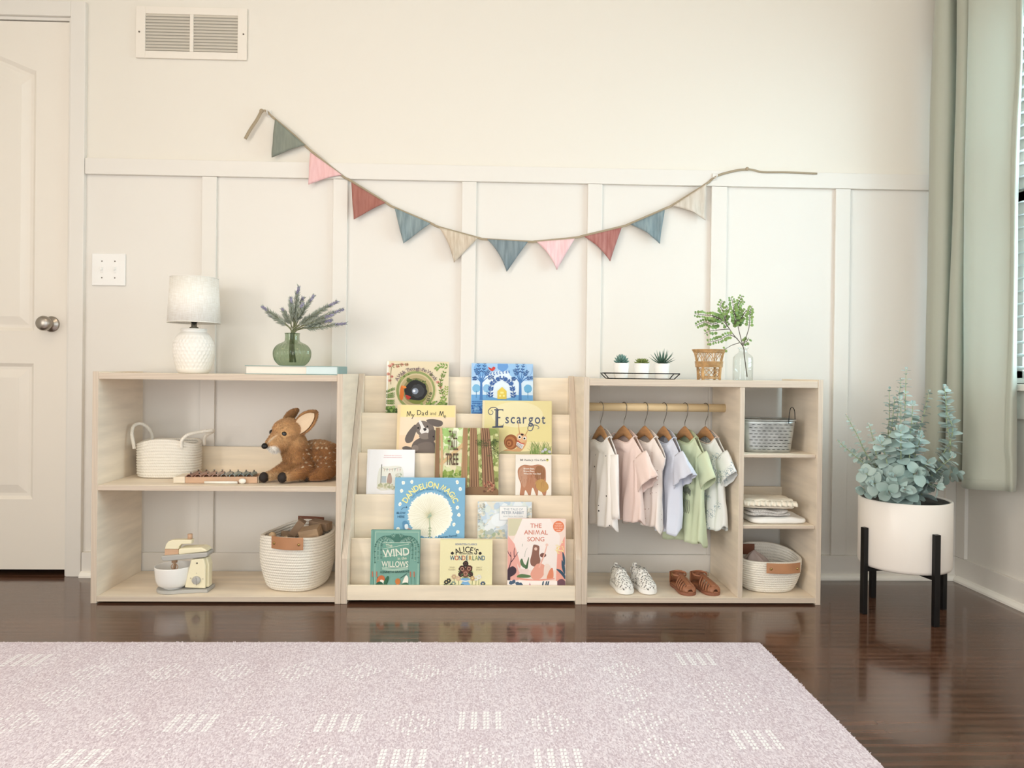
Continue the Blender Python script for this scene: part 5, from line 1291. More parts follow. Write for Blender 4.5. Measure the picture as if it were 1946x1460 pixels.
def art_willows(A):
    d, l = '4C7A6C', 'A8C6B4'
    A.poly([(278, 598), (296, 598), (276, 1200), (252, 1200)], '6F9C8F')
    for x0_, y0_, x1_, y1_ in ((300, 608, 636, 613), (300, 608, 305, 1180), (631, 608, 636, 1180)): A.poly([(x0_, y0_), (x1_, y0_), (x1_, y1_), (x0_, y1_)], l)
    for sg in (-1, 1):
        for k_ in range(6):
            xo = 30+k_*23; top = 640+k_*4-abs(k_-2)*3
            A.line([(468+sg*14, 680), (468+sg*(xo*.6+10), top-10), (468+sg*(xo+18), top+50), (468+sg*(xo+22), 760+k_*18)], 6, d, 3)
            A.leaves([(468+sg*(xo*.6+10), top), (468+sg*(xo+16), top+50), (468+sg*(xo+20), 760+k_*18)], 9, 15, 3, '3F6B5E' if k_ % 2 else l)
    A.poly([(455, 625), (482, 625), (492, 690), (446, 690)], d); A.poly([(360, 690), (570, 690), (560, 870), (356, 880)], '6FA08F')
    for a, b in (((358, 692), (575, 688)), ((358, 740), (560, 700)), ((365, 800), (560, 770)), ((356, 880), (552, 876))): A.line([a, b], 3, 'DDE6D5', smooth=False)
    A.glyphs('The', 408, 712, 34, 'E9E6CF', .0, .95, -.08); A.glyphs('WIND', 462, 765, 82, 'E7E6D6', .015, .88, -.1); A.glyphs('in the', 510, 808, 32, 'E9E6CF', .0, .95, -.08); A.glyphs('WILLOWS', 456, 853, 62, 'E7E6D6', .015, .72)
    A.line([(358, 886), (450, 898), (556, 884)], 20, 'A8C6B4'); A.glyphs('KENNETH GRAHAME', 456, 912, 24, '2F5348', .015, .95, -.03)
    for x in (290, 322, 580, 608): A.line([(x, 1180), (x+3, 1000), (x-4, 930)], 3, d); A.line([(x-4, 950), (x-5, 910)], 8, 'C9785A', smooth=False)
    A.blob([(318, 975), (345, 940), (375, 948), (380, 985), (372, 1040), (330, 1030)], 'C96F42'); A.blob([(345, 975), (372, 978), (370, 1010), (350, 1015)], 'F2EDE0'); A.blob([(310, 1015), (340, 985), (372, 1010), (368, 1100), (310, 1100)], '2F5D45'); A.blob([(372, 990), (400, 945), (412, 960), (392, 1020), (378, 1030)], '35664B')
    A.circ(480, 985, 20, 'C97B3F', ry=24); A.blob([(455, 1020), (480, 1008), (505, 1020), (510, 1080), (450, 1080)], 'EFE9D9'); A.blob([(515, 1000), (540, 940), (560, 960), (552, 1010)], 'F2EDE0'); A.blob([(505, 1010), (560, 1000), (570, 1100), (500, 1100)], '3E6E54'); A.line([(500, 960), (548, 925)], 4, '2F4B40', smooth=False)
    A.sprinkle(300, 1040, 630, 1180, 60, 10, [d, l, '3F6B5E'])
def art_alice(A):
    for i in range(70): A.circ(A.rng.uniform(805, 1192), A.rng.uniform(680, 1015), 2.6, 'F6F0CF', n=6)
    A.glyphs('REWRITTEN CLASSICS', 998, 703, 17.5, '7D86A6', .02, .95); A.arc('ALICE\'S', 1000, 932, 190, -28, 28, 62, '2E2A2A', bold=.012, sx=.85)
    A.glyphs('ADVENTURES IN', 1000, 775, 14, '2E2A2A', .02)
    for x in (893, 1106): A.blob([(x, 758), (x+12, 772), (x, 783), (x-12, 772)], '2E2A2A')
    cols = ['3E6A86', 'C35B4A', '3E6A86', 'C35B4A', '2F5D78', 'C08F4A', '4D7A5A', '8A9B5C', '2F5D78', '3E6A86']; x = 884
    for ch, c in zip('WONDERLAND', cols): w_ = {'W': 36, 'N': 28, 'O': 29, 'L': 22}.get(ch, 26); A.glyphs(ch, x+w_/2-8, 806, 50, c, .014, .72); x += w_-.5
    # a plain bouquet of dark roses in a blue vase
    for x, y, r_, c in ((996, 850, 22, '2B2624'), (970, 890, 26, '4A302A'), (1022, 888, 27, '5A382E'), (996, 925, 30, '7A4C3C'), (960, 930, 20, '3A2A26'), (1034, 930, 20, '3A2A26')):
        A.circ(x, y, r_, c, jag=.10); A.circ(x, y, r_*.55, 'B98A74' if r_ > 24 else '5E4038', jag=.15); A.circ(x, y, r_*.3, c, jag=.1)
    A.leaves([(996, 985), (980, 950), (945, 900)], 4, 20, 5, '5F7A4C'); A.leaves([(996, 985), (1010, 950), (1048, 905)], 4, 20, 5, '5F7A4C')
    A.blob([(958, 965), (996, 958), (1034, 965), (1018, 985), (1044, 1030), (1040, 1120), (952, 1120), (948, 1030), (974, 985)], '7FB0D8'); A.line([(960, 975), (996, 982), (1032, 975)], 8, 'EDEBE4')
    for x, y, c in ((850, 990, '3A3A38'), (868, 978, '3A3A38'), (908, 948, 'C9A98A'), (942, 962, 'D8B79A'), (1100, 950, 'E7E5DE'), (1078, 960, 'E7E5DE'), (1130, 1000, '4A5A78'), (905, 1000, '8A9A8A'), (1050, 960, 'C9A57A')):
        A.line([(x, y), (x+(8 if x < 996 else -8), 1080)], 3, '5F7A4C', smooth=False)
        for k_ in range(6): A.circ(x+11*math.cos(k_*PI/3), y+11*math.sin(k_*PI/3), 8, c, n=8)
        A.circ(x, y, 6, 'E8D79A', n=8)
    A.sprinkle(835, 1000, 1150, 1050, 26, 9, ['4F6B42', '7F9A5C', '39464F'])
    for x, l_ in ((892, ('A RE', 'TOLD', 'CLASSIC')), (1100, ('TOLD BY', 'EMILY', 'DODD'))):
        for i, t in enumerate(l_[1:] if x > 1000 else l_[1:]): A.glyphs(t, x, 878+i*16, 15, 'B5A98A', .01)
def art_song(A):
    A.poly([(1320, 508), (1757, 510), (1762, 1200), (1312, 1200)], 'F5DDD0'); A.poly([(1320, 508), (1470, 508), (1370, 640), (1322, 640)], 'D6CFB0'); A.poly([(1430, 508), (1640, 508), (1720, 640), (1700, 900), (1400, 900), (1360, 680)], 'F7EAE2')
    A.poly([(1320, 640), (1370, 700), (1420, 860), (1400, 1000), (1316, 1010)], 'EFAFA2'); A.poly([(1757, 640), (1700, 760), (1690, 980), (1760, 1000)], 'EFA795'); A.sprinkle(1690, 680, 1750, 780, 14, 14, ['F3D79A', 'F4E2B4'], ry=5)
    A.circ(1708, 568, 43, 'E8875F')
    for i, (t, y) in enumerate((('Includes', 545), ('read-aloud', 562), ('story track', 579), ('inside', 596))): A.glyphs(t, 1708, y, 14, 'FBE6D8', .01)
    for t, y in (('THE', 562), ('ANIMAL', 613), ('SONG', 664)): A.glyphs(t, 1534, y, 47, 'D37F68', .012, 1.02)
    A.line([(1322, 905), (1345, 830), (1340, 760)], 9, '5A3A46', 3); A.line([(1345, 840), (1375, 800), (1400, 760)], 7, '5A3A46', 3); A.line([(1345, 800), (1320, 760), (1318, 730)], 6, '5A3A46', 3); A.line([(1370, 800), (1368, 760), (1372, 730)], 6, '5A3A46', 3)
    A.blob([(1316, 900), (1355, 870), (1385, 890), (1380, 925), (1340, 950), (1316, 945)], '473640'); A.blob([(1316, 940), (1340, 945), (1335, 1000), (1316, 1010)], '473640')
    A.line([(1450, 800), (1455, 760), (1470, 730)], 4, 'B7B7A6', 2); A.line([(1430, 720), (1432, 700)], 4, 'B7B7A6')
    A.blob([(1512, 720), (1522, 706), (1550, 712), (1562, 725), (1560, 780), (1570, 830), (1545, 870), (1505, 865), (1492, 830), (1505, 770)], '8F6556'); A.circ(1534, 738, 12, 'E6C3B0'); A.circ(1590, 786, 24, '7B5146', ry=17)
    A.blob([(1520, 880), (1550, 850), (1600, 860), (1605, 910), (1575, 960), (1520, 970), (1495, 930)], 'E9A691'); A.line([(1560, 880), (1600, 780), (1620, 705)], 12, 'EFB7A4', 6); A.circ(1619, 708, 11, 'F3CDBD')
    A.blob([(1415, 830), (1430, 812), (1445, 850), (1470, 870), (1455, 885), (1425, 865)], '5C7A54'); A.blob([(1450, 900), (1480, 800), (1478, 850), (1470, 890)], '4D6B48'); A.blob([(1392, 850), (1410, 880), (1440, 890), (1480, 890), (1470, 925), (1410, 915)], 'F0D6CC'); A.blob([(1395, 940), (1430, 928), (1495, 940), (1480, 955), (1400, 955)], '5E7B50')
    A.blob([(1600, 870), (1625, 850), (1650, 880), (1640, 960), (1600, 950)], 'F2DDCF'); A.blob([(1640, 900), (1665, 885), (1668, 960), (1620, 965)], 'E58E6C'); A.line([(1395, 960), (1520, 975), (1680, 962)], 14, 'EBA08E', 10)
    A.blob([(1692, 890), (1730, 930), (1762, 970), (1762, 940), (1730, 900)], '3B5568'); A.blob([(1740, 760), (1758, 800), (1758, 860), (1742, 820)], '3B5568'); A.blob([(1735, 820), (1758, 870), (1758, 930), (1735, 880)], '3B5568')
    A.blob([(1695, 990), (1730, 965), (1762, 985), (1762, 1060), (1690, 1060)], '73505A')
    A.poly([(1316, 975), (1700, 980), (1700, 1200), (1314, 1200)], 'F9EDE6')
    for x, y in ((1350, 995), (1368, 985), (1395, 1000), (1420, 1010)): A.circ(x, y, 16, '4A6078', n=9, jag=.2)
    for x in (1580, 1620, 1605): A.poly([(x, 1022), (x+8, 985), (x+20, 980), (x+12, 1022)], '3B5568')
    A.poly([(1480, 1022), (1490, 992), (1503, 1022)], 'C98F9A')

BKS = [
 (4, 735, 853, 687, .022, 'E6D6B4', 'F1EADB', art_woods, 'picture book with round cut-out cover, titled A Walk Through the Woods', 670),
 (4, 896, 1013.5, 691, .016, 'BFD9F0', '5E98CC', art_trees, 'blue picture book with trees, red bird and yellow house, upright in the top tier', 670),
 (3, 755, 866, 770, .016, 'F3DDB4', 'EBD0A0', art_dad, 'cream board book with a grey floppy-eared puppy, titled My Dad and Me', 670),
 (3, 917, 1049, 762, .014, 'EADF9F', 'E8D9A0', art_escargot, 'pale yellow picture book with a snail, titled Escargot', 670),
 (2, 827, 948.5, 814, .014, 'B7BC7A', '7A5A40', art_tall, 'picture book of brown forest trunks, titled Tall Tall Tree', 670),
 (2, 698, 788, 855, .016, 'F4F2F2', 'EDEAEA', art_bunting, 'white board book with a small faded drawing of a bunting scene', 670),
 (2, 980, 1048, 865, .012, 'F5F0E6', 'EFE9DC', art_bear, 'small cream board book with a striped brown shape below a single line of black names', 670),
 (1, 750, 884, 909, .013, '7FB2D0', '6FA4C4', art_dandelion, 'blue picture book with a big white dandelion head, titled Dandelion Magic', 860),
 (1, 908, 1011, 954, .013, 'DCE4E6', 'C9C6B4', art_rabbit, 'pale blue watercolour book with a framed title plate, partly behind the pink one', 860),
 (0, 706, 799, 1007, .016, '7FAB9D', '5F8C80', art_willows, 'green clothbound book with drooping willows, titled The Wind in the Willows', 860),
 (0, 837, 936, 1025.5, .013, 'F0E7B8', 'E9DFA8', art_alice, 'pale yellow book with flowers and a multicoloured title, standing between green and pink books', 860),
 (0, 965, 1075, 985.5, .011, 'F5DDD0', 'EFC9BC', art_song, 'pink picture book with animals playing music, titled The Animal Song', 860),
]
for b_ in BKS: book(*b_[:9], oy=b_[9])
# ================================================================ hangers and garments
M_hw = mat('hanger_wood', 'C08F62', .4, var=.12, vscale=20, stretch=(1, 1, 5))
M_hook = mat('hook_steel', '8F8B84', .25, metal=1)
def spots_mat(name, base, spot, scale, thr, stretch=(1, 1, 1), rough=.85, hollow=False, rnd=.5):
    m = mat(name, base, rough, spec=.15, bump=.25, bscale=60); N, L, b = nodes_of(m); tc = N.new('ShaderNodeTexCoord')
    mp = N.new('ShaderNodeMapping'); mp.inputs['Scale'].default_value = stretch; L.new(tc.outputs['Object'], mp.inputs[0])
    v = N.new('ShaderNodeTexVoronoi'); v.inputs['Scale'].default_value = scale; v.inputs['Randomness'].default_value = rnd; L.new(mp.outputs[0], v.inputs['Vector'])
    lt = math_node(N, L, 'LESS_THAN', v.outputs['Distance'], thr)
    if hollow: lt = math_node(N, L, 'MULTIPLY', lt, math_node(N, L, 'GREATER_THAN', v.outputs['Distance'], thr*.5))
    mx = N.new('ShaderNodeMix'); mx.data_type = 'RGBA'; mx.inputs['A'].default_value = srgb(base); mx.inputs['B'].default_value = srgb(spot)
    L.new(lt, mx.inputs['Factor']); L.new(mx.outputs['Result'], b.inputs['Base Color']); return m
def leafy_mat(name, base, ink, scale=26, lo=.54, hi=.60):
    m = mat(name, base, .85, spec=.15, bump=.25, bscale=60); N, L, b = nodes_of(m); tc = N.new('ShaderNodeTexCoord')
    n1 = N.new('ShaderNodeTexNoise'); n1.inputs['Scale'].default_value = scale*4; n1.inputs['Detail'].default_value = 1; n1.inputs['Distortion'].default_value = 2.5; L.new(tc.outputs['Object'], n1.inputs['Vector'])
    n2 = N.new('ShaderNodeTexNoise'); n2.inputs['Scale'].default_value = scale*.8; n2.inputs['Detail'].default_value = 0; L.new(tc.outputs['Object'], n2.inputs['Vector'])
    a = N.new('ShaderNodeMapRange'); a.inputs['From Min'].default_value = lo; a.inputs['From Max'].default_value = hi; L.new(n1.outputs['Fac'], a.inputs['Value'])
    c = N.new('ShaderNodeMapRange'); c.inputs['From Min'].default_value = .50; c.inputs['From Max'].default_value = .56; L.new(n2.outputs['Fac'], c.inputs['Value'])
    f_ = math_node(N, L, 'MULTIPLY', a.outputs[0], c.outputs[0]); f_ = math_node(N, L, 'MULTIPLY', f_, .8)
    mx = N.new('ShaderNodeMix'); mx.data_type = 'RGBA'; mx.inputs['A'].default_value = srgb(base); mx.inputs['B'].default_value = srgb(ink); L.new(f_, mx.inputs['Factor']); L.new(mx.outputs['Result'], b.inputs['Base Color']); return m
GM = [spots_mat('shirt_dotted', 'F7F0EA', '4C4541', 30, .085, rnd=.95), mat('shirt_pink', 'F3DCD2', .85, bump=.3, bscale=60, spec=.15), spots_mat('shirt_cream_print', 'F6EBE3', 'B99A8C', 66, .13, rnd=1),
      mat('shirt_lavender', 'DEE2EE', .85, bump=.3, bscale=60, spec=.15), mat('shirt_green', 'D5DFBE', .85, bump=.3, bscale=60, spec=.15), leafy_mat('shirt_botanical', 'F0F2EE', '7C97A6')]
GL = ['cream long-sleeve top with tiny black hearts, hanging first beside the book rack', 'pale pink short-sleeve top with ruffled cuffs, on the second hanger', 'sleeveless cream top with faint brown sprigs, between the pink and lavender ones',
      'pale lavender-blue top with flutter sleeves, between cream and green tops', 'pale green T-shirt with grey lettering, the longest garment', 'white T-shirt with blue botanical print, last on the rod near the divider']
HLb = ['wooden hanger under the heart-dotted cream top', 'wooden hanger of the pale pink top, broad side showing', 'wooden hanger of the sleeveless cream top', 'slim-looking wooden hanger of the pale lavender top', 'wooden hanger of the green T-shirt', 'wooden hanger of the botanical print T-shirt nearest the divider']
# (hook px, yoke centre px, angle from the rod, half width, length, chest half width)
HG = [(1142, 72, .132, .335, .112), (1186, 66, .138, .315, .122), (1226, 68, .135, .335, .112), (1262, 72, .130, .345, .110), (1302, 71.5, .136, .385, .128), (1341, 72, .136, .335, .124)]
hangers = []
def yoke_pt(u, hwid):  # u -1..1 -> (x, z) of the hanger spine
    return u*hwid, -.082*(abs(u)**1.55)+.012*(1-abs(u))**2-.008
def make_hanger(i, X, ang, hwid):
    zrod = rodZ+.0142
    H_ = empty('clothes_hanger', (X, rodY, zrod-.085), rz=-R(ang), label=HLb[i], cat='hanger', group='wooden hangers on the rod')
    mb = MB(M_hw); rings = []
    for k_ in range(33):
        u = -1+2*k_/32; x, z = yoke_pt(u, hwid*.76); th = .0055*(1-.45*abs(u)); hh_ = .036*(1-.60*abs(u)**1.1); d = 1 if abs(u) < .985 else .5
        yb = .002*u*u
        rings.append([(x, yb+th*math.cos(a)*d, z-hh_*.5+.004+hh_*.5*math.sin(a)*d) for a in [2*PI*q_/12 for q_ in range(12)]])
    mb.loft(rings, True, True); mb.build('yoke', H_)
    # the hook's crook lies in the yoke's plane, over the rod
    hk = MB(M_hook); c_ = []
    zc = .085-.0142-0.0; r_ = .0168
    pts = [(0, -.002), (0, .018), (.004, .028), (.013, .042), (.0165, .054)]
    pts = [(0, 0, a[1]) if j < 2 else (a[0]*.9, 0, a[1]) for j, a in enumerate(pts)]
    cc = zc
    for q_ in range(9):
        a = -.35+(PI+.45)*q_/8; pts.append((r_*math.cos(a), 0, cc+r_*math.sin(a)))
    # crook turned to straddle the rod (rod runs along world x; hook plane perpendicular)
    Mz = Matrix.Rotation(R(ang)+R(-68), 3, 'Z')
    hk.tube([Mz @ Vector(p_) for p_ in cr(pts, 4)], .0012, 8); hk.build('hook', H_)
    return H_
def make_shirt(i, X, ang, hwid, Lz, cw, sleeve, mat_, fold=1.0, neck=.064, name='shirt', droop=0):
    S_ = empty(name, (X, rodY, rodZ+.0142-.085), rz=-R(ang), label=GL[i], cat='top', group='toddler tops on the hangers')
    rg_ = random.Random(40+i); mb = MB(mat_)
    n_ = 96; ztop = lambda x: -.082*(min(abs(x)/(hwid*.76), 1.22)**1.55)+.013
    rows = []; NR = 34
    ph = rg_.random()*6
    shx = hwid*.90     # shoulder tip
    for r_ in range(NR+1):
        t = r_/NR      # 0 hem .. 1 shoulder
        ring = []
        for j in range(n_):
            a = 2*PI*j/n_; ca, sa = math.cos(a), math.sin(a)
            front = sa < 0
            # half width along the height
            wbody = cw*(1.0+.10*(1-t)) if t < .72 else cw+(shx-cw)*((t-.72)/.28)**.8
            x = wbody*math.copysign(abs(ca)**.75, ca)
            dep = (.019+.006*(1-t))*(1-(max(0, t-.55)/.45)**2*.40)
            y = dep*math.copysign(abs(sa)**.8, sa)
            # top rim: shoulder seams closed, neck hole scooped
            ztp = ztop(x)
            if abs(x) < neck:
                k_ = math.sqrt(max(0, 1-(x/neck)**2)); ztp -= (.056 if front else .020)*k_
                y = (-1 if front else 1)*(.0105+(.014 if front else .007)*k_) if t > .9 else y
            elif t > .9: y *= 1-.3*(t-.9)/.1
            zb = -Lz+.010*math.sin(a*2+ph)+.006*math.sin(a*5+ph)
            z = zb+(ztp-zb)*t
            fo = fold*(1-t)**.8*.0075; y += fo*math.sin(x*95+ph+z*9)+fo*.6*math.sin(x*190+ph*2-z*7); x += fo*.4*math.sin(a*3+z*25+ph)
            y += .004*noise.noise(Vector((x*22, z*14, i+y*5)))*fold
            ring.append((x, y, z))
        rows.append(ring)
    mb.loft(rows)
    # sleeves
    def slv(sg, Ls, r0, r1, dirx, dirz, ruff=0.0, ny=0):
        rr = []; m_ = 28; K = 12
        base = Vector((sg*shx*.74, 0, ztop(shx*.74)-r0*.92)); d = Vector((sg*dirx, ny, dirz)).normalized()
        up = Vector((-d.z*sg, 0, d.x*sg)).normalized() if True else None
        sd = d.cross(up).normalized()
        for k_ in range(K+1):
            t = k_/K; r_ = r0+(r1-r0)*t; c_ = base+d*Ls*t+Vector((0, 0, -.012*t*t))
            ring = []
            for q_ in range(m_):
                a = 2*PI*q_/m_; rad = r_*(1+ruff*t*t*math.sin(a*7+ph)); wv = .002*math.sin(a*4+t*6+ph)
                ring.append(c_+up*(rad*math.cos(a)+wv)+sd*rad*(.30+.16*t)*math.sin(a)+d*(ruff*.010*t*math.cos(a*7)))
            rr.append(ring)
        mb.loft(rr)
    for sg in (-1, 1):
        if sleeve: slv(sg, *sleeve)
    o = mb.build('body', S_, solid=.0016)
    # neckline binding
    nb = MB(mat('binding_%d' % i, ['EFE6DE', 'EBCFC4', 'EFE2D8', 'CDD3E2', 'C6D2AC', 'E4D3C6'][i], .85)); pts = []
    for q_ in range(48):
        a = 2*PI*q_/48; x = neck*math.cos(a); s2 = math.sin(a); pts.append((x, (-1 if s2 < 0 else 1)*(.0105*min(1, abs(s2)*5)+(.014 if s2 < 0 else .007)*abs(s2)), ztop(x)-(.056 if s2 < 0 else .020)*abs(s2)+.0008))
    nb.tube(pts, .0022, 6, closed=True, flat=(1, 1)); nb.build('neckline', S_)
    return S_
SL = [(.20, .036, .020, .16, -1, 0.03), (.088, .046, .050, .62, -.80, .16), None, (.082, .038, .056, .55, -.85, .22), (.086, .044, .040, .62, -.80, .02), (.074, .042, .044, .66, -.75, .06)]
for i, (px, ang, hwid, Lz, cw) in enumerate(HG):
    X = at(px, 770, rodY).x
    make_hanger(i, X, ang, hwid)
    s_ = make_shirt(i, X, ang, hwid, Lz, cw*.86, SL[i], GM[i], name=['long_sleeve_top', 'short_sleeve_top', 'sleeveless_top', 'flutter_sleeve_top', 't_shirt', 't_shirt'][i])
    s_['category'] = 'shirt'
    if i == 4:   # grey hand lettering across the chest
        mb = MB(mat('shirt_ink', '6E7468', .8)); rg_ = random.Random(4)
        for row in range(2):
            z = -.165-row*.040; pts = []
            for k_ in range(60): x = .055+.036*(-1+2*k_/59); pts.append((x, -.0350, z+.012*math.sin(k_*.95+row)+.004*math.sin(k_*.31)))
            mb.tube(pts, .0015, 5)
        for k_ in range(7): x = .024+.010*k_; mb.tube(cr([(x, -.0365, -.235), (x+.006, -.037, -.255), (x+.001, -.0375, -.28)], 4), .0010, 5)
        mb.build('lettering', s_)

# ================================================================ shoes
def foot(y, L_, w_):     # half widths of a small foot outline, y 0 heel .. 1 toe
    c = [(0, .55), (.06, .82), (.2, .86), (.4, .80), (.6, .92), (.76, 1.0), (.88, .90), (.96, .62), (1, .25)]
    for (a, b), (c_, d) in zip(c, c[1:]):
        if y <= c_: return w_*(b+(d-b)*(y-a)/(c_-a))
    return w_*.25
M_leo = spots_mat('leopard_canvas', 'F3EFE8', '4F4946', 150, .36, rough=.8, hollow=True, rnd=1); M_sole = mat('white_sole', 'F6F3EE', .5); M_in = mat('shoe_lining', 'B9B3A8', .9)
def sneaker(X, Yp, rz, label):
    S_ = empty('sneaker', (X, Yp, Z_B1+.0004), rz=rz, label=label, cat='shoe', group='leopard print sneakers')
    L_, w_ = .128, .0285; N_ = 22; M_ = 20
    def yy(t): return L_/2-L_*t     # heel at +y, toe towards the viewer
    so = MB(M_sole); rows = []
    for (sc_, z) in ((.97, 0), (1.04, .003), (1.05, .013), (1.0, .0165)):
        ring = []
        ts = [(1-math.cos(PI*k_/N_))/2 for k_ in range(N_+1)]
        for t in ts: ring.append((foot(t, L_, w_)*sc_, yy(t)*1.0, z+.002*t))
        for t in reversed(ts): ring.append((-foot(t, L_, w_)*sc_, yy(t), z+.002*t))
        rows.append(ring)
    so.loft(rows, True, True)
    # toe cap
    so.build('sole', S_, bevel=.0008)
    up = MB(M_leo); rows = []
    for k_ in range(25):
        t = .015+.97*k_/24; hw_ = foot(t, L_, w_)*.97; h_ = .050-.006*t if t < .42 else .048-.031*((t-.42)/.58)**.9
        if t > .93: h_ *= 1-.35*((t-.93)/.07)
        op = 1 if t < .40 else 0
        ring = []
        for q_ in range(M_+1):
            a = PI*q_/M_; x = hw_*math.cos(a)*(1 if True else 1); z = .0165+h_*math.sin(a)**.7
            if op:
                # open throat: collar instead of a roof
                lim = .30*PI
                a2 = lim*(q_/(M_/2)) if q_ <= M_/2 else PI-lim*((M_-q_)/(M_/2))
                sq = 1-.35*math.sin(a2); x = hw_*math.cos(a2)**.35*sq if a2 < PI/2 else -hw_*abs(math.cos(a2))**.35*(1-.35*math.sin(a2)); z = .0165+h_*math.sin(a2)/math.sin(lim)*.98
                if k_ < 2 and abs(q_-M_/2) < M_/2: pass
            ring.append((x, yy(t), z))
        rows.append(ring)
    # side/front shell; heel part keeps the gap open between the two collar edges
    split = next(k_ for k_ in range(25) if .015+.97*k_/24 >= .40)
    up.loft(rows[split:], closed=False)
    h = M_//2
    up.loft([r[:h+1] for r in rows[:split+1]], closed=False); up.loft([r[h:] for r in rows[:split+1]], closed=False)
    # heel counter
    hc = [[(foot(.015, L_, w_)*.97*math.cos(PI*q_/10), yy(.015)+.008*math.sin(PI*q_/10)*(1-.3*zz/4), .0165+.046*zz/4) for q_ in range(11)] for zz in range(5)]
    up.loft(hc, closed=False)
    up.add([rows[-1][q_] for q_ in range(M_+1)], [tuple(range(M_+1))], True)
    up.build('upper', S_, solid=.0018)
    tg = MB(M_leo); tg.tube(cr([(0, yy(0)+.006, .055), (0, yy(0)+.010, .070), (0, yy(0)-.001, .074), (0, yy(0)-.008, .060)], 5), .006, 8, flat=(1, .2)); tg.build('pull_tab', S_)
    MB(M_in).prism([(foot(t, L_, w_)*.8, yy(t)) for t in (.03, .1, .2, .3, .4, .5)]+[(-foot(t, L_, w_)*.8, yy(t)) for t in (.5, .4, .3, .2, .1, .03)], .017, .020, 'xy').build('insole', S_)
    tn = MB(M_leo); tn.loft([[(-.017+.034*q_/8, yy(t), z+.004*math.sin(PI*q_/8)) for q_ in range(9)] for t, z in ((.56, .053), (.46, .060), (.36, .067))], closed=False); tn.build('tongue', S_, solid=.0025)
    for t in (.47, .60):
        st = MB(M_leo); h_ = .0505-.031*((t-.42)/.58)**.9; rows2 = []
        for dt in (-.045, -.035, .035, .045):
            hw_ = foot(t+dt, L_, w_)*1.01; hh = (.048-.031*(max(0, t+dt-.42)/.58)**.9)+.0060-(.0025 if abs(dt) > .04 else 0)
            rows2.append([(hw_*math.cos(PI*(.08+.84*q_/12)), yy(t+dt), .0165+hh*math.sin(PI*(.08+.84*q_/12))**.7) for q_ in range(13)])
        st.loft(rows2, closed=False); st.build('strap', S_, solid=.002)
    return S_
for px, lab, rz in ((1173, 'leopard print velcro sneaker, the one nearer the book rack', R(8)), (1213, 'leopard print velcro sneaker, the one nearer the sandals', R(14))):
    p = atz(px, 1108, Z_B1); sneaker(p.x, 2.475, rz, lab)
M_sand = mat('tan_sandal_leather', 'A56E50', .45, var=.12, vscale=30); M_sand2 = mat('sandal_sole', '8F5B44', .6)
def sandal(X, Yp, rz, label, side):
    S_ = empty('sandal', (X, Yp, Z_B1+.0004), rz=rz, label=label, cat='shoe', group='brown sandals')
    L_, w_ = .135, .0285; N_ = 22
    def yy(t): return L_/2-L_*t
    ts = [(1-math.cos(PI*k_/N_))/2 for k_ in range(N_+1)]
    for nm, mt, scs in (('sole', M_sand2, ((1.0, 0), (1.05, .002), (1.05, .0085), (1.02, .010))), ('footbed', M_sand, ((.93, .0102), (.93, .0125)))):
        so = MB(mt); rows = []
        for sc_, z in scs: rows.append([(foot(t, L_, w_)*sc_, yy(t), z) for t in ts]+[(-foot(t, L_, w_)*sc_, yy(t), z) for t in reversed(ts)])
        so.loft(rows, True, True); so.build(nm, S_)
    def H(t): return .036-.020*max(0, (t-.42)/.55)
    # centre strip
    cs = MB(M_sand); cs.loft([[(x_, yy(t), .011+H(t)+.0015-(abs(x_)/.008)*.0012) for x_ in (-.008, -.004, 0, .004, .008)] for t in [.30+.62*k_/12 for k_ in range(13)]], closed=False); cs.build('centre_strip', S_, solid=.0022)
    # toe band
    def band(t0, t1, wd, nm='strap', a0=.02, a1=.98):
        st = MB(M_sand); rows2 = []
        for q_ in range(15):
            f_ = a0+(a1-a0)*q_/14; a = PI*f_; k_ = abs(math.cos(a)); t = t1+(t0-t1)*k_**1.3
            row = []
            for e in (-wd/2, 0, wd/2):
                tt = min(t+e, .985); hw_ = foot(tt, L_, w_)*1.0
                row.append((hw_*math.cos(a), yy(tt), .011+H(tt)*math.sin(a)**.8+(.0008 if e == 0 else 0)))
            rows2.append(row)
        st.loft(rows2, closed=False); return st.build(nm, S_, solid=.002)
    for t0, t1 in ((.52, .42), (.64, .52), (.75, .62), (.85, .72), (.93, .81)): band(t0, t1, .052)
    toe = MB(M_sand); toe.loft([[(foot(t, L_, w_)*math.cos(PI*q_/12), yy(t), .011+(H(t)*(1 if t < .95 else .75))*math.sin(PI*q_/12)**.8) for q_ in range(13)] for t in (.88, .93, .97, .995)], closed=False); toe.build('toe_band', S_, solid=.002)
    hl = MB(M_sand); hl.loft([[(foot(.10, L_, w_)*1.05*math.cos(PI*q_/16), yy(.10)+.021*math.sin(PI*q_/16), .011+.036*z/4) for q_ in range(17)] for z in range(5)], closed=False); hl.build('heel_counter', S_, solid=.002)
    ak = MB(M_sand); pts = [(.0255*math.cos(a), yy(.24)+.014*math.sin(a)*(1.5 if math.sin(a) > 0 else 1.2), .046+.004*math.sin(a)) for a in [2*PI*q_/32 for q_ in range(32)]]
    ak.tube(pts, .0042, 6, closed=True, flat=(.3, 1)); ak.build('ankle_strap', S_)
    bk = MB(M_brass); bk.tube([(side*.0262, yy(.26)+a, .046+b) for a, b in ((-.006, -.006), (.006, -.006), (.006, .006), (-.006, .006))], .0009, 6, closed=True); bk.build('buckle', S_)
    return S_
for px, lab, rz, sd in ((1285, 'brown leather fisherman sandal, the one nearer the sneakers', R(7), -1), (1326, 'brown leather fisherman sandal, the one nearer the divider', R(14), 1)):
    p = atz(px, 1108, Z_B1); sandal(p.x, 2.472, rz, lab, sd)

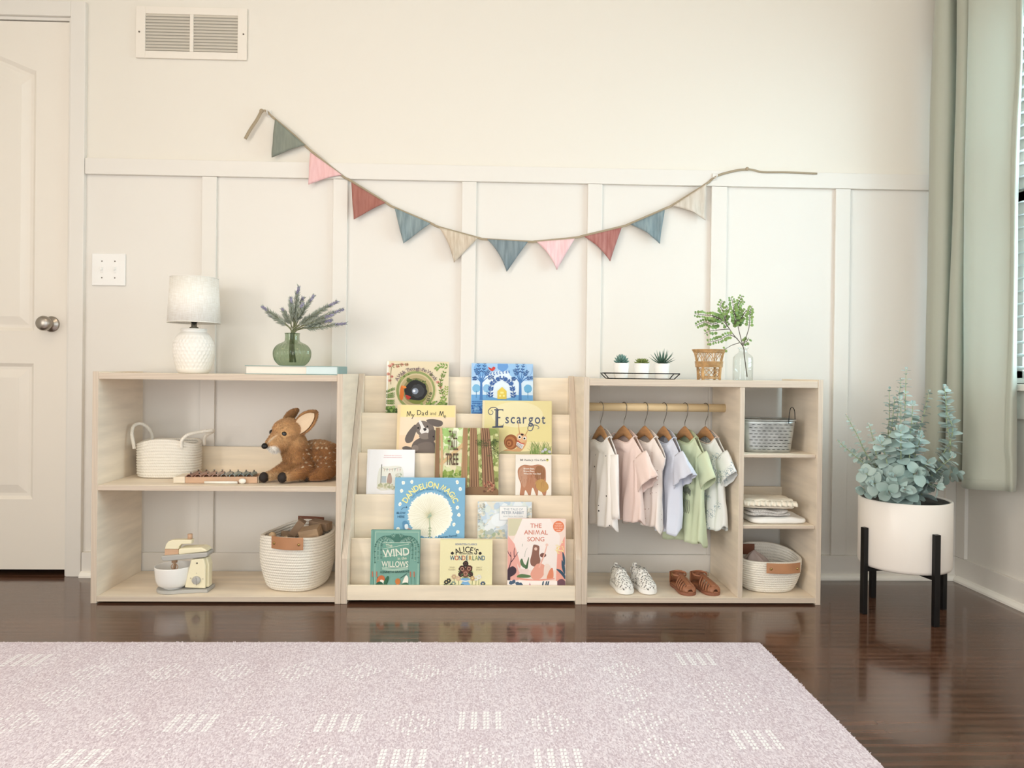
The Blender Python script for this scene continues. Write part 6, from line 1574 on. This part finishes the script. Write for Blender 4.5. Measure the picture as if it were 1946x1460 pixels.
# ================================================================ cubbies
# ---- galvanised metal basket
M_galv = mat('galvanised_steel', 'B9BBB8', .38, metal=.85, var=.16, vscale=28, detail=2)
Yc = 2.50; zc_ = .4952
a, b = at(1413, 800, 2.44), at(1515, 800, 2.44); wt = (b.x-a.x)/2
GBK = empty('metal_basket', ((a.x+b.x)/2+.002, Yc, zc_+.0003), rz=R(-3), label='galvanised punched metal basket with wire handles in the top cubby', cat='basket')
hG = at(1460, 799, Yc-.06).z-zc_
mb = MB(M_galv); rows = []; n_ = 88
def rr_(t, k_=1): return wt*(.86+.14*t)*k_, .070*(.86+.14*t)*k_
for t, k_ in [(q_/10, 1) for q_ in range(11)]+[(q_/10, .975) for q_ in range(10, -1, -1)]:
    rx, ry = rr_(t, k_); rows.append([(*superell(2*PI*(j+.5)/n_, rx, ry, 5), hG*t+(.002 if k_ < 1 and t == 0 else 0)) for j in range(n_)])
mb.loft(rows, True, True); gal = mb
rx, ry = rr_(1, 1.01)
MB(M_galv).tube([(*superell(2*PI*(j+.5)/n_, rx, ry, 5), hG) for j in range(n_)], .0028, 8, closed=True).build('rim', GBK)
sl = gal.m(mat('slot_dark', '2B2B2A', .8)); rg_ = random.Random(9)
for r_ in range(9):
    z = hG*(.10+.82*r_/8.6); t = z/hG; rx, ry = rr_(t, 1.0035)
    for c_ in range(9):
        x = (-1+2*(c_+(.5 if r_ % 2 else .1))/8.6)*rx*.86
        if abs(x) > rx*.80: continue
        l = .0065
        for sg in (-1, 1): sl.tube([(x-l, sg*(ry+.0002), z), (x, sg*(ry+.0005), z+.0002), (x+l, sg*(ry+.0002), z)], [.0004, .0011, .0004], 6)
    for c_ in range(5):
        y = (-1+2*(c_+(.5 if r_ % 2 else .1))/4.6)*ry*.78
        if abs(y) > ry*.5: continue
        for sg in (-1, 1): sl.tube([(sg*(rx+.0002), y-.0065, z), (sg*(rx+.0005), y, z+.0002), (sg*(rx+.0002), y+.0065, z)], [.0004, .0011, .0004], 6)
gal.build('body', GBK); rx, ry = rr_(1, 1.01)
for sg in (-1, 1):
    x = sg*(rx+.002)+(.016 if sg < 0 else 0)
    pts = cr([(x, -.020, hG-.012), (x, -.022, hG+.010), (x-sg*.002, -.014, hG+.034), (x-sg*.003, 0, hG+.043), (x-sg*.002, .014, hG+.034), (x, .022, hG+.010), (x, .020, hG-.012)], 6)
    if sg > 0: pts = cr([(x-.036, -ry-.002, hG-.010), (x-.036, -ry-.004, hG+.012), (x-.030, -ry+.004, hG+.036), (x-.018, -ry+.02, hG+.044), (x-.006, -ry+.032, hG+.034), (x+.0, -ry+.042, hG+.010), (x+.0005, -ry+.042, hG-.010)], 6)
    MB(M_blackm).tube(pts, .0013, 8).build('wire_handle', GBK)

# ---- folded clothes
def folded(name, loc, w_, d_, h_, m_, label, cat, layers=3, seed=0, rz=0, ruffle=None):
    o_ = empty(name, loc, rz=rz, label=label, cat=cat)
    mb = MB(m_)
    for l in range(layers):
        rows = []; n_ = 72; z0_ = h_*l/layers; hh = h_/layers
        for k_ in range(9):
            f_ = k_/8; z = z0_+hh*f_; s = math.sqrt(max(0, 1-(2*f_-1)**2))*.5*hh
            ring = []
            for j in range(n_):
                a = 2*PI*j/n_; x, y = superell(a, w_-l*.002+s-.5*hh, d_+s-.5*hh, 5)
                nz = noise.noise(Vector((x*18+seed, y*18, l*3+seed)))
                ring.append((x+.010*noise.noise(Vector((y*22+x*9, l*2, seed))), y+.009*noise.noise(Vector((x*30, l+5, seed))), max(.0002, z+nz*.0085*min(1, (z)/.01))))
            rows.append(ring)
        for s_ in (.7, .35): rows.append([(p_[0]*s_, p_[1]*s_, p_[2]+.001+.002*noise.noise(Vector((p_[0]*25*s_, p_[1]*25*s_, seed)))) for p_ in rows[8]])
        mb.loft(rows, l == 0, True)
    mb.build('fabric', o_)
    if ruffle:
        rf = MB(m_)
        rows = []
        for k_ in range(70):
            t = k_/69; x = -w_+2*w_*t; A_ = ruffle
            rows.append([(x, -d_+.002-.001*math.cos(k_*1.1), h_*.95), (x, -d_-A_*.5+.0035*math.sin(k_*.9), h_*.72), (x, -d_-A_+.005*math.sin(k_*.9+.6), h_*.40)])
        rf.loft(rows, closed=False); rf.build('ruffle', o_, solid=.0012)
    return o_
zc2 = .2602
pA = at(1480, 998, 2.47)
cxl = .957
folded('folded_shirt', (cxl+.012, 2.475, zc2+.0004), .096, .064, .021, mat('cotton_white', 'F7F4EE', .9, bump=.2, bscale=200, spec=.1), 'smooth white folded garment, bottom of the pile in the middle cubby', 'clothes', 1, 3, R(3))
folded('folded_shirt', (cxl-.020, 2.475, zc2+.0270), .072, .060, .018, spots_mat('grey_dotted_knit', 'CFCBC6', '8A8784', 300, .3), 'grey speckled folded garment in the middle of the pile', 'clothes', 2, 9, R(-4))
folded('folded_shirt', (cxl-.016, 2.478, zc2+.0515), .086, .062, .028, mat('cotton_cream', 'EFE5D3', .9, bump=.3, bscale=150, spec=.1), 'cream folded garment with ruffled edge, top of the pile', 'clothes', 3, 15, R(-6), .014)

# ---- rope basket with a cloth
B3 = empty('rope_basket', (.958, 2.505, Z_B1+.0004), rz=R(0), label='wide white rope basket with leather handle in the bottom cubby', cat='basket')
rope_basket(B3, .1085, .092, .120, .078, .066, 14, e=2.5, rim=lambda a: .014*math.sin(a)*1.0-.004*math.cos(2*a), bulge=.008)
strap(B3, (.022, -.107, .076), .116, .034, R(4), .012)
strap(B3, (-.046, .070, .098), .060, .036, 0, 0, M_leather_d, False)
CL = empty('cloth', (.925, 2.500, .05), label='mauve grey cloth bundled inside the wide rope basket', cat='cloth')
mb = MB(mat('mauve_cloth', 'B3A29B', .9, bump=.4, bscale=80, spec=.1)); rows = []
for k_ in range(13):
    t = k_/12; ring = []
    for j in range(48):
        a = 2*PI*j/48; r_ = 1-t**2.2; x = .050*r_*math.cos(a)*(1+.10*math.sin(a*5+t*3)); y = .044*r_*math.sin(a)*(1+.1*math.sin(a*4)); z = .02+.085*t**.8*(1)+.004*math.sin(a*6+t*5)*r_
        ring.append((x-.012*t, y, z))
    rows.append(ring)
mb.loft(rows, True, True); mb.build('fabric', CL)
del CL['label']; CL['label'] = 'mauve grey cloth bundled inside the wide rope basket'
# ================================================================ eucalyptus in the white pot
pc = Vector((1.295, 2.33, 0)); Yp = pc.y; s_ = Yp/1400
pl_, pr_ = at(1639, 1020, Yp), at(1797, 1020, Yp); pc.x = (pl_.x+pr_.x)/2; Rp = (pr_.x-pl_.x)/2
zt_ = at(1717, 961, Yp-Rp).z; zb_ = at(1717, 1096, Yp-Rp).z
ST = empty('plant_stand', (pc.x, pc.y, 0), rz=R(0), label='black metal four-legged plant stand on the dark floor', cat='plant stand')
M_bk = mat('black_stand', '171616', .4, metal=.3)
angs = []
legs = [(1650, 1005, -1), (1770, 1018, -1), (1661, 1040, 1), (1779, 1040, 1)]
rot = R(-40)
rl = Rp+.0085
zl = [at(1650, 1003, 2.30).z, at(1770, 1016, 2.19).z]
for k_, a in enumerate((R(190), R(277), R(100), R(8))):
    x, y = rl*math.cos(a), rl*math.sin(a); h_ = (zl+[zl[0], zl[1]])[k_]
    lg = MB(M_bk); lg.T = Matrix.Translation((x, y, 0)) @ Matrix.Rotation(a, 4, 'Z')
    lg.box(-.0075, .0075, -.009, .009, .0003, h_); lg.build('leg', ST, bevel=.001)
cb = MB(M_bk)
for a, q in ((R(190), 0), (R(99), .0)):
    M4 = Matrix.Rotation(a, 4, 'Z'); cb.T = M4; z = zb_-.0085-(.006 if q == 0 and a > 3 else 0); z = zb_-.0095
    cb.box(-rl+.008, rl-.008, -.008, .008, z-.003, z+.008)
cb.T = None; cb.build('cross_bar', ST)
PP = empty('potted_eucalyptus', (pc.x, pc.y, zb_), label='faux eucalyptus with blue-green round leaves in a white cylinder pot', cat='potted plant')
hP = zt_-zb_
mp_ = mat('cream_glazed_pot', 'F4ECE2', .35)
MB(mp_).lathe([(.0001, 0), (Rp*.93, 0), (Rp*.975, .003), (Rp, .012), (Rp, hP-.003), (Rp-.002, hP), (Rp-.007, hP), (Rp-.009, hP-.003), (Rp-.009, hP-.03)], 72).build('pot', PP)
MB(mat('plastic_liner', '3A3B3A', .6)).lathe([(Rp-.0095, hP-.008), (Rp-.012, hP-.004), (Rp-.020, hP-.012), (.0001, hP-.016)], 48).build('soil', PP)
M_est = mat('eucalyptus_stem', 'A9B58E', .6); M_el = mat('eucalyptus_leaf', '8FA8A0', .45, col2='B3C6BF', vscale=9, detail=1, spec=.4)
_n, _l, _b = nodes_of(M_el); _b.inputs['Sheen Weight'].default_value = .3
rng = random.Random(33); stm = lvs = bud = None; M_bud = mat('eucalyptus_bud', 'D9B9A4', .6)
def E_(px, py, dy=0): return Vector((at(px, py, Yp+dy).x-pc.x, dy, at(px, py, Yp+dy).z-zb_))
def eleaf(c, d_out, nrm, L_, w_, cup=.12):
    d_out = Vector(d_out).normalized(); nrm = Vector(nrm); nrm = (nrm-d_out*nrm.dot(d_out)).normalized(); sd = d_out.cross(nrm)
    vs = []; fs = []; K = 6
    for k_ in range(K+1):
        t = k_/K; wd = w_*math.sin(PI*min(1, (.06+.94*t)))**.62 if k_ < K else .0002
        c_ = Vector(c)+d_out*L_*t+nrm*(-cup*L_*t*t)
        vs += [c_-sd*wd+nrm*wd*.22, c_, c_+sd*wd+nrm*wd*.22]
    for k_ in range(K):
        for q_ in range(2): a = k_*3+q_; fs.append((a, a+1, a+4, a+3))
    lvs.add(vs, fs, True)
def stem(pts, s0, s1, start=.25, gap=.017, opp=True):
    global stm, lvs, bud
    stm = lvs = bud = MB(M_est); c_ = cr(pts, 14); n_ = len(c_); stm.tube(c_, [.0024-.0014*k_/n_ for k_ in range(n_)], 6)
    stm.m(M_el); tot = sum((c_[k_+1]-c_[k_]).length for k_ in range(n_-1)); d_ = 0; nx_ = tot*start; turn = rng.random()*3
    for k_ in range(n_-1):
        seg = c_[k_+1]-c_[k_]; d_ += seg.length
        if d_ >= nx_:
            f_ = d_/tot; nx_ += gap*(1.25-.65*f_); dd = seg.normalized(); turn += PI/2+rng.uniform(-.3, .3)
            o1 = dd.orthogonal().normalized(); o2 = dd.cross(o1)
            for sg in (0, PI):
                a = turn+sg; out = (o1*math.cos(a)+o2*math.sin(a))+dd*rng.uniform(.05, .45); sz = (s0+(s1-s0)*f_)*rng.uniform(.85, 1.15)
                eleaf(c_[k_]+out.normalized()*.002, out, dd+Vector((rng.uniform(-.3, .3), rng.uniform(-.6, .1), rng.uniform(-.2, .4))), sz, sz*.44)
    tp = c_[-1]; dd = (c_[-1]-c_[-3]).normalized()
    for q_ in range(4): out = dd+Vector((rng.uniform(-.6, .6), rng.uniform(-.6, .6), rng.uniform(0, .5))); eleaf(tp, out, (0, -1, .3), s1*.7, s1*.22)
    bud.m(M_bud).ell(tp+dd*.004, (.002, .002, .003), None, 6, 5); stm.build('branch', PP)
B0 = Vector((0, 0, hP-.02))
def SP(tx, ty, dy, mx_, my_, mdy, s0=.042, s1=.014, st=.22, gap=.019):
    b0 = B0+Vector((rng.uniform(-.03, .03), rng.uniform(-.03, .03), 0)); stem([b0, E_(mx_, my_, mdy), E_((mx_*.45+tx*.55), (my_*.45+ty*.55), (dy+mdy)/2), E_(tx, ty, dy)], s0, s1, st, gap)
SP(1722, 703, 0, 1718, 850, 0, .046, .014)
SP(1712, 722, .05, 1700, 850, .02, .044, .013)
SP(1700, 760, .02, 1690, 860, 0, .046, .016)
SP(1766, 745, .02, 1740, 850, .0, .046, .012)
SP(1735, 770, -.06, 1728, 860, -.05, .050, .022)
SP(1690, 740, .06, 1690, 850, .05, .045, .014)
SP(1795, 738, -.03, 1806, 838, -.02, .044, .020, .30)
SP(1797, 742, -.02, 1800, 870, -.02, .048, .022, .25)
SP(1808, 870, -.05, 1775, 900, -.03, .048, .030)
SP(1820, 900, .03, 1780, 905, .02, .048, .030)
SP(1609, 790, 0, 1655, 875, 0, .040, .010, .25)
SP(1592, 838, -.02, 1650, 890, -.01, .038, .009, .30)
SP(1625, 860, .04, 1660, 890, .02, .040, .022)
SP(1652, 808, -.03, 1672, 880, -.02, .042, .012)
SP(1645, 900, -.07, 1670, 915, -.05, .046, .036)
SP(1660, 920, -.09, 1685, 915, -.06, .048, .040)
SP(1700, 905, -.11, 1705, 905, -.07, .048, .038)
SP(1740, 900, -.11, 1728, 905, -.07, .050, .040)
SP(1765, 880, -.07, 1745, 895, -.05, .050, .036)
SP(1675, 840, -.08, 1690, 890, -.06, .048, .034)
SP(1712, 820, -.09, 1712, 880, -.06, .050, .034)
SP(1750, 830, -.05, 1735, 880, -.03, .050, .030)
SP(1665, 860, .07, 1680, 890, .05, .046, .034)
SP(1740, 800, .08, 1730, 860, .05, .046, .030)
SP(1712, 760, -.02, 1712, 860, -.02, .048, .020)
SP(1640, 930, -.03, 1668, 925, -.02, .044, .036)
SP(1780, 925, -.06, 1750, 915, -.04, .046, .036)
SP(1720, 930, -.12, 1715, 915, -.08, .046, .038)
SP(1690, 935, -.12, 1695, 918, -.08, .046, .036)


# ================================================================ plush fawn
fx = at(575, 918, 2.53)
FW = empty('plush_fawn', (fx.x, 2.530, Z_M1+.0003), label='brown plush fawn with white spots lying on the middle shelf', cat='stuffed animal')
def meld(parts, vox=.0038, it=6, fac=.5):
    # parts -> one continuous skin (voxel remesh + smoothing), returned as mesh data
    mb = MB()
    for kind, *a in parts:
        if kind == 'e': mb.ell(a[0], a[1], a[2] if len(a) > 2 else None, 20, 14)
        else: mb.tube(cr(a[0], 6), [x for x in interp(a[1], 6*(len(a[0])-1)+1)], 14)
    o = mb.build('tmp')
    md = o.modifiers.new('r', 'REMESH'); md.mode = 'VOXEL'; md.voxel_size = vox
    md = o.modifiers.new('s', 'SMOOTH'); md.iterations = it; md.factor = fac
    dg = bpy.context.evaluated_depsgraph_get(); dg.update(); ev = o.evaluated_get(dg); me = bpy.data.meshes.new_from_object(ev)
    bpy.data.objects.remove(o); return me
def interp(v, n_):
    o = []
    for i in range(n_):
        t = i/(n_-1)*(len(v)-1); k_ = min(int(t), len(v)-2); o.append(v[k_]+(v[k_+1]-v[k_])*(t-k_))
    return o
q = 2.53/1400
parts = [
 ('e', (.046, .030, .074), (.084, .052, .060), (0, R(3), 0)), ('e', (.074, .030, .068), (.051, .054, .058)), ('e', (-.014, .002, .074), (.050, .046, .054)),
 ('t', [(-.012, .0, .080), (-.024, -.012, .110), (-.034, -.020, .140)], [.052, .045, .043]),
 ('e', (-.045, -.024, .167), (.050, .047, .045), (0, R(-8), 0)), ('e', (-.052, -.036, .174), (.040, .034, .033)),
 ('t', [(-.052, -.038, .152), (-.074, -.060, .132), (-.092, -.073, .117)], [.041, .031, .0215]), ('e', (-.058, -.050, .136), (.036, .031, .028)),
 ('t', [(-.030, .0, .060), (-.055, -.020, .040), (-.085, -.050, .022), (-.100, -.066, .0185)], [.026, .022, .0175, .0165]),
 ('t', [(.010, -.010, .060), (.018, -.045, .038), (-.012, -.068, .026), (-.036, -.084, .0205)], [.028, .024, .0185, .0175]),
 ('t', [(.080, .0, .050), (.075, -.035, .030), (.045, -.045, .020), (.032, -.050, .017)], [.040, .028, .018, .014]),
]
bm_ = meld(parts)
def fur_mat():
    m = bpy.data.materials.new('fawn_fur'); m.use_nodes = True; N = m.node_tree.nodes; L = m.node_tree.links; b = N['Principled BSDF']; b.inputs['Roughness'].default_value = .9; b.inputs['Specular IOR Level'].default_value = .15
    b.inputs['Sheen Weight'].default_value = .3
    a = N.new('ShaderNodeAttribute'); a.attribute_name = 'fur'; L.new(a.outputs['Color'], b.inputs['Base Color']); return m
M_fur = fur_mat()
hd = Vector((-.044, -.024, .166))
def furcol(p):
    c = Vector(srgb('BE8F5E')[:3]); n1 = noise.noise(p*55)*.5+noise.noise(p*160)*.35
    dark = Vector(srgb('8E5F38')[:3]); light = Vector(srgb('E2C79F')[:3])
    kb = max(0, min(1, (p.x+.01)/.03)); c = c*(1-kb)+Vector(srgb('A06F42')[:3])*kb
    # head is lighter; cheeks and around the muzzle pale
    kh = max(0, min(1, (p.z-.105)/.03)); c = c*(1-kh)+Vector(srgb('CBA172')[:3])*kh
    dn = (p-Vector((-.090, -.078, .103))).length; k0 = max(0, min(1, (.036-dn)/.006))*max(0, min(1, (.126-p.z)/.006)); c = c*(1-k0)+Vector(srgb('F6F1E8')[:3])*k0
    db = abs((p.x+.084)-(p.y+.078)*.35-(p.z-.14)*.9); k1 = max(0, min(1, (.007-db)/.006))*max(0, min(1, (p.z-.128)/.01))*max(0, min(1, (.165-p.z)/.015))*.7; c = c*(1-k1)+Vector(srgb('F0E2CA')[:3])*k1
    c = c*(1+n1*.35)
    # spots on back and flank
    if p.x > .012 and .05 < p.z < .136 and p.x < .15:
        k_ = 62; g_ = (p.x*k_+.5*math.floor(p.z*k_*1.1)+.5*noise.noise(p*40), p.z*k_*1.1+.45*noise.noise(p*31+Vector((4, 1, 2))), p.y*k_*.9)
        fx_, fz_ = (g_[0] % 1)-.5, (g_[1] % 1)-.5; fy_ = (g_[2] % 1)-.5
        if fx_*fx_+fz_*fz_+.25*fy_*fy_ < .050: c = c*.15+Vector(srgb('EBDCC0')[:3])*.85
    kf = .45*max(0, min(1, (.040-p.z)/.012))*max(0, min(1, (-.012-p.x)/.02))*max(0, min(1, (-.045-p.y)/.015)); c = c*(1-kf)+light*kf
    return (max(0, c.x), max(0, c.y), max(0, c.z), 1)
def fur_mesh(me, name, parent, m_, colf, n_hair=26000, ln=.0085, seed=1, comb=Vector((.35, .1, -.6)), r_=.00042, skip=None):
    vs = [v.co.copy() for v in me.vertices]; ns = [v.normal.copy() for v in me.vertices]; fs = [tuple(p.vertices) for p in me.polygons]
    cols = [colf(v) for v in vs]; V = [tuple(v) for v in vs]; F = list(fs); rg_ = random.Random(seed); nF = len(fs)
    for i in range(n_hair):
        f_ = fs[rg_.randrange(nF)]; w_ = [rg_.random()+.05 for _ in f_]; s = sum(w_); p = Vector(); n1 = Vector()
        for k_, vi in enumerate(f_): p += vs[vi]*(w_[k_]/s); n1 += ns[vi]*(w_[k_]/s)
        if skip and skip(p): continue
        n1.normalize(); l = ln*rg_.uniform(.55, 1.15)
        if p.z > .12: l *= .65
        d = (n1*.9+comb*.8+Vector((rg_.uniform(-.4, .4), rg_.uniform(-.4, .4), rg_.uniform(-.4, .4)))).normalized()
        d = (d+n1*.15).normalized()
        sd = d.cross(Vector((rg_.uniform(-1, 1), rg_.uniform(-1, 1), rg_.uniform(-1, 1)))).normalized()*r_; b0 = len(V)
        c_ = colf(p); k_ = rg_.uniform(.8, 1.22); c_ = (c_[0]*k_, c_[1]*k_, c_[2]*k_, 1)
        q0 = p-n1*.0005; q1 = p+d*l*.55; q2 = p+d*l+Vector((0, 0, -l*.18))
        V += [tuple(q0-sd), tuple(q0+sd), tuple(q1+sd*.8), tuple(q1-sd*.8), tuple(q2)]; F += [(b0, b0+1, b0+2, b0+3), (b0+3, b0+2, b0+4)]; cols += [c_]*5
    m2 = bpy.data.meshes.new(name); m2.from_pydata(V, [], F); m2.materials.append(m_); at_ = m2.color_attributes.new('fur', 'FLOAT_COLOR', 'POINT')
    at_.data.foreach_set('color', [x for c in cols for x in c]); m2.polygons.foreach_set('use_smooth', [True]*len(F)); m2.update()
    o = bpy.data.objects.new(name, m2); COL.objects.link(o); o.parent = parent; bpy.data.meshes.remove(me); return o
EYES = ((-.0450, -.0700, .1615), (-.0915, -.0410, .1640))
nose_c = Vector((-.104, -.084, .122))
fur_mesh(bm_, 'body', FW, M_fur, furcol, 42000, skip=lambda p: (p-nose_c).length < .012 or p.z < .012 or p.x > .122 or min((p-Vector(e)).length for e in EYES) < .0125)
M_hoof = mat('hoof_suede', '2A211D', .7, bump=.4, bscale=300)
for c_, r_ in (((-.108, -.0765, .0185), (0, R(-8), R(38))), ((-.043, -.094, .0205), (0, R(4), R(12)))):
    MB(M_hoof).ell(c_, (.0150, .0125, .0178), r_, 18, 12).build('hoof', FW)
MB(M_hoof).ell((.026, -.053, .0150), (.013, .011, .0135), None, 16, 10).build('hoof', FW)
MB(mat('black_nose', '12100F', .35, bump=.3, bscale=400)).ell(nose_c, (.0105, .0105, .0088), None, 18, 12, fn=lambda p: Vector((p.x, p.y, p.z*(1+.25*(p.z > 0))))).build('nose', FW)
M_eye = mat('glossy_eye', '0C0908', .04, spec=.9)
for c_ in EYES:
    e_ = MB(M_eye).ell(c_, (.0096, .0074, .0088), None, 18, 12).build('eye', FW)
    MB(mat('eye_rim', '3A2618', .8)).tube([(c_[0]+.0106*math.cos(a), c_[1]+.0012-.001*math.cos(a), c_[2]+.0094*math.sin(a)) for a in [2*PI*k_/20 for k_ in range(20)]], .0011, 6, closed=True).build('eyelid', e_)
def ear(base, tip, nrm, wd, nm='ear'):
    base, tip, nrm = Vector(base), Vector(tip), Vector(nrm).normalized(); d = tip-base; L_ = d.length; d.normalize(); nrm = (nrm-d*nrm.dot(d)).normalized(); sd = d.cross(nrm)
    def surf(off, sc_=1.0):
        rows = []
        for k_ in range(15):
            t = k_/14; w_ = wd*sc_*(math.sin(PI*(.13+.86*t**1.15))**.60 if k_ < 14 else .02); ring = []
            for j in range(11):
                u = -1+2*j/10; ring.append(base+d*L_*t*(.5+.5*sc_)+sd*w_*u+nrm*(.35*w_*(u*u)-off+.010*t*t*-1))
            rows.append(ring)
        return rows
    mb = MB(); mb.sm = True; mb.loft(surf(0), closed=False); o = mb.build('tmp2'); md = o.modifiers.new('s', 'SOLIDIFY'); md.thickness = .006; md.offset = -1
    md = o.modifiers.new('u', 'SUBSURF'); md.levels = 1
    dg = bpy.context.evaluated_depsgraph_get(); dg.update(); me = bpy.data.meshes.new_from_object(o.evaluated_get(dg)); bpy.data.objects.remove(o)
    E = fur_mesh(me, nm, FW, M_fur, lambda p: tuple([x*(.9+.25*noise.noise(p*90)) for x in srgb('B98A5A')[:3]])+(1,), 5000, .006, 5, d*.6)
    MB(mat('ear_lining', 'EBD3B4', .9, bump=.4, bscale=300)).loft([[p_+nrm*.0034 for p_ in r] for r in surf(-.0008, .80)], closed=False).build('ear_lining', E)
ear((-.014, -.030, .166), (.052, -.050, .236), (-.35, -.95, -.1), .0300)
ear((-.062, .002, .190), (-.030, .014, .246), (-.7, .5, .4), .0200)

# ================================================================ tiny floor things are left to the material
